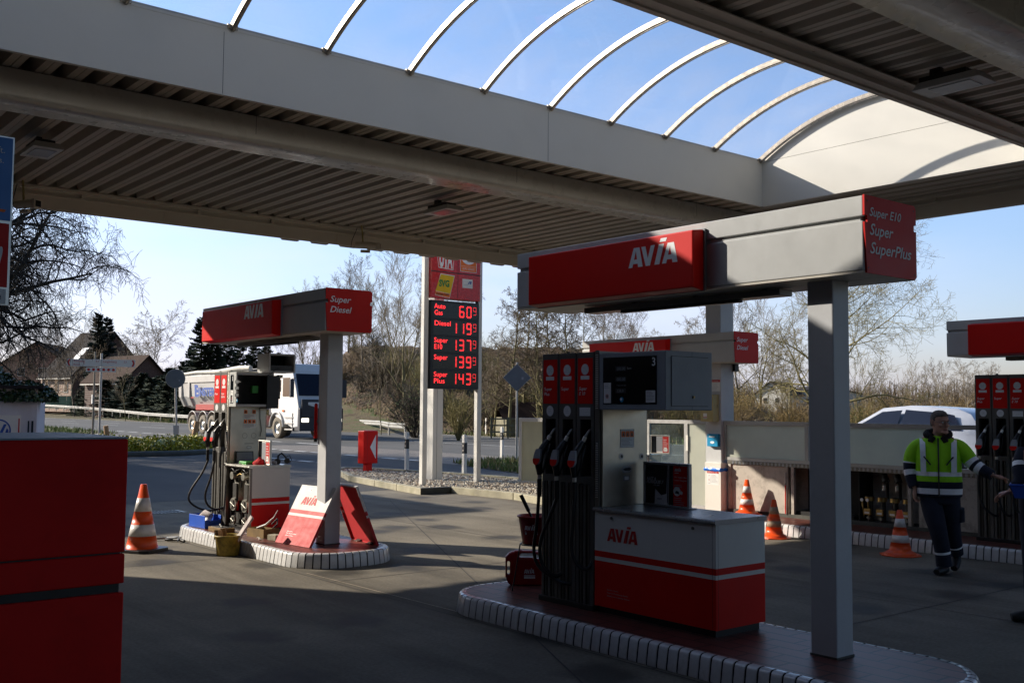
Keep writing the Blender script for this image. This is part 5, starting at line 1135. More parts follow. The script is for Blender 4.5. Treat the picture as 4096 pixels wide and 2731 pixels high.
# ================================================================ VEHICLES
def wheel(par,x,y,r,w,name='wheel',rimc='aluminium',n=28,dusty=True):
    # axle along local X; outer side at -x
    m=MB(); M_=Matrix.Translation((x,y,r))@Matrix.Rotation(R(-90),4,'Y')
    tm='tyre_dust' if dusty else 'rubber'
    m.lathe([(r*.58,w*.5),(r*.66,w*.52),(r*.93,w*.5),(r,w*.40),(r,-w*.4),(r*.93,-w*.5),(r*.58,-w*.5)],tm,n=n,M=M_); o=m.build(name,par)
    m=MB(); m.lathe([(r*.58,w*.42),(r*.55,w*.34),(r*.42,w*.2),(r*.30,w*.22),(r*.24,w*.42),(r*.12,w*.46),(0,w*.46)],rimc,n=n,M=M_)
    for k in range(8):
        a=k*PI/4; c=(r*.36*math.cos(a),r*.36*math.sin(a)); p=M_@Vector((c[0],c[1],w*.22)); q=M_@Vector((c[0],c[1],w*.26)); m.cyl(p,q,r*.05,'steel_dark',n=8)
    m.build('rim',o); return o
mat('tyre_dust',(.17,.145,.11),.85,var=.2,vs=4); mat('truck_white',(.72,.73,.74),.25,var=.03,coat=.3); mat('tipper_grey',(.46,.45,.43),.4,var=.05,vs=1,dirt=.35,dcol=(.30,.26,.2),ds=1.5); mat('truck_dark',(.025,.028,.04),.45,var=.1); mat('glass_dark',(.008,.012,.028),.08,var=0,spec=.25); mat('chassis_red',(.36,.02,.02),.4,var=.1); mat('tarp',(.52,.50,.44),.7,var=.1,bump=.3,bs=6)
mat('lamp_glow',(1,.93,.75),.2,var=0,emit=1.5)
t=thing('tipper_truck','white tipper lorry with grey dump body driving right on the road','lorry',(24.45,46.6,0))
# local: x to the far side (0..2.5), y backwards (0 = front bumper)
for y in (13.45,11.9,10.6): wheel(t,.16,y,.55,.34); wheel(t,2.34,y,.55,.34)
wheel(t,.16,2.35,.56,.32,rimc='aluminium'); wheel(t,2.34,2.35,.56,.32)
wheel(t,.16,6.0,.55,.34); wheel(t,2.34,6.0,.55,.34)
m=MB(); m.box(.75,2.8,.75,1.75,14.4,1.05,'chassis_red'); m.box(.1,8.8,1.40,.35,13.2,1.72,'chassis_red'); m.box(2.15,8.8,1.40,2.4,13.2,1.72,'chassis_red'); m.box(.25,6.8,.5,1.0,9.2,1.1,'truck_dark'); m.box(.05,4.2,.5,.6,5.1,1.15,'aluminium'); m.build('chassis',t)
for y in (13.45,11.9,10.6,6.0):
    m=MB(); P=[(y+.72*math.cos(R(a)),.60+.72*math.sin(R(a))) for a in range(0,181,15)]; vs=[(0,p,z) for p,z in P]+[(.45,p,z) for p,z in P]; n=len(P); m.add(vs,[(i,i+1,n+i+1,n+i) for i in range(n-1)],'tipper_grey',True)
    m.tube([(.01,p,z) for p,z in P],.03,'tipper_grey',6); m.build('mudguard',t)
# dump body (half pipe with stiffeners)
m=MB(); sec=[(0.02,3.45),(0.0,3.10),(.06,2.2),(.30,1.65),(.75,1.48),(1.75,1.48),(2.2,1.65),(2.44,2.2),(2.5,3.10),(2.48,3.45)]; n=len(sec)
def bodyring(y,k,zt): return [(1.25+(a-1.25)*k,y,b if b<3 else b+zt) for a,b in sec]
vs=bodyring(5.9,1,.12)+bodyring(15.2,1,-.02)+bodyring(15.75,1.0,-.02)
vs=[(a,b if z>2 or b<15.5 else 15.35,z) for a,b,z in vs]
m.add(vs,[(j*n+i,j*n+i+1,(j+1)*n+i+1,(j+1)*n+i) for j in range(2) for i in range(n-1)]+[tuple(range(n)),tuple(2*n+i for i in range(n))[::-1]],'tipper_grey'); bd=m.build('dump_body',t,bevel=.02)
m=MB(); m.box(-.06,5.9,3.02,.0,15.76,3.42,'tipper_grey'); m.box(2.5,5.9,3.02,2.56,15.76,3.42,'tipper_grey')
for y in (15.25,14.0,6.1):
    P=[(-.06,3.03),(-.05,2.15),(.22,1.58),(.32,1.66),(.06,2.2),(.0,3.03)]; m.prism(Fr((0,y,0),(1,0,0),(0,0,1)),P,-.15,.15,'tipper_grey')
m.build('body_rail',bd,bevel=.015)
m=MB(); m.tube([(0.0,15.9,3.50),(0,13,3.62),(.02,10,3.58),(0,7,3.72),(0.05,5.7,3.70)],[.09,.10,.13,.15,.13],'tarp',10); m.tube([(1.2,5.9,3.55),(1.2,15.6,3.45)],.08,'tarp',8); m.add([(.05,5.9,3.6),(2.45,5.9,3.6),(2.45,15.7,3.45),(.05,15.7,3.45),(1.25,5.9,3.78),(1.25,15.7,3.6)],[(0,4,5,3),(4,1,2,5)],'tarp')
for y in (15.2,10.9,8.6,6.6): m.tube([(-.02,y,3.45),(-.02,y,3.78)],.05,'tarp',6)
m.build('rolled_tarp',bd)
m=MB(); F=Fr((.028,12.86,0),(0,-1,0),(-.06,0,1)); m.text(F,0,2.24,'F',.62,'blue_ink',.02,bold=.05); m.text(F,.10,2.20,'E',.62,'blue_ink',.015,bold=.05); m.text(F,.55,2.24,'INSTER',.44,'blue_ink',.02,bold=.05,w=2.4); m.rect(F,-.55,2.10,-.1,2.16,'lettering_red',.02); m.build('lettering',bd)
# cab
m=MB(); P=[(0.75,.55),(.10,.60),(.03,1.62),(.30,2.45),(.75,3.45),(1.0,3.80),(2.5,3.84),(3.10,3.55),(3.12,1.35),(2.9,1.2)]
m.prism(Fr((0,0,0),(0,1,0),(0,0,1)),P,0,2.5,'truck_white'); cb=m.build('cab',t,bevel=.07,seg=3)
m=MB(); m.prism(Fr((.3,-.80,0),(1,0,0),(0,.45,1)),[(-.22,2.40),(2.12,2.40),(2.08,3.60),(-.16,3.60)],-.02,.03,'glass_dark'); m.build('windscreen',cb)
m=MB(); m.prism(Fr((-.012,0,0),(0,1,0),(0,0,1)),[(.95,2.15),(1.75,2.15),(1.75,3.1),(1.02,3.1),(.72,2.5)],-.01,.01,'glass_dark'); m.prism(Fr((-.012,0,0),(0,1,0),(0,0,1)),[(2.0,2.4),(2.4,2.4),(2.4,3.0),(2.0,3.0)],-.01,.01,'glass_dark'); m.build('side_window',cb)
m=MB(); m.box(.02,-.06,.42,2.48,.5,1.55,'truck_dark'); m.box(.12,-.10,1.1,2.38,.0,2.0,'truck_dark')
m.prism(Fr((0,-.11,0),(1,0,0),(0,0,1)),[(.45,1.72),(1.25,1.5),(2.05,1.72),(2.05,1.86),(.45,1.86)],-.03,.01,'truck_white'); m.cyl((1.25,-.13,1.72),(1.25,-.09,1.72),.13,'aluminium',n=20); m.build('grille',cb,bevel=.02)
for x in (.12,2.0): m=MB(); m.box(x,-.10,.86,x+.40,-.02,1.06,'lamp_glow'); m.build('headlight',cb,bevel=.03)
m=MB(); P=[(2.35+.74*math.cos(R(a)),.60+.74*math.sin(R(a))) for a in range(0,181,12)]; vs=[(-.03,p,z) for p,z in P]+[(.5,p,z) for p,z in P]; n=len(P); m.add(vs,[(i,i+1,n+i+1,n+i) for i in range(n-1)],'tipper_grey',True); m.tube([(-.03,p,z) for p,z in P],.06,'tipper_grey',8); m.build('mudguard',cb)
m=MB(); 
for z in (.45,.75,1.05): m.box(-.04,.6,z,.3,1.45,z+.07,'tipper_grey'); 
m.box(.0,.6,.4,.28,.7,1.3,'truck_dark'); m.box(-.05,1.55,1.38,.0,1.75,1.46,'orange_ink'); m.build('steps',cb)
for x in (-.25,2.75):
    m=MB(); m.box(x-.1,.25,2.1,x+.1,.38,3.0,'truck_dark'); m.tube([(x,.4,3.0),(x*.6+.4,.7,3.1)],.025,'truck_dark',6); m.build('mirror',cb,bevel=.02)
m=MB(); m.box(.2,3.3,1.2,2.3,3.7,3.3,'truck_dark'); m.tube([(.3,3.5,1.2),(.3,3.5,3.4)],.08,'aluminium',10); m.build('cab_rear_stack',cb)
m=MB(); m.prism(Fr((0,-.05,0),(1,0,0),(0,.3,1)),[(.15,2.0),(.3,1.97),(1.25,2.1),(1.25,2.16)],-.02,.0,'chassis_red'); m.build('wiper',cb)
# car
def car(loc,rz,label,paint,scale=1):
    mat(paint,(.40,.43,.50) if 'white' in paint else (.05,.06,.09),.2,var=.02,coat=.6)
    t=thing('parked_car' if 'behind the hut' in label else 'passing_car',label,'car',loc,rz,None,scale)
    # local: y forward is the direction of travel, x across
    def sect(y): return None
    prof=[(-2.12,.35),(-2.15,.75),(-2.05,1.0),(-1.75,1.38),(-1.45,1.50),(-.4,1.56),(.25,1.50),(1.05,1.02),(1.85,.86),(2.12,.68),(2.16,.35)]
    n=len(prof); m=MB(); W=.88
    def wd(y,z): 
        w_=W*(1-.10*max(0,(abs(y)-1.3)/.9)**2)
        if z>1.0: w_-=.24*(z-1.0)/.55
        return w_
    belt=[(y,min(z,.98)) for y,z in prof]
    vs=[]; 
    for y,z in prof:
        for s_ in (-1,1): vs.append((s_*wd(y,z),y,z))
    for y,z in prof:
        zb=.98 if z>1.0 else z*.8
        for s_ in (-1,1): vs.append((s_*wd(y,0),y,zb))
    for y,z in prof:
        for s_ in (-1,1): vs.append((s_*wd(y,0)*.98,y,.30))
    k=2*n; fs=[]
    for i in range(n-1):
        a=2*i; fs.append((a,a+1,a+3,a+2))
        fs+= [(a,a+2,k+a+2,k+a),(a+1,k+a+1,k+a+3,a+3),(k+a,k+a+2,2*k+a+2,2*k+a),(k+a+1,2*k+a+1,2*k+a+3,k+a+3)]
    fs.append((2*k,2*k+2*n-2,2*k+2*n-1,2*k+1)[::1])
    m.add(vs,fs,paint,True); b=m.build('body',t,sub=0); b.modifiers.new('b','BEVEL').width=.05; b.modifiers['b'].limit_method='ANGLE'; b.modifiers['b'].segments=3
    for s_ in (-1,1):
        m=MB()
        def gp(y,z): 
            w_=wd(y,z)+.004-.0; 
            zz=z; w2=wd(y,0)-(wd(y,0)-(W*(1-.10*max(0,(abs(y)-1.3)/.9)**2)-.24*.5))*((z-.98)/.52); return (s_*(w2+.012),y,zz)
        for P in ([(-1.62,1.05),(-1.45,1.36),(-1.12,1.42),(-.98,1.03)],[(-.92,1.03),(-1.02,1.42),(-.35,1.47),(-.22,1.02)],[(-.15,1.02),(-.27,1.46),(.20,1.42),(.92,1.02)]): m.add([gp(*p) for p in P],[(0,1,2,3)],'glass_dark')
        m.build('side_window',b)
    m=MB(); m.add([(-.60,-2.035,1.04),(.60,-2.035,1.04),(.55,-1.80,1.36),(-.55,-1.80,1.36)],[(0,1,2,3)],'glass_dark'); m.build('rear_window',b)
    m=MB(); m.add([(-.62,1.03,1.055),(.62,1.03,1.055),(.55,.32,1.49),(-.55,.32,1.49)],[(0,1,2,3)],'glass_dark'); m.build('windscreen',b)
    for y in (-1.35,1.32):
        for s_ in (-1,1):
            w_=wheel(t,0,0,.31,.2,dusty=False); w_.location=(s_*.80,y,0); 
            if s_>0: w_.rotation_euler=(0,0,PI)
    for s_ in (-.6,.6): m=MB(); m.box(s_-.14,2.02,.62,s_+.14,2.10,.74,'lettering_white'); m.build('headlight',b); m=MB(); m.box(s_*1.1-.08,-2.13,.80,s_*1.1+.08,-2.05,1.0,'sign_red'); m.build('tail_light',b)
    return t
car((24.6,14.0,0),0,'white hatchback passing behind the windscreen at right','car_white',1.14)
def car2():
    pass
car((14.9,63.5,0),R(20),'dark car just visible behind the hut at far left','car_dark',1)
# ================================================================ GUARD RAILS
mat('rail_steel',(.24,.24,.225),.6,metal=.2,var=.15,vs=2)
def rail(P,label,end=False):
    t=thing('guard_rail',label,'guard rail',(0,0,0),0,'steel guardrails along the road')
    P=[Vector(p) for p in P]; m=MB(); sec=[(0,.42),(.05,.47),(.05,.53),(0,.58),(.05,.63),(.05,.69),(0,.74)]
    vs=[]
    for i,p in enumerate(P):
        d=(P[min(i+1,len(P)-1)]-P[max(i-1,0)]); d.z=0; d.normalize(); q=Vector((-d.y,d.x,0))
        if q.dot(-p)<0: q=-q
        for a,b in sec: vs.append(p+q*a+Vector((0,0,b)))
    n=len(sec); m.add(vs,[(i*n+j,i*n+j+1,(i+1)*n+j+1,(i+1)*n+j) for i in range(len(P)-1) for j in range(n-1)],'rail_steel',True); m.build('beam',t)
    for i in range(len(P)-1):
        L_=(P[i+1]-P[i]).length; k=max(1,int(L_/4))
        for j in range(k):
            p=P[i].lerp(P[i+1],j/k); q=MB(); q.box(p.x-.05,p.y-.03,p.z-.1,p.x+.05,p.y+.03,p.z+.6,'alu_frame'); q.build('post',t)
RL=[(37.6,84,0),(38.3,95,0)]+[(at(px,d).x,at(px,d).y,z) for px,d,z in ((345,117,.1),(300,126,.25),(262,135,.4),(200,150,.62),(150,160,.78),(100,172,.92),(55,186,1.05))]
rail(RL,'long guardrail along the far side of the road at left')
rail([(31.9,48.3,.0),(33.2,52,0),(36.4,58,.0),(38.6,66,0),(39.3,74,0),(39.4,84,0)],'short guardrail with a curved end behind the lorry')
# ================================================================ BUILDINGS
brickmat('brick_pink',(.52,.29,.20),(.45,.24,.17),(.42,.36,.30),.5,.16,.02,.85,'XZ'); brickmat('brick_dark',(.13,.05,.035),(.10,.04,.03),(.18,.15,.13),.5,.16,.02,.85,'XZ')
mat('roof_dark',(.030,.026,.026),.9,spec=.1,var=.2,vs=2,bump=.4,bs=4); mat('roof_brown',(.06,.04,.032),.9,spec=.1,var=.2,vs=2,bump=.4,bs=4); mat('render_pink',(.30,.24,.26),.8,var=.05); mat('render_white',(.62,.60,.55),.8,var=.05); mat('window_glass',(.03,.04,.05),.1,var=.0)
def house(loc,rz,W,Dp,He,Hp,label,wallA,wallB,roofm,wins,dorm=None,chim=None,group='houses in the distance'):
    t=thing('house',label,'house',loc,rz,group)
    # local: front gable (width W along x) at y=0 facing -y; ridge runs along y; left wall at x=0 faces -x
    m=MB(); m.add([(0,0,-2),(W,0,-2),(W,0,He),(W/2,0,Hp),(0,0,He)],[(0,1,2,3,4)],wallB); m.add([(0,0,-2),(0,Dp,-2),(0,Dp,He),(0,0,He)],[(0,3,2,1)],wallA); m.add([(W,0,-2),(W,Dp,-2),(W,Dp,He),(W,0,He)],[(0,1,2,3)],wallB); m.add([(0,Dp,-2),(W,Dp,-2),(W,Dp,He),(W/2,Dp,Hp),(0,Dp,He)],[(4,3,2,1,0)],wallB); m.build('wall',t)
    m=MB(); o=.5; sl_=(Hp-He)/(W/2)
    for s_ in (0,1):
        xe=-o if s_==0 else W+o; ze=He-o*sl_; a=[(xe,-o,ze),(xe,Dp+o,ze),(W/2,Dp+o,Hp),(W/2,-o,Hp)]; b=[(x,y,z+.22) for x,y,z in a]
        m.add(a+b,[(0,1,2,3),(4,7,6,5),(0,4,5,1),(0,3,7,4),(1,5,6,2)],roofm)
    rf=m.build('roof',t)
    m=MB(); m.box(-.55,-.5,He-o*sl_-.1,-.45,Dp+.5,He-o*sl_+.06,'white_paint'); m.build('gutter',t)
    if chim: q=MB(); q.box(W/2-.4+chim[0],chim[1],Hp-1.5,W/2+.4+chim[0],chim[1]+.8,Hp+.9,'brick_pink'); q.build('chimney',rf)
    for (side,u,z,w_,h_) in wins:
        q=MB()
        if side=='L': q.box(-.05,u,z,.02,u+w_,z+h_,'white_paint'); f=q.build('window',t); q=MB(); q.box(-.07,u+.10,z+.10,-.052,u+w_-.10,z+h_-.08,'window_glass'); q.build('pane',f); 
        elif side=='F': q.box(u,-.05,z,u+w_,.02,z+h_,'white_paint'); f=q.build('window',t); q=MB(); q.box(u+.10,-.07,z+.10,u+w_-.10,-.052,z+h_-.08,'window_glass'); q.build('pane',f)
        elif side=='R':
            y0=u; zz=z; xx=lambda h: (h-He)/sl_
            q.add([(xx(zz)-.05,y0,zz+.24),(xx(zz)-.05,y0+w_,zz+.24),(xx(zz+h_)-.05,y0+w_,zz+h_+.24),(xx(zz+h_)-.05,y0,zz+h_+.24)],[(0,1,2,3)],'lettering_white'); q.build('roof_window',rf)
    return t
p=at(165,182); base=2.5
house((p.x,p.y,base),R(15),14.5,9,3.9,11.3,'brick house with a sunlit pink side wall and big dark roof','brick_pink','brick_dark','roof_dark',[('L',1.0,-1.6,1.0,1.5),('L',3.6,-1.6,1.0,1.5),('L',.9,1.1,1.1,2.2),('L',3.7,1.1,1.1,2.2),('L',6.6,1.1,1.1,2.2),('F',5,-.5,1.2,1.6),('F',6.5,5,1.2,1.6),('R',2.2,6.0,1.8,2.4)],chim=None)  # paler brick on the sunlit wall, darker on the gable: light put in colour
p=at(285,150); house((p.x,p.y,1.8),R(12),7.0,10,3.2,6.6,'small dark brick house with white window between the conifers','brick_dark','brick_dark','roof_brown',[('F',4.8,.4,1.1,2.3),('F',1.2,.9,1.1,1.6)],group='houses in the distance')
p=at(375,185); house((p.x,p.y,2.2),R(-30),14,9,3.2,5.6,'low dark roofed building behind the conifers','brick_dark','brick_dark','roof_dark',[])
p=at(40,235); house((p.x,p.y,2.5),R(-10),9,14,5.0,8.6,'mauve rendered house behind the big bare tree','render_pink','render_pink','roof_dark',[('F',3,3,1.2,1.5),('F',6.5,3,1.2,1.5)])
p=at(0,200); house((p.x,p.y,2.5),R(-35),12,12,6,9.8,'red brick house at the far left edge behind branches','brick_pink','brick_pink','roof_brown',[('F',3,4,1.2,1.5),('F',6.5,4,1.2,1.5)])
p=at(1735,260); house((p.x,p.y,2.2),R(-75),8,11,3.2,6.2,'white gabled house far off beyond the bollards','render_white','render_white','roof_dark',[('F',2,1,1.2,1.4),('F',5,1,1.2,1.4),('F',4,4,1.,1.2)])
p=at(1812,270); house((p.x,p.y,2.0),R(-25),22,10,3.6,5.6,'long white house with dark roof far off right of the bollards','render_white','render_white','roof_dark',[('F',2,1,1.4,1.6),('F',5,1,1.4,1.6),('F',9,1,1.4,1.6),('L',2,1,1.4,1.6)])
# white hut with ivy at far left
t=thing('white_hut','low white rendered hut with ivy on top and car maker emblem sign','hut',(6.15,23.5,0),R(162))
mat('hut_render',(.60,.57,.60),.8,var=.06,vs=1.5,dirt=.5,dcol=(.30,.24,.22),ds=1.2,streak=.3)
m=MB(); m.box(0,-3,0,9.5,0,1.98,'hut_render'); m.build('wall',t)
m=MB(); m.box(-.12,-3.1,1.98,9.6,.10,2.05,'roof_dark'); m.build('roof',t)
m=MB(); F=Fr((2.05,.002,0),(-1,0,0),(0,0,1)); m.prism(F,[(0,.30),(1.75,.30),(1.75,1.42),(0,1.42)],0,.03,'white_paint')
cx0,cz0=1.33,1.10
m.ring(F,cx0,cz0,.235,.03,'blue_ink',.034,30)
for P in ([(-.15,.13),(-.095,.13),(0,-.10),(0,-.19),(-.02,-.19)],[(.15,.13),(.02,-.19),(0,-.19),(0,-.10),(.095,.13)],[(-.19,.0),(-.155,.05),(-.09,-.17),(-.125,-.17)],[(.19,.0),(.125,-.17),(.09,-.17),(.155,.05)]): m.poly(F,[(cx0+a,cz0+b) for a,b in P],'blue_ink',.036)
m.text(F,1.50,.90,'low',.17,'lettering_black',.034,bold=.02,w=.18); m.rect(F,1.70,.85,1.725,1.35,'lettering_red',.034); m.build('sign_board',t)
m=MB(); m.box(.06,.001,.35,.10,.012,1.3,'window_glass'); m.box(.14,.001,.35,.17,.012,1.3,'window_glass'); m.build('slot_window',t)
# ================================================================ VEGETATION
mat('bark_dark',(.055,.045,.03),.9,var=.3,vs=3); mat('bark_mossy',(.19,.165,.075),.9,var=.35,vs=2); mat('bark_grey',(.15,.13,.10),.9,var=.25,vs=3); mat('bark_pale',(.26,.23,.185),.9,var=.2,vs=3); mat('twig_brown',(.13,.095,.06),.9,var=.25,vs=2); mat('twig_dark',(.04,.033,.024),.9,var=.25,vs=2); mat('twig_pale',(.24,.20,.145),.9,var=.2,vs=2); mat('twig_olive',(.20,.17,.065),.9,var=.3,vs=2); mat('twig_gold',(.21,.15,.06),.9,var=.35,vs=1.5)
mat('needle',(.024,.042,.016),.8,var=.45,vs=1.2); mat('needle_dark',(.014,.026,.012),.8,var=.4,vs=1.2); mat('hedge_leaf',(.36,.34,.02),.6,var=.4,vs=2.5); mat('ivy_leaf',(.022,.048,.013),.35,var=.5,vs=3); mat('leaf_gold',(.27,.17,.045),.8,var=.4,vs=1); mat('leaf_green',(.07,.12,.02),.7,var=.4,vs=1); mat('grass_blade',(.10,.16,.03),.8,var=.4,vs=1); mat('dry_blade',(.26,.20,.09),.9,var=.3,vs=1)
def rv(rg,s=1): return Vector((rg.gauss(0,s),rg.gauss(0,s),rg.gauss(0,s)))
def tree_parts(seed,H,r0=.16,lv=4,split=.35,ang=38,bend=.10,up=.05,ratio=.62,kids=(9,7,6,5),start=.25,droop=0.,lean=(0,0),rmin=.006,segs=(10,7,5,4,3),conic=0.,name=('bark_grey','twig_brown'),dens=1.):
    rg=random.Random(seed); T,Cr=MB(),MB()
    def grow(p,d,L,r,l):
        n=segs[l]; pts=[p.copy()]; rr=[r]; dd=d.copy(); q=p.copy()
        for i in range(n):
            g=Vector((0,0,up if l<2 else up-droop*(l-1)))
            dd=(dd+rv(rg,bend*(1+.35*l))+g).normalized(); q=q+dd*(L/n); pts.append(q.copy()); rr.append(max(rmin,r*(1-.80*(i+1)/n) if l else r*(1-.85*(i+1)/n)))
        mb=T if l<=(1 if lv>3 else 0) else Cr
        mb.tube(pts,rr,name[0] if l<2 else name[1],(8,5,4,3,3)[l],caps=False)
        if l>=lv: return
        k=max(2,int(kids[l]*dens))
        for j in range(k):
            f=(start if l==0 else .18)+(1-(start if l==0 else .18))*((j+rg.random()*.8)/k); i=min(n-1,int(f*n)); u=f*n-i; pp=pts[i].lerp(pts[min(i+1,n)],min(1,u))
            ax=(pts[min(i+1,n)]-pts[i]).normalized(); side=rv(rg); side=(side-ax*side.dot(ax)).normalized()
            if l==0: az=j*2.4+rg.random(); o1=ax.orthogonal().normalized(); o2=ax.cross(o1); side=o1*math.cos(az)+o2*math.sin(az)
            a=R(ang*rg.uniform(.7,1.3)); nd=(ax*math.cos(a)+side*math.sin(a)).normalized()
            sc=(1-conic*f) if l==0 else (1-.45*f)
            grow(pp,nd,L*ratio*sc*rg.uniform(.75,1.15) if l else L*split*sc*rg.uniform(.8,1.2)*1.25,max(rmin,rr[i]*.58),l+1)
    grow(Vector((0,0,-.15)),Vector((lean[0],lean[1],1)).normalized(),H,r0,0)
    return T,Cr
PRO={}
def tree(kind,loc,rz,scale,label,group='bare trees behind the road',cat='tree'):
    if kind not in PRO:
        T,Cr=KINDS[kind](); t=thing('bare_tree','x',cat,(0,0,0)); T.build('trunk',t); Cr.build('crown',t); PRO[kind]=t
        t.location=loc; t.rotation_euler=(0,0,rz); t.scale=(scale,)*3; t['label']=label; t['group']=group
        if cat!='tree': t['category']=cat
        return t
    t=dup(PRO[kind],loc,rz,scale,label,group); t['category']=cat; return t
KINDS={
 'big_left':lambda: tree_parts(11,13,.34,4,split=.46,ang=60,bend=.15,up=.03,ratio=.62,kids=(26,13,10,8),start=.14,droop=.07,rmin=.007,segs=(10,9,7,5,4),name=('bark_dark','twig_dark')),
 'big_right':lambda: tree_parts(23,11,.19,4,split=.56,ang=50,bend=.12,up=.03,ratio=.60,kids=(14,10,8,6),start=.16,droop=.0,rmin=.007,segs=(10,9,7,5,4),name=('bark_mossy','twig_olive')),
 'willow':lambda: tree_parts(31,10,.20,4,split=.55,ang=30,bend=.07,up=.07,ratio=.60,kids=(7,8,7,5),start=.18,rmin=.010,name=('bark_mossy','twig_pale')),
 'alder':lambda: tree_parts(41,10,.12,3,split=.23,ang=66,bend=.05,up=.035,ratio=.5,kids=(30,10,7,4),start=.22,conic=.55,rmin=.010,segs=(10,6,5,3,3),name=('bark_mossy','twig_brown')),
 'ash':lambda: tree_parts(53,10,.16,4,split=.42,ang=40,bend=.08,up=.06,ratio=.6,kids=(10,7,6,5),start=.2,rmin=.011,name=('bark_grey','twig_brown')),
 'birch':lambda: tree_parts(67,10,.14,4,split=.40,ang=42,bend=.08,up=.05,ratio=.55,kids=(11,8,6,4),start=.28,rmin=.016,droop=.03,name=('bark_pale','twig_pale')),
 'sapling':lambda: tree_parts(71,6,.05,3,split=.4,ang=28,bend=.06,up=.08,ratio=.55,kids=(9,6,4,3),start=.15,rmin=.009,name=('bark_mossy','twig_pale')),
}
def shrub_parts(seed,H,n,spread,name,leaf=None,nl=0,lv=2,rmin=.009):
    rg=random.Random(seed); S,Lf=MB(),MB()
    tips=[]
    def br(p,d,L,r,l):
        k=5 if l==0 else 4; pts=[p]; rr=[r]; q=p
        for i in range(k): d=(d+rv(rg,.12)+Vector((0,0,.02))).normalized(); q=q+d*(L/k); pts.append(q); rr.append(max(rmin*.8,r*(1-.7*(i+1)/k)))
        S.tube(pts,rr,name,3,caps=False); tips.extend(pts[2:])
        if l<lv:
            for j in range(5 if l==0 else 4):
                i=rg.randint(1,k-1); a=(d+rv(rg,.75)).normalized(); a.z=abs(a.z)*.8+.15; br(pts[i],a.normalized(),L*.5*rg.uniform(.6,1.1),max(rmin,r*.55),l+1)
    for j in range(n):
        a=rg.uniform(0,2*PI); s_=rg.uniform(0,spread); d=Vector((math.cos(a)*s_,math.sin(a)*s_,1)).normalized()
        br(Vector((math.cos(a)*.25*s_*H*.3,math.sin(a)*.25*s_*H*.3,0)),d,H*rg.uniform(.6,1.05),.03,0)
    if leaf:
        for _ in range(nl):
            p=rg.choice(tips)+rv(rg,.06); a=rv(rg).normalized(); b=a.orthogonal().normalized(); s_=rg.uniform(.035,.075); Lf.add([p,p+a*s_,p+a*s_+b*s_*.7,p+b*s_*.7],[(0,1,2,3)],leaf)
    return S,Lf
SPRO={}
SK={'bramble':lambda: shrub_parts(1,2.4,16,.9,'twig_brown',None,0),'brown':lambda: shrub_parts(8,2.6,15,1.0,'bark_dark','leaf_gold',160),'gold':lambda: shrub_parts(2,3.0,18,.7,'twig_gold','leaf_gold',420),'olive':lambda: shrub_parts(3,2.8,16,.8,'twig_olive','leaf_green',260),'dark':lambda: shrub_parts(4,3.2,18,.8,'twig_dark','leaf_green',520),'rods':lambda: shrub_parts(5,3.0,26,.35,'twig_olive',None,0,1)}
def shrub(kind,loc,rz,sc,label,group='shrubs across the road'):
    if kind not in SPRO:
        S,Lf=SK[kind](); t=thing('shrub','x','shrub'); S.build('stems',t); 
        if Lf.f: Lf.build('leaves',t)
        SPRO[kind]=t; t.location=loc; t.rotation_euler=(0,0,rz); t.scale=(sc,)*3; t['label']=label; t['group']=group; return t
    return dup(SPRO[kind],loc,rz,sc,label,group)
def conifer_parts(seed,H,rad,dark='needle'):
    rg=random.Random(seed); T,Cr=MB(),MB(); T.tube([(0,0,-.2),(0,0,H*.5),(0,0,H)],[.16,.09,.015],'bark_dark',6)
    z=.3
    while z<H*.985:
        f=z/H; L=rad*(1-f)**.8*rg.uniform(.85,1.15)+.12; n=rg.randint(6,9)
        for k in range(n):
            a=rg.uniform(0,2*PI); d=Vector((math.cos(a),math.sin(a),-.12+.5*f)); s_=Vector((-math.sin(a),math.cos(a),0)); q=Vector((0,0,z+rg.uniform(-.1,.1))); m_=max(3,int(L/.16))
            for i in range(m_):
                u=(i+.5)/m_; c=q+d*L*u+Vector((0,0,-.10*L*u*u)); w_=(.34*L*(1-u)+.10)*rg.uniform(.7,1.2)
                for sd in (-1,1):
                    e=c+s_*sd*w_+d*w_*.5+Vector((0,0,-.10+rg.uniform(-.08,.08))); t_=c+d*.24+Vector((0,0,rg.uniform(-.03,.06)))
                    Cr.add([c-d*.05,e,t_],[(0,1,2)],dark)
                    g=c+s_*sd*w_*.5+Vector((0,0,-.16*rg.uniform(.5,1.2))); Cr.add([c,g,c+d*.16],[(0,1,2)],'needle_dark')
        z+=.17+.13*(1-f)
    return T,Cr
CPRO={}
def conifer(kind,loc,rz,sc,label,group='dark conifers by the guardrail'):
    if kind not in CPRO:
        T,Cr={'spruce':lambda: conifer_parts(5,9,2.4),'slim':lambda: conifer_parts(6,9,1.5,'needle_dark'),'thuja':lambda: conifer_parts(7,6,1.5,'needle')}[kind](); t=thing('conifer','x','conifer'); T.build('trunk',t); Cr.build('crown',t); CPRO[kind]=t; t.location=loc; t.rotation_euler=(0,0,rz); t.scale=(sc,)*3 if not isinstance(sc,tuple) else sc; t['label']=label; t['group']=group; return t
    return dup(CPRO[kind],loc,rz,sc,label,group)
def g3(px,d,dz=0): p=at(px,d); p.z=hgt(p.x,p.y)+dz; return p
HZ=932
def need(top,d,z0): return (HZ-top)/2371.7*d+1.65-z0     # height that reaches a given level at distance d
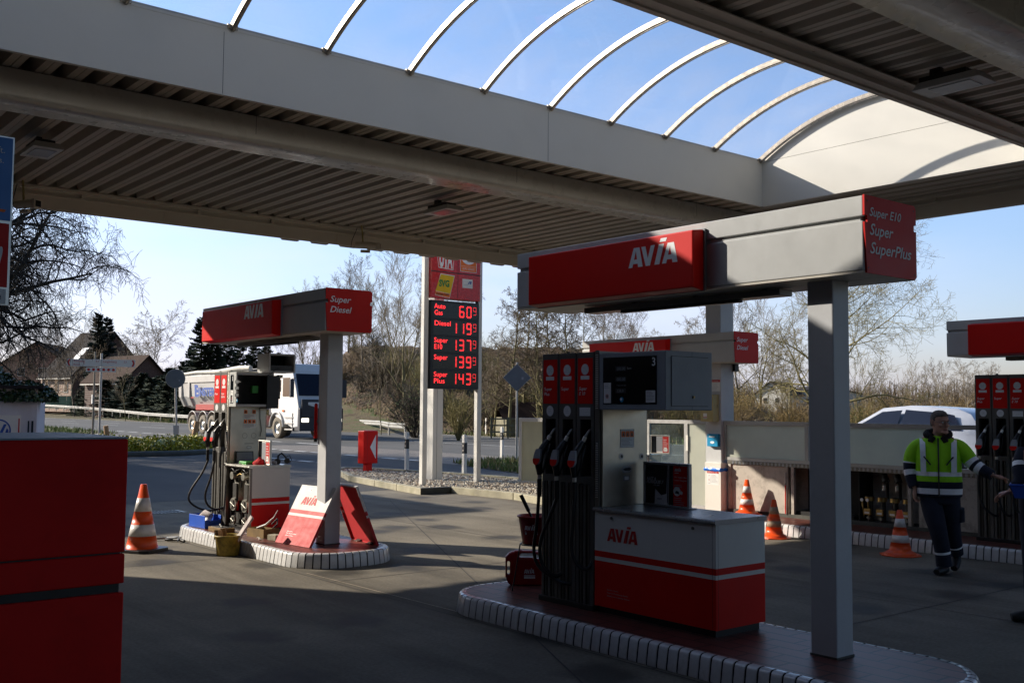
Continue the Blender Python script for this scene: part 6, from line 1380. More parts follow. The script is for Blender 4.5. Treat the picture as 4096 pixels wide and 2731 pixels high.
# --- trees
big=tree('big_left',at(-95,40),R(20),1.4,'big dark bare tree overhanging the hut at left','bare trees')
tree('big_right',g3(1898,52),R(75),.74,'big mossy bare tree spreading right of the near post','bare trees')
big.scale=(.86,.86,.98)
tree('willow',g3(930,74),R(40),.70,'tall forked bare tree left of the price sign')
tree('willow',g3(905,80),R(170),.60,'smaller forked tree just left of the tall forked one')
for k,(px,d,h,rz) in enumerate(((1138,60,.66,0),(1172,58,.93,50),(1205,61,.98,100),(1238,58,.94,160),(1272,60,.98,210),(1312,59,.92,260),(1345,62,.84,300))):
    tree('alder',g3(px,d),R(rz),h*.88,'brown bare alder with a straight trunk, number %s from the left in its row'%('one','two','three','four','five','six','seven')[k],'row of alders right of the price sign')
for k,(px,d,h,kd,lb) in enumerate(((352,205,1.75,'birch','pale rounded bare tree beyond the low dark roof'),(296,172,1.3,'birch','slender pale tree beyond the small brick house'),(655,118,1.0,'ash','bare tree above the lorry tailgate, left one'),(705,122,1.08,'willow','bare yellowish tree above the lorry, right one'),
  (800,95,.95,'ash','bare tree just right of the left post'),(835,84,.86,'ash','dense bare tree left of the forked tree'),(770,110,.95,'ash','faint bare tree close to the left post'),(990,105,.9,'ash','bare tree hidden by the price sign'),(1060,100,.8,'ash','bare tree behind the right leg of the price sign'),
  (1390,130,1.05,'birch','far pale tree left over the number 3 pump'),(1440,125,1.0,'ash','far tree in the middle over the number 3 pump'),(1490,140,1.05,'birch','far pale tree right over the number 3 pump'),(1415,150,1.1,'ash','far tree behind the pale ones over the number 3 pump'),
  (1605,110,1.15,'birch','pale tree just left of the tall far post'),(1705,88,1.12,'ash','tall bare tree just right of the tall far post'),(1745,95,1.02,'willow','bare yellowish tree right of the tall far post'),(1800,98,.85,'birch','bare tree close to the thick near post'),
  (2225,120,.72,'birch','small far tree above the cropped pump, left'),(2262,118,.62,'ash','small far tree above the cropped pump, right'),(2150,125,.70,'ash','small far tree left of the cropped sign box'),(100,150,1.3,'ash','hazy tree behind the pink walled house, left'),(175,165,1.45,'ash','hazy tree behind the pink walled house, middle'),(40,160,1.25,'ash','hazy tree behind the mauve house'))):
    tree(kd,g3(px,d),R(47*k),h*(.66 if px<1100 and px>360 else .74),lb,'smaller bare trees in the distance')
for k,(px,d,h) in enumerate(((292,112,1.0),(785,70,.8),(878,62,.75),(1000,72,.9),(1110,66,.9),(1128,60,.8),(1655,60,.9),(1820,58,.62),(1960,62,.9),(1985,64,.8),(2060,66,.8),(2120,68,.8),(2190,72,.85))):
    tree('sapling',g3(px,d),R(61*k),h*(.7 if px>1900 else .85),'thin sapling '+('behind the direction sign','just right of the left post','below the forked tree','left of the price sign legs','close to the diamond sign, left','close to the diamond sign, right','right of the tall far post','with brown leaves before the white houses','right of the near post, first','right of the near post, second','above the passing car, first','above the passing car, second','above the passing car, third')[k],'thin saplings')
# --- shrubs: on the bank and along the road
rg=random.Random(12); cnt=0
zones=[(620,1190,48,96,72,('bramble','bramble','brown','olive','dark','rods')),(1190,1420,46,70,22,('bramble','rods','olive','brown')),(1420,1700,50,85,26,('gold','bramble','olive')),(1690,1860,62,95,26,('gold','bramble','brown')),(1945,2400,52,84,46,('gold','gold','olive','bramble'))]
names={'bramble':'tangled brown bramble bush','brown':'dark brown leafy bush','olive':'olive twiggy bush','dark':'dense dark bush','rods':'upright rod shrub','gold':'golden brown bush'}
zn=('on the bank by the price sign','below the alders','behind the windscreen','by the bollards','beyond the passing car')
for zi,(p0,p1,d0,d1,n,ks) in enumerate(zones):
    for k in range(n):
        px=p0+(p1-p0)*(k+rg.random())/n; d=rg.uniform(d0,d1); kd=rg.choice(ks); p=g3(px,d,-.05)
        if p.x<39.5 and zi<2: p=g3(px,d+12,-.05)
        if p.x<40: p.x=40+rg.random()*3
        near=(d-d0)/(d1-d0)
        sc=rg.uniform(.55,.95)*(1+.25*near) if zi!=4 else rg.uniform(.45,.72)*(1+.25*near)
        shrub(kd,p,rg.uniform(0,6),sc,names[kd]+' '+zn[zi],'thicket '+zn[zi])
shrub('dark',g3(958,56),0,1.0,'round dark evergreen bush left of the price sign legs'); shrub('dark',g3(953,57),2,1.0,'round dark evergreen bush left of the price sign legs'); shrub('rods',g3(1055,52),1,.95,'upright yellow rods between the price sign legs'); shrub('rods',g3(1268,50),1,1.05,'upright willow rods left of the number 3 pump')
for o in SC.objects:
    if o.get('category')=='shrub' and 'round dark' in o.get('label',''): o['group']='pair of dark evergreen bushes'
# --- conifers
for k,(px,d,top,kd,wd) in enumerate(((222,172,735,'slim',1.1),(245,173,745,'slim',1.1),(232,166,850,'thuja',1.6),(262,160,862,'thuja',1.6),(295,148,865,'thuja',1.5),(330,140,862,'thuja',1.6),(365,136,868,'thuja',1.4),(205,168,880,'thuja',1.6),(392,128,850,'thuja',1.5),
   (418,116,835,'spruce',1.0),(462,112,736,'spruce',1.05),(492,112,775,'spruce',1.05),(520,114,768,'spruce',1.05),(552,116,778,'spruce',1.0),(585,118,782,'spruce',1.0),(612,120,790,'spruce',1.0),(440,118,800,'spruce',1.0),(182,170,900,'thuja',1.3),(640,122,812,'spruce',.9),(212,160,884,'thuja',2.0),(246,152,878,'thuja',2.0),(280,146,872,'thuja',2.0),(313,140,870,'thuja',2.0),(348,136,872,'thuja',2.0),(382,132,866,'thuja',2.0))):
    p=g3(px,d); h=need(top,d,p.z); H0=6 if kd=='thuja' else 9
    s_=h/H0
    wx=s_*wd if kd!='thuja' else max(s_*wd,1.1)
    conifer(kd,p,R(70*k),(wx,wx,s_),('tall slim spruce left of its twin before the dark gable','tall slim spruce right of its twin before the dark gable','dark hedge conifer before the brick gable, first','dark hedge conifer before the brick gable, second','dark hedge conifer before the brick gable, third','dark hedge conifer before the small brick house','dark hedge conifer right of the small brick house','low conifer beside the pink wall','conifer by the round sign','small spruce left of the tallest spruce','tallest spruce just left of the left sign box','spruce under the left sign box, first','spruce under the left sign box, second','spruce under the left sign box, third','spruce above the lorry body','spruce behind the opened pump','spruce behind the lorry tail','lowest conifer left of the hedge row','small spruce right of the opened pump','broad low conifer of the hedge behind the guardrail, first from left','broad low conifer of the hedge behind the guardrail, second from left','broad low conifer of the hedge behind the guardrail, third from left','broad low conifer of the hedge behind the guardrail, fourth from left','broad low conifer of the hedge behind the guardrail, fifth from left','broad low conifer of the hedge behind the guardrail, last one')[k])
# --- hedge by the round sign
def leafmass(name,boxes,n,leaf,label,cat,size=(.05,.10),inner=None,seed=1):
    t=thing(name,label,cat,(0,0,0)); rg=random.Random(seed); m=MB()
    for _ in range(n):
        c,rx,ry,rz_,a=rg.choice(boxes); u=rv(rg).normalized(); k=rg.uniform(.75,1.05); ca,sa=math.cos(a),math.sin(a); x,y=u.x*rx*k,u.y*ry*k
        p=Vector((c[0]+ca*x-sa*y,c[1]+sa*x+ca*y,c[2]+abs(u.z)*rz_*k*rg.uniform(.8,1.08))); d=(u+rv(rg,.6)).normalized(); e=d.orthogonal().normalized(); e=(Matrix.Rotation(rg.uniform(0,6.3),3,d)@e); f_=d.cross(e); s_=rg.uniform(*size); m.add([p-e*s_*.5,p-f_*s_*.35,p+e*s_*.5,p+f_*s_*.35],[(0,1,2,3)],leaf)
    m.build('leaves',t)
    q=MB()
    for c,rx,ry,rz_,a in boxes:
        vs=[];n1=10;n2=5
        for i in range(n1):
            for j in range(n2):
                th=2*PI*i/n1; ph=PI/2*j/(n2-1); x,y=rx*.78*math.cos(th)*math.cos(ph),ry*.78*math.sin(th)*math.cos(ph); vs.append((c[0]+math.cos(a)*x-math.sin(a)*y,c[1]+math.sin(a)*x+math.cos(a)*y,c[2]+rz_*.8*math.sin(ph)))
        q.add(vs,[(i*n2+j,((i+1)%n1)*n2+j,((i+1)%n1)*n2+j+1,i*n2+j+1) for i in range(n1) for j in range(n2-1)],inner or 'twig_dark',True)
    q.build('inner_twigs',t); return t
hd=[((12.3+.42*k,38.0-.22*k+.8*math.sin(k),0),1.1,1.6,.52+.07*math.sin(k*2.1),.3) for k in range(9)]
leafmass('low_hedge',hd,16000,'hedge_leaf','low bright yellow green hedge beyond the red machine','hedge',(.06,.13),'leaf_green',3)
t=thing('hedge_kerb','dark kerb edging the right end of the low hedge','kerb',(0,0,0)); m=MB(); m.tube([(11.2,33.6,.05),(13.2,33.4,.05),(15.2,34.6,.05),(16.2,36.2,.05),(16.4,38,.05)],.12,'kerb_dark',6); m.build('kerb',t)
hutM=Matrix.Translation((6.15,23.5,0))@Matrix.Rotation(R(162),4,'Z')
iv=[]
for k in range(13):
    p=hutM@Vector((.25+.75*k,-.55,1.75)); iv.append(((p.x,p.y,1.72 if k<2 else 1.85),.62,.75,(.42 if k==0 else .62+.12*math.sin(k)),R(162)))
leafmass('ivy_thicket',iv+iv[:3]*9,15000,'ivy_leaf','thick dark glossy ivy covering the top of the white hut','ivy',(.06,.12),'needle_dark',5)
# --- grass tufts
def grassfield(poly,n,h,label,mats_,seed=1,base=0.):
    rg=random.Random(seed); m=MB(); xs_=[p[0] for p in poly]; ys_=[p[1] for p in poly]; c=0
    while c<n:
        x,y=rg.uniform(min(xs_),max(xs_)),rg.uniform(min(ys_),max(ys_))
        if not inpoly(x,y,poly): continue
        a=rg.uniform(0,6.28); hh=h*rg.uniform(.4,1.2); w_=h*.12; z=base+hgt(x,y); l=rg.uniform(-.5,.5)*hh
        m.add([(x-w_*math.cos(a),y-w_*math.sin(a),z),(x+w_*math.cos(a),y+w_*math.sin(a),z),(x+l*math.sin(a),y+l*math.cos(a),z+hh)],[(0,1,2)],rg.choice(mats_)); c+=1
    o=m.build('grass'); tag(o,label,'grass',kind='stuff')
V=[(17.6,23.6),(18.3,25.1),(20.2,25.7),(21.9,25.2),(22.2,21.5),(21.5,17.5),(17.5,16.5),(16.6,19.5),(17.2,22)]
m=MB(); m.add([(x,y,.012) for x,y in V],[tuple(range(len(V)))[::-1]],'grass_ground'); m.build('grass_verge',kind='structure')
grassfield(V,5200,.17,'rough grass patch right of the price sign',('grass_blade','dry_blade','grass_blade'),4)
V2=[(22.6,61),(21.2,58),(18.5,62),(17.8,70),(20,84),(24.6,95),(27.5,96),(25,78)]
V2=[(16.8,58),(20.8,62),(21.9,74),(21.9,92),(19,92),(16,74)]
m=MB(); m.add([(x,y,.012) for x,y in V2],[tuple(range(len(V2)))],'grass_ground'); m.build('grass_verge',kind='structure')
grassfield(V2,2600,.22,'green grass verge beyond the white hut',('grass_blade',),5)
grassfield([(36.9,25),(40.5,25),(41.5,60),(44,110),(52,150),(48.5,150),(37.5,105),(36.9,60)],9000,.24,'roadside grass beyond the main road',('grass_blade','dry_blade','grass_blade'),6)
grassfield([(39,18),(50,18),(62,40),(60,60),(42,60)],6000,.26,'dry and green grass across the road at right',('grass_blade','dry_blade'),8)
# side lane, bollards, brush pile, fence
m=MB(); m.add([(60,30,.03),(170,80,.9),(170,90,.9),(60,46,.03),(48,46,.03),(48,40,.03)],[(0,1,2,3,4,5)],'asphalt_road'); m.build('side_lane',kind='structure')
mat('old_wood',(.17,.155,.10),.9,var=.3,vs=6)
for k,(px,d,h) in enumerate(((1632,57,.85),(1692,62,.8),(1738,64,.85),(1779,67,.9),(1815,70,.92),(1738,50,.55),(1782,48,.65),(1823,46,.72),(1856,44,.8),(2030,60,.7))):
    p=g3(px,d,-.03); t=thing('wooden_bollard',('wooden bollard with white dot seen under the ochre box','wooden bollard at the edge of the far post','back row bollard, first right of the far post','back row bollard, second right of the far post','back row bollard, tallest beside the brush pile','front row bollard, shortest and leftmost','front row bollard, second from the left','front row bollard, third from the left','front row bollard, rightmost beside the near post','bollard hidden by the passing car')[k],'bollard',p,R(15*k),'old wooden roadside bollards'); hz_=(need(878,d,p.z)-0 if k in(4,) else h+ (d-45)*.012)
    m=MB(); m.tube([(0,0,-.05),(0,0,hz_),(0,0,hz_+.03)],[.13,.12,.09],'old_wood',8); m.build('post',t); m=MB(); m.disc(FY(0,-.135,hz_*.6),0,0,.045,'lettering_white',.0,10); m.build('reflector',t)
t=thing('brush_pile','pile of cut straw coloured branches beside the bollards','brush pile',g3(1775,70)); rg=random.Random(8); m=MB()
for _ in range(420):
    a=rg.uniform(-.45,.45); x0=rg.uniform(-3.4,.5); L_=rg.uniform(1.5,4.2); z0=rg.uniform(.1,1.9)*(1-abs(x0+1.5)/3.4*.5); p=Vector((x0,rg.uniform(-.8,.8),z0)); q=p+Vector((L_,math.sin(a)*L_*.4,-z0*.85+rg.uniform(-.1,.3))); q.z=max(.05,q.z); m.tube([p,p.lerp(q,.5)+Vector((0,0,.12)),q],[.02,.016,.01],rg.choice(('twig_pale','twig_gold','twig_brown')),3,caps=False)
m.build('branches',t); t.rotation_euler=(0,0,yaw-PI/2-.2)
t=thing('wooden_fence','short weathered wooden fence left of the pane screen','fence',g3(1160,56),yaw-PI/2); m=MB()
for x in (-.7,.2,.9): m.box(x-.04,-.04,-.1,x+.04,.04,1.15,'old_wood')
for z in (.35,.7,1.05): m.box(-.8,-.06,z-.04,1.5,-.04,z+.04,'old_wood')
m.build('rails',t)
t=thing('garden_hut','small brown shed roof among the bushes','shed',g3(1225,60),yaw-PI/2+.3); m=MB(); m.box(-1.6,0,0,1.6,2.4,1.1,'old_wood'); m.build('wall',t); m=MB(); m.add([(-1.9,-.2,1.0),(1.9,-.2,1.0),(1.9,1.2,2.0),(-1.9,1.2,2.0),(-1.9,2.6,1.0),(1.9,2.6,1.0)],[(0,1,2,3),(3,2,5,4)],'roof_brown'); m.build('roof',t)
# green tank fence near pink house
t=thing('green_screen','pale green board screen beside the pink walled house','fence',at(150,176)+Vector((0,0,1.1)),yaw-PI/2); mat('green_board',(.22,.33,.22),.6,var=.2,vs=1); m=MB(); 
for k in range(4): m.box(-3.1+1.75*k,0,0,-1.4+1.75*k,.06,1.9,'green_board')
m.build('boards',t)
# a wood far behind everything
for kk,(p0,p1,d,hh,lb) in enumerate(((380,1700,260,9.5,'hazy far wood behind the bank'),(1650,2420,300,8.5,'hazy far wood behind the white houses'))):
    rg=random.Random(20+kk); m=MB()
    for _ in range(1400):
        px=rg.uniform(p0,p1); dd=d+rg.uniform(-20,40); p=at(px,dd); p.z=hgt(p.x,p.y)-.5; h=hh*rg.uniform(.5,1.15)
        b=p+Vector((rg.gauss(0,.6),rg.gauss(0,.6),h)); m.tube([p,b],[.16,.03],'twig_brown',3,caps=False)
        for j in range(4):
            q=p.lerp(b,rg.uniform(.3,.9)); e=q+Vector((rg.gauss(0,1.3),rg.gauss(0,1.3),rg.uniform(.8,2.2))); m.tube([q,e],[.07,.02],'twig_brown',3,caps=False)
    o=m.build('far_wood'); tag(o,lb,'wood',kind='stuff')
# ================================================================ PEOPLE
mat('skin',(.55,.29,.20),.5,var=.06,vs=12); mat('hair_grey',(.12,.10,.085),.8,var=.3,vs=60,bump=.5,bs=90); mat('hair_brown',(.10,.045,.02),.75,var=.3,vs=60,bump=.5,bs=90); mat('hi_vis',(.36,.80,.015),.8,var=.08,vs=8,bump=.35,bs=9,dirt=.35,dcol=(.12,.28,.01),ds=7); mat('navy_cloth',(.010,.013,.028),.9,var=.2,vs=8,bump=.4,bs=10); mat('fur_black',(.012,.011,.011),1,var=.4,vs=60,bump=1,bs=120); mat('reflective',(.95,.96,.98),.3,metal=.0,var=.05,vs=20,bump=.4,bs=16); mat('boot_black',(.012,.012,.012),.5,var=.1); mat('lip',(.33,.12,.09),.5,var=0); mat('stubble',(.20,.14,.11),.7,var=.1)
def smoothpts(P,R_,it=2):
    P=[Vector(p) for p in P]; R_=list(R_)
    for _ in range(it):
        Q=[P[0]];S=[R_[0]]
        for i in range(len(P)-1): Q+=[P[i].lerp(P[i+1],.25),P[i].lerp(P[i+1],.75)]; S+=[R_[i]*.75+R_[i+1]*.25,R_[i]*.25+R_[i+1]*.75]
        P=Q+[P[-1]]; R_=S+[R_[-1]]
    return P,R_
def limb(m,P,R_,mt,n=14,asp=1.,bands=None,it=2):
    P,R_=smoothpts(P,R_,it)
    L_=[0]
    for a,b in zip(P,P[1:]): L_.append(L_[-1]+(b-a).length)
    T_=L_[-1]; base=len(m.f); m.tube(P,R_,mt,n,False,True,asp)
    m.tube([P[-1],P[-1]+(P[-1]-P[-2]).normalized()*.002],[R_[-1]*.99,R_[-1]*.9],(bands[-1][2] if bands and bands[-1][1]>1 else mt),n,True,True,asp)
    m.tube([P[0]-(P[1]-P[0]).normalized()*.002,P[0]],[R_[0]*.9,R_[0]*.99],mt,n,True,True,asp)
    if bands:
        for i in range(len(P)-1):
            c=(L_[i]+L_[i+1])/2/T_
            for b0,b1,bm in bands:
                if b0<=c<b1:
                    ix=m.idx(bm)
                    for j in range(n): m.mi[base+i*n+j]=ix
def rings(m,RG,mt,n=28,bands=None,cap=True,sq=2.3):
    # RG: (z,cx,cy,rx,ry)
    base=len(m.f); vs=[]
    for z,cx_,cy_,rx,ry in RG:
        for j in range(n):
            t=2*PI*j/n; c,s_=math.cos(t),math.sin(t); k=(abs(c)**sq+abs(s_)**sq)**(-1/sq); vs.append((cx_+rx*c*k,cy_+ry*s_*k,z))
    fs=[(i*n+j,i*n+(j+1)%n,(i+1)*n+(j+1)%n,(i+1)*n+j) for i in range(len(RG)-1) for j in range(n)]
    if cap: fs+=[tuple(range(n))[::-1],tuple((len(RG)-1)*n+j for j in range(n))]
    m.add(vs,fs,mt,True)
    if bands:
        for i in range(len(RG)-1):
            c=(RG[i][0]+RG[i+1][0])/2
            for b0,b1,bm in bands:
                if b0<=c<b1:
                    ix=m.idx(bm)
                    for j in range(n): m.mi[base+i*n+j]=ix
def dens(RG,k=4):
    out=[]
    for a,b in zip(RG,RG[1:]):
        for i in range(k): t=i/k; out.append(tuple(x+(y-x)*t for x,y in zip(a,b)))
    return out+[RG[-1]]
def hand(m,w_,d,pn,side,curl=.5,point=False):
    # w_: wrist, d: direction of fingers, pn: palm normal, side: towards the thumb
    w_=Vector(w_); d=Vector(d).normalized(); pn=Vector(pn); pn=(pn-d*pn.dot(d)).normalized(); s_=d.cross(pn)*(-1 if side<0 else 1)
    m.tube([w_-d*.03,w_,w_+d*.035,w_+d*.075,w_+d*.09],[.026,.026,.032,.036,.030],'skin',12,asp=.55)
    m.tube([w_+d*.02-s_*.012,w_+d*.085-s_*.02],[.018,.016],'skin',8); m.tube([w_+d*.02+s_*.012,w_+d*.085+s_*.018],[.018,.016],'skin',8)
    for k,(o,L_) in enumerate(((.030,.072),(.011,.080),(-.010,.074),(-.029,.058))):
        c=curl*(1+.18*k) if not (point and k==0) else .12
        p=w_+d*.085+s_*o; dd=d.copy(); pts=[p]; rr=[.0098]
        for j in range(3):
            dd=(Matrix.Rotation(c*(.5+.35*j),3,d.cross(pn))@dd).normalized(); p=p+dd*L_*(.42,.32,.26)[j]; pts.append(p); rr.append((.0092,.0085,.0070)[j])
        m.tube(pts,rr,'skin',7)
    p=w_+d*.025+s_*.026; m.tube([p,p+d*.028+s_*.026+pn*.006,p+d*.055+s_*.032+pn*.014,p+d*.075+s_*.030+pn*.02],[.014,.012,.0105,.008],'skin',8)
def head_mesh(m,c,sc,M_):
    # c = head centre height 0; face towards -Y
    RG=[(-.118,0,-.030,.030,.034),(-.108,0,-.028,.044,.052),(-.085,0,-.018,.056,.072),(-.055,0,-.010,.064,.084),(-.02,0,-.002,.070,.090),(.015,0,.004,.073,.094),(.05,0,.006,.074,.096),(.08,0,.006,.068,.088),(.105,0,.004,.050,.066),(.118,0,.002,.028,.038),(.122,0,.0,.008,.010)]
    q=MB(); rings(q,dens(RG,2),'skin',24,sq=2.1)
    q.tube([(0,-.088,.022),(0,-.102,.0),(0,-.116,-.022),(0,-.108,-.032),(0,-.092,-.034)],[.008,.011,.014,.013,.010],'skin',8)
    q.tube([(-.048,-.083,.032),(-.02,-.096,.036),(.02,-.096,.036),(.048,-.083,.032)],[.006,.009,.009,.006],'skin',6)
    q.tube([(-.04,-.075,-.085),(0,-.092,-.095),(.04,-.075,-.085)],[.012,.018,.012],'skin',8)
    for s_ in (-1,1):
        q.tube([(s_*.070,.005,.020),(s_*.080,.012,.030),(s_*.083,.018,.010),(s_*.080,.012,-.015),(s_*.071,.004,-.025)],[.008,.010,.009,.009,.006],'skin',6)
        q.tube([(s_*.045,-.068,-.01),(s_*.045,-.074,-.03)],[.018,.014],'skin',8)
    # neck
    q.tube([(0,.012,-.07),(0,.020,-.13),(0,.028,-.19)],[.054,.056,.066],'skin',16)
    q.v=[tuple(M_@(Vector(p)*sc)) for p in q.v]; m.add(q.v,q.f,'skin',True)
def head_details(par,sc,M_,hair,glasses=True,name='hair'):
    h=MB(); RG=[(-.035,0,.042,.062,.060),(-.01,0,.028,.074,.076),(.03,0,.018,.079,.088),(.06,0,.010,.079,.098),(.09,0,.006,.073,.094),(.115,0,.004,.055,.072),(.129,0,.002,.030,.040),(.133,0,0,.006,.01)]
    q=MB(); RG=dens(RG,2); n=28; vs=[]
    rg=random.Random(3)
    for z,cx_,cy_,rx,ry in RG:
        for j in range(n):
            t=2*PI*j/n; x=cx_+rx*math.cos(t); y=cy_+ry*math.sin(t); 
            if z<.068 and y<-.02: y=-.02+ (y+.02)*.12      # hairline behind the forehead
            vs.append((x+rg.uniform(-.0015,.0015),y+rg.uniform(-.0015,.0015),z+rg.uniform(-.002,.002)))
    q.add(vs,[(i*n+j,i*n+(j+1)%n,(i+1)*n+(j+1)%n,(i+1)*n+j) for i in range(len(RG)-1) for j in range(n)],hair,True)
    q.v=[tuple(M_@(Vector(p)*sc)) for p in q.v]; q.build('hair',par)
    q=MB()
    for s_ in (-1,1):
        q.tube([(s_*.031-.012,-.086,.012),(s_*.031,-.092,.012),(s_*.031+.012,-.086,.012)],[.004,.0085,.004],'lettering_white',8); q.tube([(s_*.031-.003,-.0985,.012),(s_*.031+.003,-.0985,.012)],.0042,'lettering_black',8)
        q.tube([(s_*.016,-.099,.032),(s_*.034,-.096,.037),(s_*.050,-.084,.032)],.0035,hair,5)
    q.v=[tuple(M_@(Vector(p)*sc)) for p in q.v]; q.build('eyes',par)
    q=MB(); q.tube([(-.024,-.086,-.062),(0,-.097,-.060),(.024,-.086,-.062)],[.003,.0065,.003],'lip',6); q.tube([(-.024,-.084,-.066),(0,-.095,-.068),(.024,-.084,-.066)],[.002,.005,.002],'lip',6); q.v=[tuple(M_@(Vector(p)*sc)) for p in q.v]; q.build('mouth',par)
    if glasses:
        q=MB()
        for s_ in (-1,1):
            P=[(s_*.033+.023*math.cos(a*PI/8),-.104+.004*abs(math.cos(a*PI/8)),.010+.016*math.sin(a*PI/8)) for a in range(17)]; q.tube(P,.0022,'steel_dark',5,caps=False); q.tube([(s_*.056,-.100,.016),(s_*.078,-.05,.016),(s_*.080,.01,.014)],.002,'steel_dark',5)
        q.tube([(-.010,-.106,.014),(.010,-.106,.014)],.002,'steel_dark',5); q.v=[tuple(M_@(Vector(p)*sc)) for p in q.v]; q.build('glasses',par)
# ---- man in the high visibility jacket. local frame: x to the picture's right, -y towards the camera
px0=at(2128,11.62); a0=math.atan2(px0.y,px0.x)
t=thing('person','man in a yellow and navy reflective jacket walking past the far island','person',(10.20,5.50,0),a0-PI/2-R(0))
b=MB()
HM=Matrix.Translation((.02,-.02,1.525))@Matrix.Rotation(R(38),4,'Z')@Matrix.Rotation(R(3),4,'X')
head_mesh(b,0,1.0,HM)
# legs (under trousers), torso core and arms keep the body in one piece
b.tube([(0,.02,1.38),(0,.02,1.2),(0,.02,1.0),(0,.0,.86)],[.07,.13,.13,.13],'skin',14)
for P in (((-.075,.0,.88),(-.03,-.11,.50),(.03,-.10,.12)),((.085,.0,.88),(.11,.07,.50),(.15,.21,.2))): b.tube(P,[.075,.05,.035],'skin',10)
b.tube([(-.14,.02,1.33),(-.255,.03,1.10),(-.235,-.04,.86)],[.055,.042,.028],'skin',10); b.tube([(.14,.02,1.33),(.30,-.0,1.13),(.50,-.10,1.01)],[.055,.042,.028],'skin',10)
b.tube([(-.15,.02,1.33),(0,.02,1.345),(.15,.02,1.33)],[.05,.08,.05],'skin',10)
hand(b,(-.232,-.045,.845),(.02,-.10,-1),(.9,-.3,0),1,.55); hand(b,(.505,-.102,1.008),(.93,-.15,-.22),(.1,-.2,-1),-1,.45,True)
bo=b.build('body',t); rm=bo.modifiers.new('remesh','REMESH'); rm.mode='VOXEL'; rm.voxel_size=.0065; rm.use_smooth_shade=True
head_details(t,1.0,HM,'hair_grey',True)
m=MB(); RG=[(.765,.0,.01,.195,.125),(.78,.0,.01,.222,.145),(.83,.0,.01,.225,.148),(.90,.0,.01,.228,.150),(1.0,.0,.01,.222,.148),(1.1,.0,.01,.222,.146),(1.2,.0,.015,.225,.142),(1.28,.0,.02,.222,.130),(1.325,.0,.02,.205,.116),(1.362,.0,.022,.155,.10),(1.38,.0,.022,.115,.09),(1.395,.0,.024,.085,.075)]
rings(m,dens(RG,7),'hi_vis',36,[(.76,.80,'navy_cloth'),(.80,.865,'reflective'),(.865,.925,'navy_cloth'),(.985,1.035,'reflective')])
jk=m.build('jacket',t)
m=MB(); limb(m,[(-.10,.02,1.295),(-.19,.025,1.295),(-.255,.03,1.20),(-.275,.03,1.08),(-.268,.0,.97),(-.238,-.04,.865)],[.070,.076,.078,.070,.062,.052],'hi_vis',18,bands=[(.50,.55,'reflective'),(.55,.66,'navy_cloth'),(.66,.78,'reflective'),(.78,1.01,'navy_cloth')],it=3); m.build('sleeve',jk)
m=MB(); limb(m,[(.10,.02,1.295),(.19,.02,1.295),(.26,.01,1.215),(.32,-.01,1.12),(.40,-.05,1.06),(.495,-.10,1.012)],[.070,.076,.078,.072,.062,.052],'hi_vis',18,bands=[(.50,.60,'reflective'),(.60,.68,'navy_cloth'),(.68,.80,'reflective'),(.80,1.01,'navy_cloth')],it=3); m.build('sleeve',jk)
m=MB()
for s_ in (-1,1):
    P=[(s_*.155,.10,1.345),(s_*.152,.02,1.368),(s_*.150,-.072,1.325),(s_*.148,-.118,1.25),(s_*.146,-.128,1.15),(s_*.144,-.136,1.02)]; n=len(P)
    P,_=smoothpts(P,[0]*n,2); vs=[]
    for p in P: vs+= [p+Vector((-.026,-.012,.004)),p+Vector((.026,-.004 if s_>0 else -.012,.004))]
    m.add(vs,[(2*i,2*i+1,2*i+3,2*i+2) for i in range(len(P)-1)],'reflective',True)
m.build('shoulder_stripes',jk)
m=MB(); m.tube([(0,-.078,1.37),(.0,-.125,1.28),(.0,-.139,1.1),(.0,-.142,.95),(.0,-.137,.78)],.008,'black_plastic',6)
for s_ in (-1,1): m.tube([(s_*.14,-.136,1.185),(s_*.105,-.140,1.14),(s_*.075,-.143,1.10)],.007,'navy_cloth',6)
m.build('zips',jk)
m=MB(); rg=random.Random(1); P=[(.105*math.cos(a)*1.0,.02+.092*math.sin(a),1.375+.02*math.sin(a)) for a in [R(-75+ i*20) for i in range(22)] if True][:18]
P=[(.110*math.sin(R(a)),.015-.095*math.cos(R(a)),1.385+.025*(1-math.cos(R(a)))) for a in range(28,333,12)]
m.tube(P,[.034+.004*rg.random() for _ in P],'fur_black',10); m.tube([(.050,-.075,1.38),(.075,-.10,1.335)],[.032,.028],'fur_black',9); m.tube([(-.050,-.075,1.38),(-.075,-.10,1.335)],[.032,.028],'fur_black',9); m.build('fur_collar',jk)
m=MB(); rings(m,dens([(.70,0,.01,.175,.125),(.76,0,.01,.19,.13),(.84,0,.01,.19,.13)],3),'navy_cloth',28)
limb(m,[(-.085,.01,.80),(-.06,-.05,.62),(-.02,-.13,.46),(.02,-.12,.26),(.035,-.10,.085)],[.112,.105,.088,.075,.078],'navy_cloth',18,bands=[(.80,.84,'reflective')],it=3)
limb(m,[(.09,.01,.80),(.10,.03,.62),(.11,.08,.46),(.14,.17,.30),(.155,.22,.17)],[.112,.108,.090,.075,.074],'navy_cloth',18,bands=[(.86,.89,'reflective')],it=3)
m.tube([(.195,.02,.66),(.20,.05,.52)],[.045,.042],'navy_cloth',10); m.build('trousers',t)
m=MB(); m.tube([(.04,-.05,.045),(.025,-.12,.05),(-.02,-.20,.040),(-.04,-.235,.035)],[.048,.052,.048,.034],'boot_black',12,asp=.85); m.build('boot',t)
m=MB(); m.tube([(.16,.25,.16),(.155,.20,.10),(.14,.13,.05),(.13,.09,.035)],[.045,.050,.046,.034],'boot_black',12,asp=.85); m.build('boot',t)
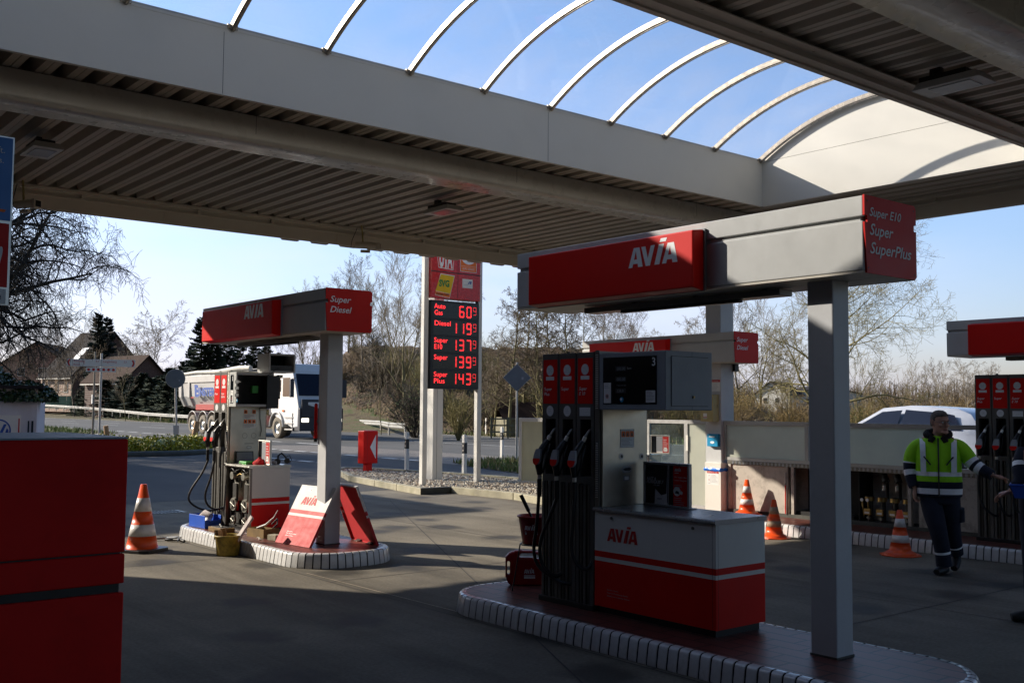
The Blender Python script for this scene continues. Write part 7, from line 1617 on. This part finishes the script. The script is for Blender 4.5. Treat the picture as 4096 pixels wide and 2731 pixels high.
# ---- second man, mostly cut off at the right edge
p2=at(2398,9.25); a2=math.atan2(p2.y,p2.x)
t=thing('person','brown haired man in dark blue cropped by the right edge, holding a blue tray','person',(p2.x,p2.y,0),a2-PI/2)
b=MB(); HM=Matrix.Translation((-.02,.0,1.55))@Matrix.Rotation(R(-68),4,'Z')@Matrix.Rotation(R(12),4,'X'); head_mesh(b,0,1.02,HM)
b.tube([(0,.02,1.40),(0,.02,1.2),(0,.02,1.0),(0,.0,.88)],[.07,.13,.13,.13],'skin',14)
for P in (((-.08,.0,.9),(-.09,-.03,.48),(-.10,.0,.10)),((.09,.0,.9),(.10,.0,.48),(.12,.06,.10))): b.tube(P,[.075,.05,.035],'skin',10)
b.tube([(-.10,-.1,1.34),(-.14,-.14,1.12),(-.25,-.12,1.02)],[.055,.042,.028],'skin',10); b.tube([(.15,.02,1.34),(.20,-.05,1.12),(.05,-.22,1.02)],[.055,.042,.028],'skin',10); b.tube([(-.10,-.1,1.34),(0,.0,1.36),(.15,.02,1.34)],[.05,.08,.05],'skin',10)
hand(b,(-.25,-.12,1.02),(-.9,.0,-.35),(.3,-.1,-1),1,.5); hand(b,(.04,-.23,1.02),(-.8,-.25,.0),(0,.3,-1),-1,.5)
bo=b.build('body',t); rm=bo.modifiers.new('remesh','REMESH'); rm.mode='VOXEL'; rm.voxel_size=.0065; rm.use_smooth_shade=True
head_details(t,1.02,HM,'hair_brown',False)
m=MB(); RG=[(.80,.0,.01,.19,.14),(.90,.0,.01,.20,.15),(1.1,.0,.01,.205,.15),(1.28,.0,.02,.21,.14),(1.34,.0,.02,.19,.12),(1.38,.0,.022,.13,.10),(1.41,.0,.024,.085,.08)]
rings(m,dens(RG,5),'navy_cloth',32)
limb(m,[(-.13,-.02,1.33),(-.17,-.08,1.22),(-.15,-.13,1.10),(-.24,-.12,1.03)],[.08,.08,.072,.054],'navy_cloth',16,bands=[(.30,.40,'reflective')]); limb(m,[(.15,.02,1.34),(.20,-.03,1.2),(.19,-.10,1.1),(.06,-.215,1.03)],[.08,.08,.072,.054],'navy_cloth',16); m.build('jacket',t)
m=MB(); limb(m,[(-.085,.01,.84),(-.09,-.02,.6),(-.095,.0,.08)],[.12,.10,.08],'navy_cloth',16); limb(m,[(.09,.01,.84),(.10,.0,.6),(.12,.05,.08)],[.12,.10,.08],'navy_cloth',16); m.build('trousers',t)
for x,y in ((-.11,-.02),(.12,.04)): m=MB(); m.tube([(x,y+.05,.045),(x-.05,y-.02,.05),(x-.12,y-.06,.04),(x-.16,y-.07,.035)],[.048,.052,.048,.034],'boot_black',12,asp=.85); m.build('boot',t)
q=at(2358,9.0); t=thing('parts_tray','small blue plastic tray held by the man at the right edge','tray',(q.x,q.y,.985),a2-PI/2)
m=MB(); m.add([(-.10,-.09,0),(.14,-.09,0),(.14,.09,0),(-.10,.09,0),(-.13,-.11,.10),(.17,-.11,.10),(.17,.11,.10),(-.13,.11,.10)],[(0,3,2,1),(0,1,5,4),(1,2,6,5),(2,3,7,6),(3,0,4,7)],'box_blue'); m.tube([(-.13,-.11,.10),(.17,-.11,.10),(.17,.11,.10),(-.13,.11,.10),(-.13,-.11,.10)],.008,'box_blue',6); m.box(-.05,-.05,.05,.08,.05,.09,'machinery_dark'); m.tube([(-.04,0,.08),(.05,.03,.12)],.02,'aluminium',8); m.build('shell',t)
bpy.context.view_layer.update()
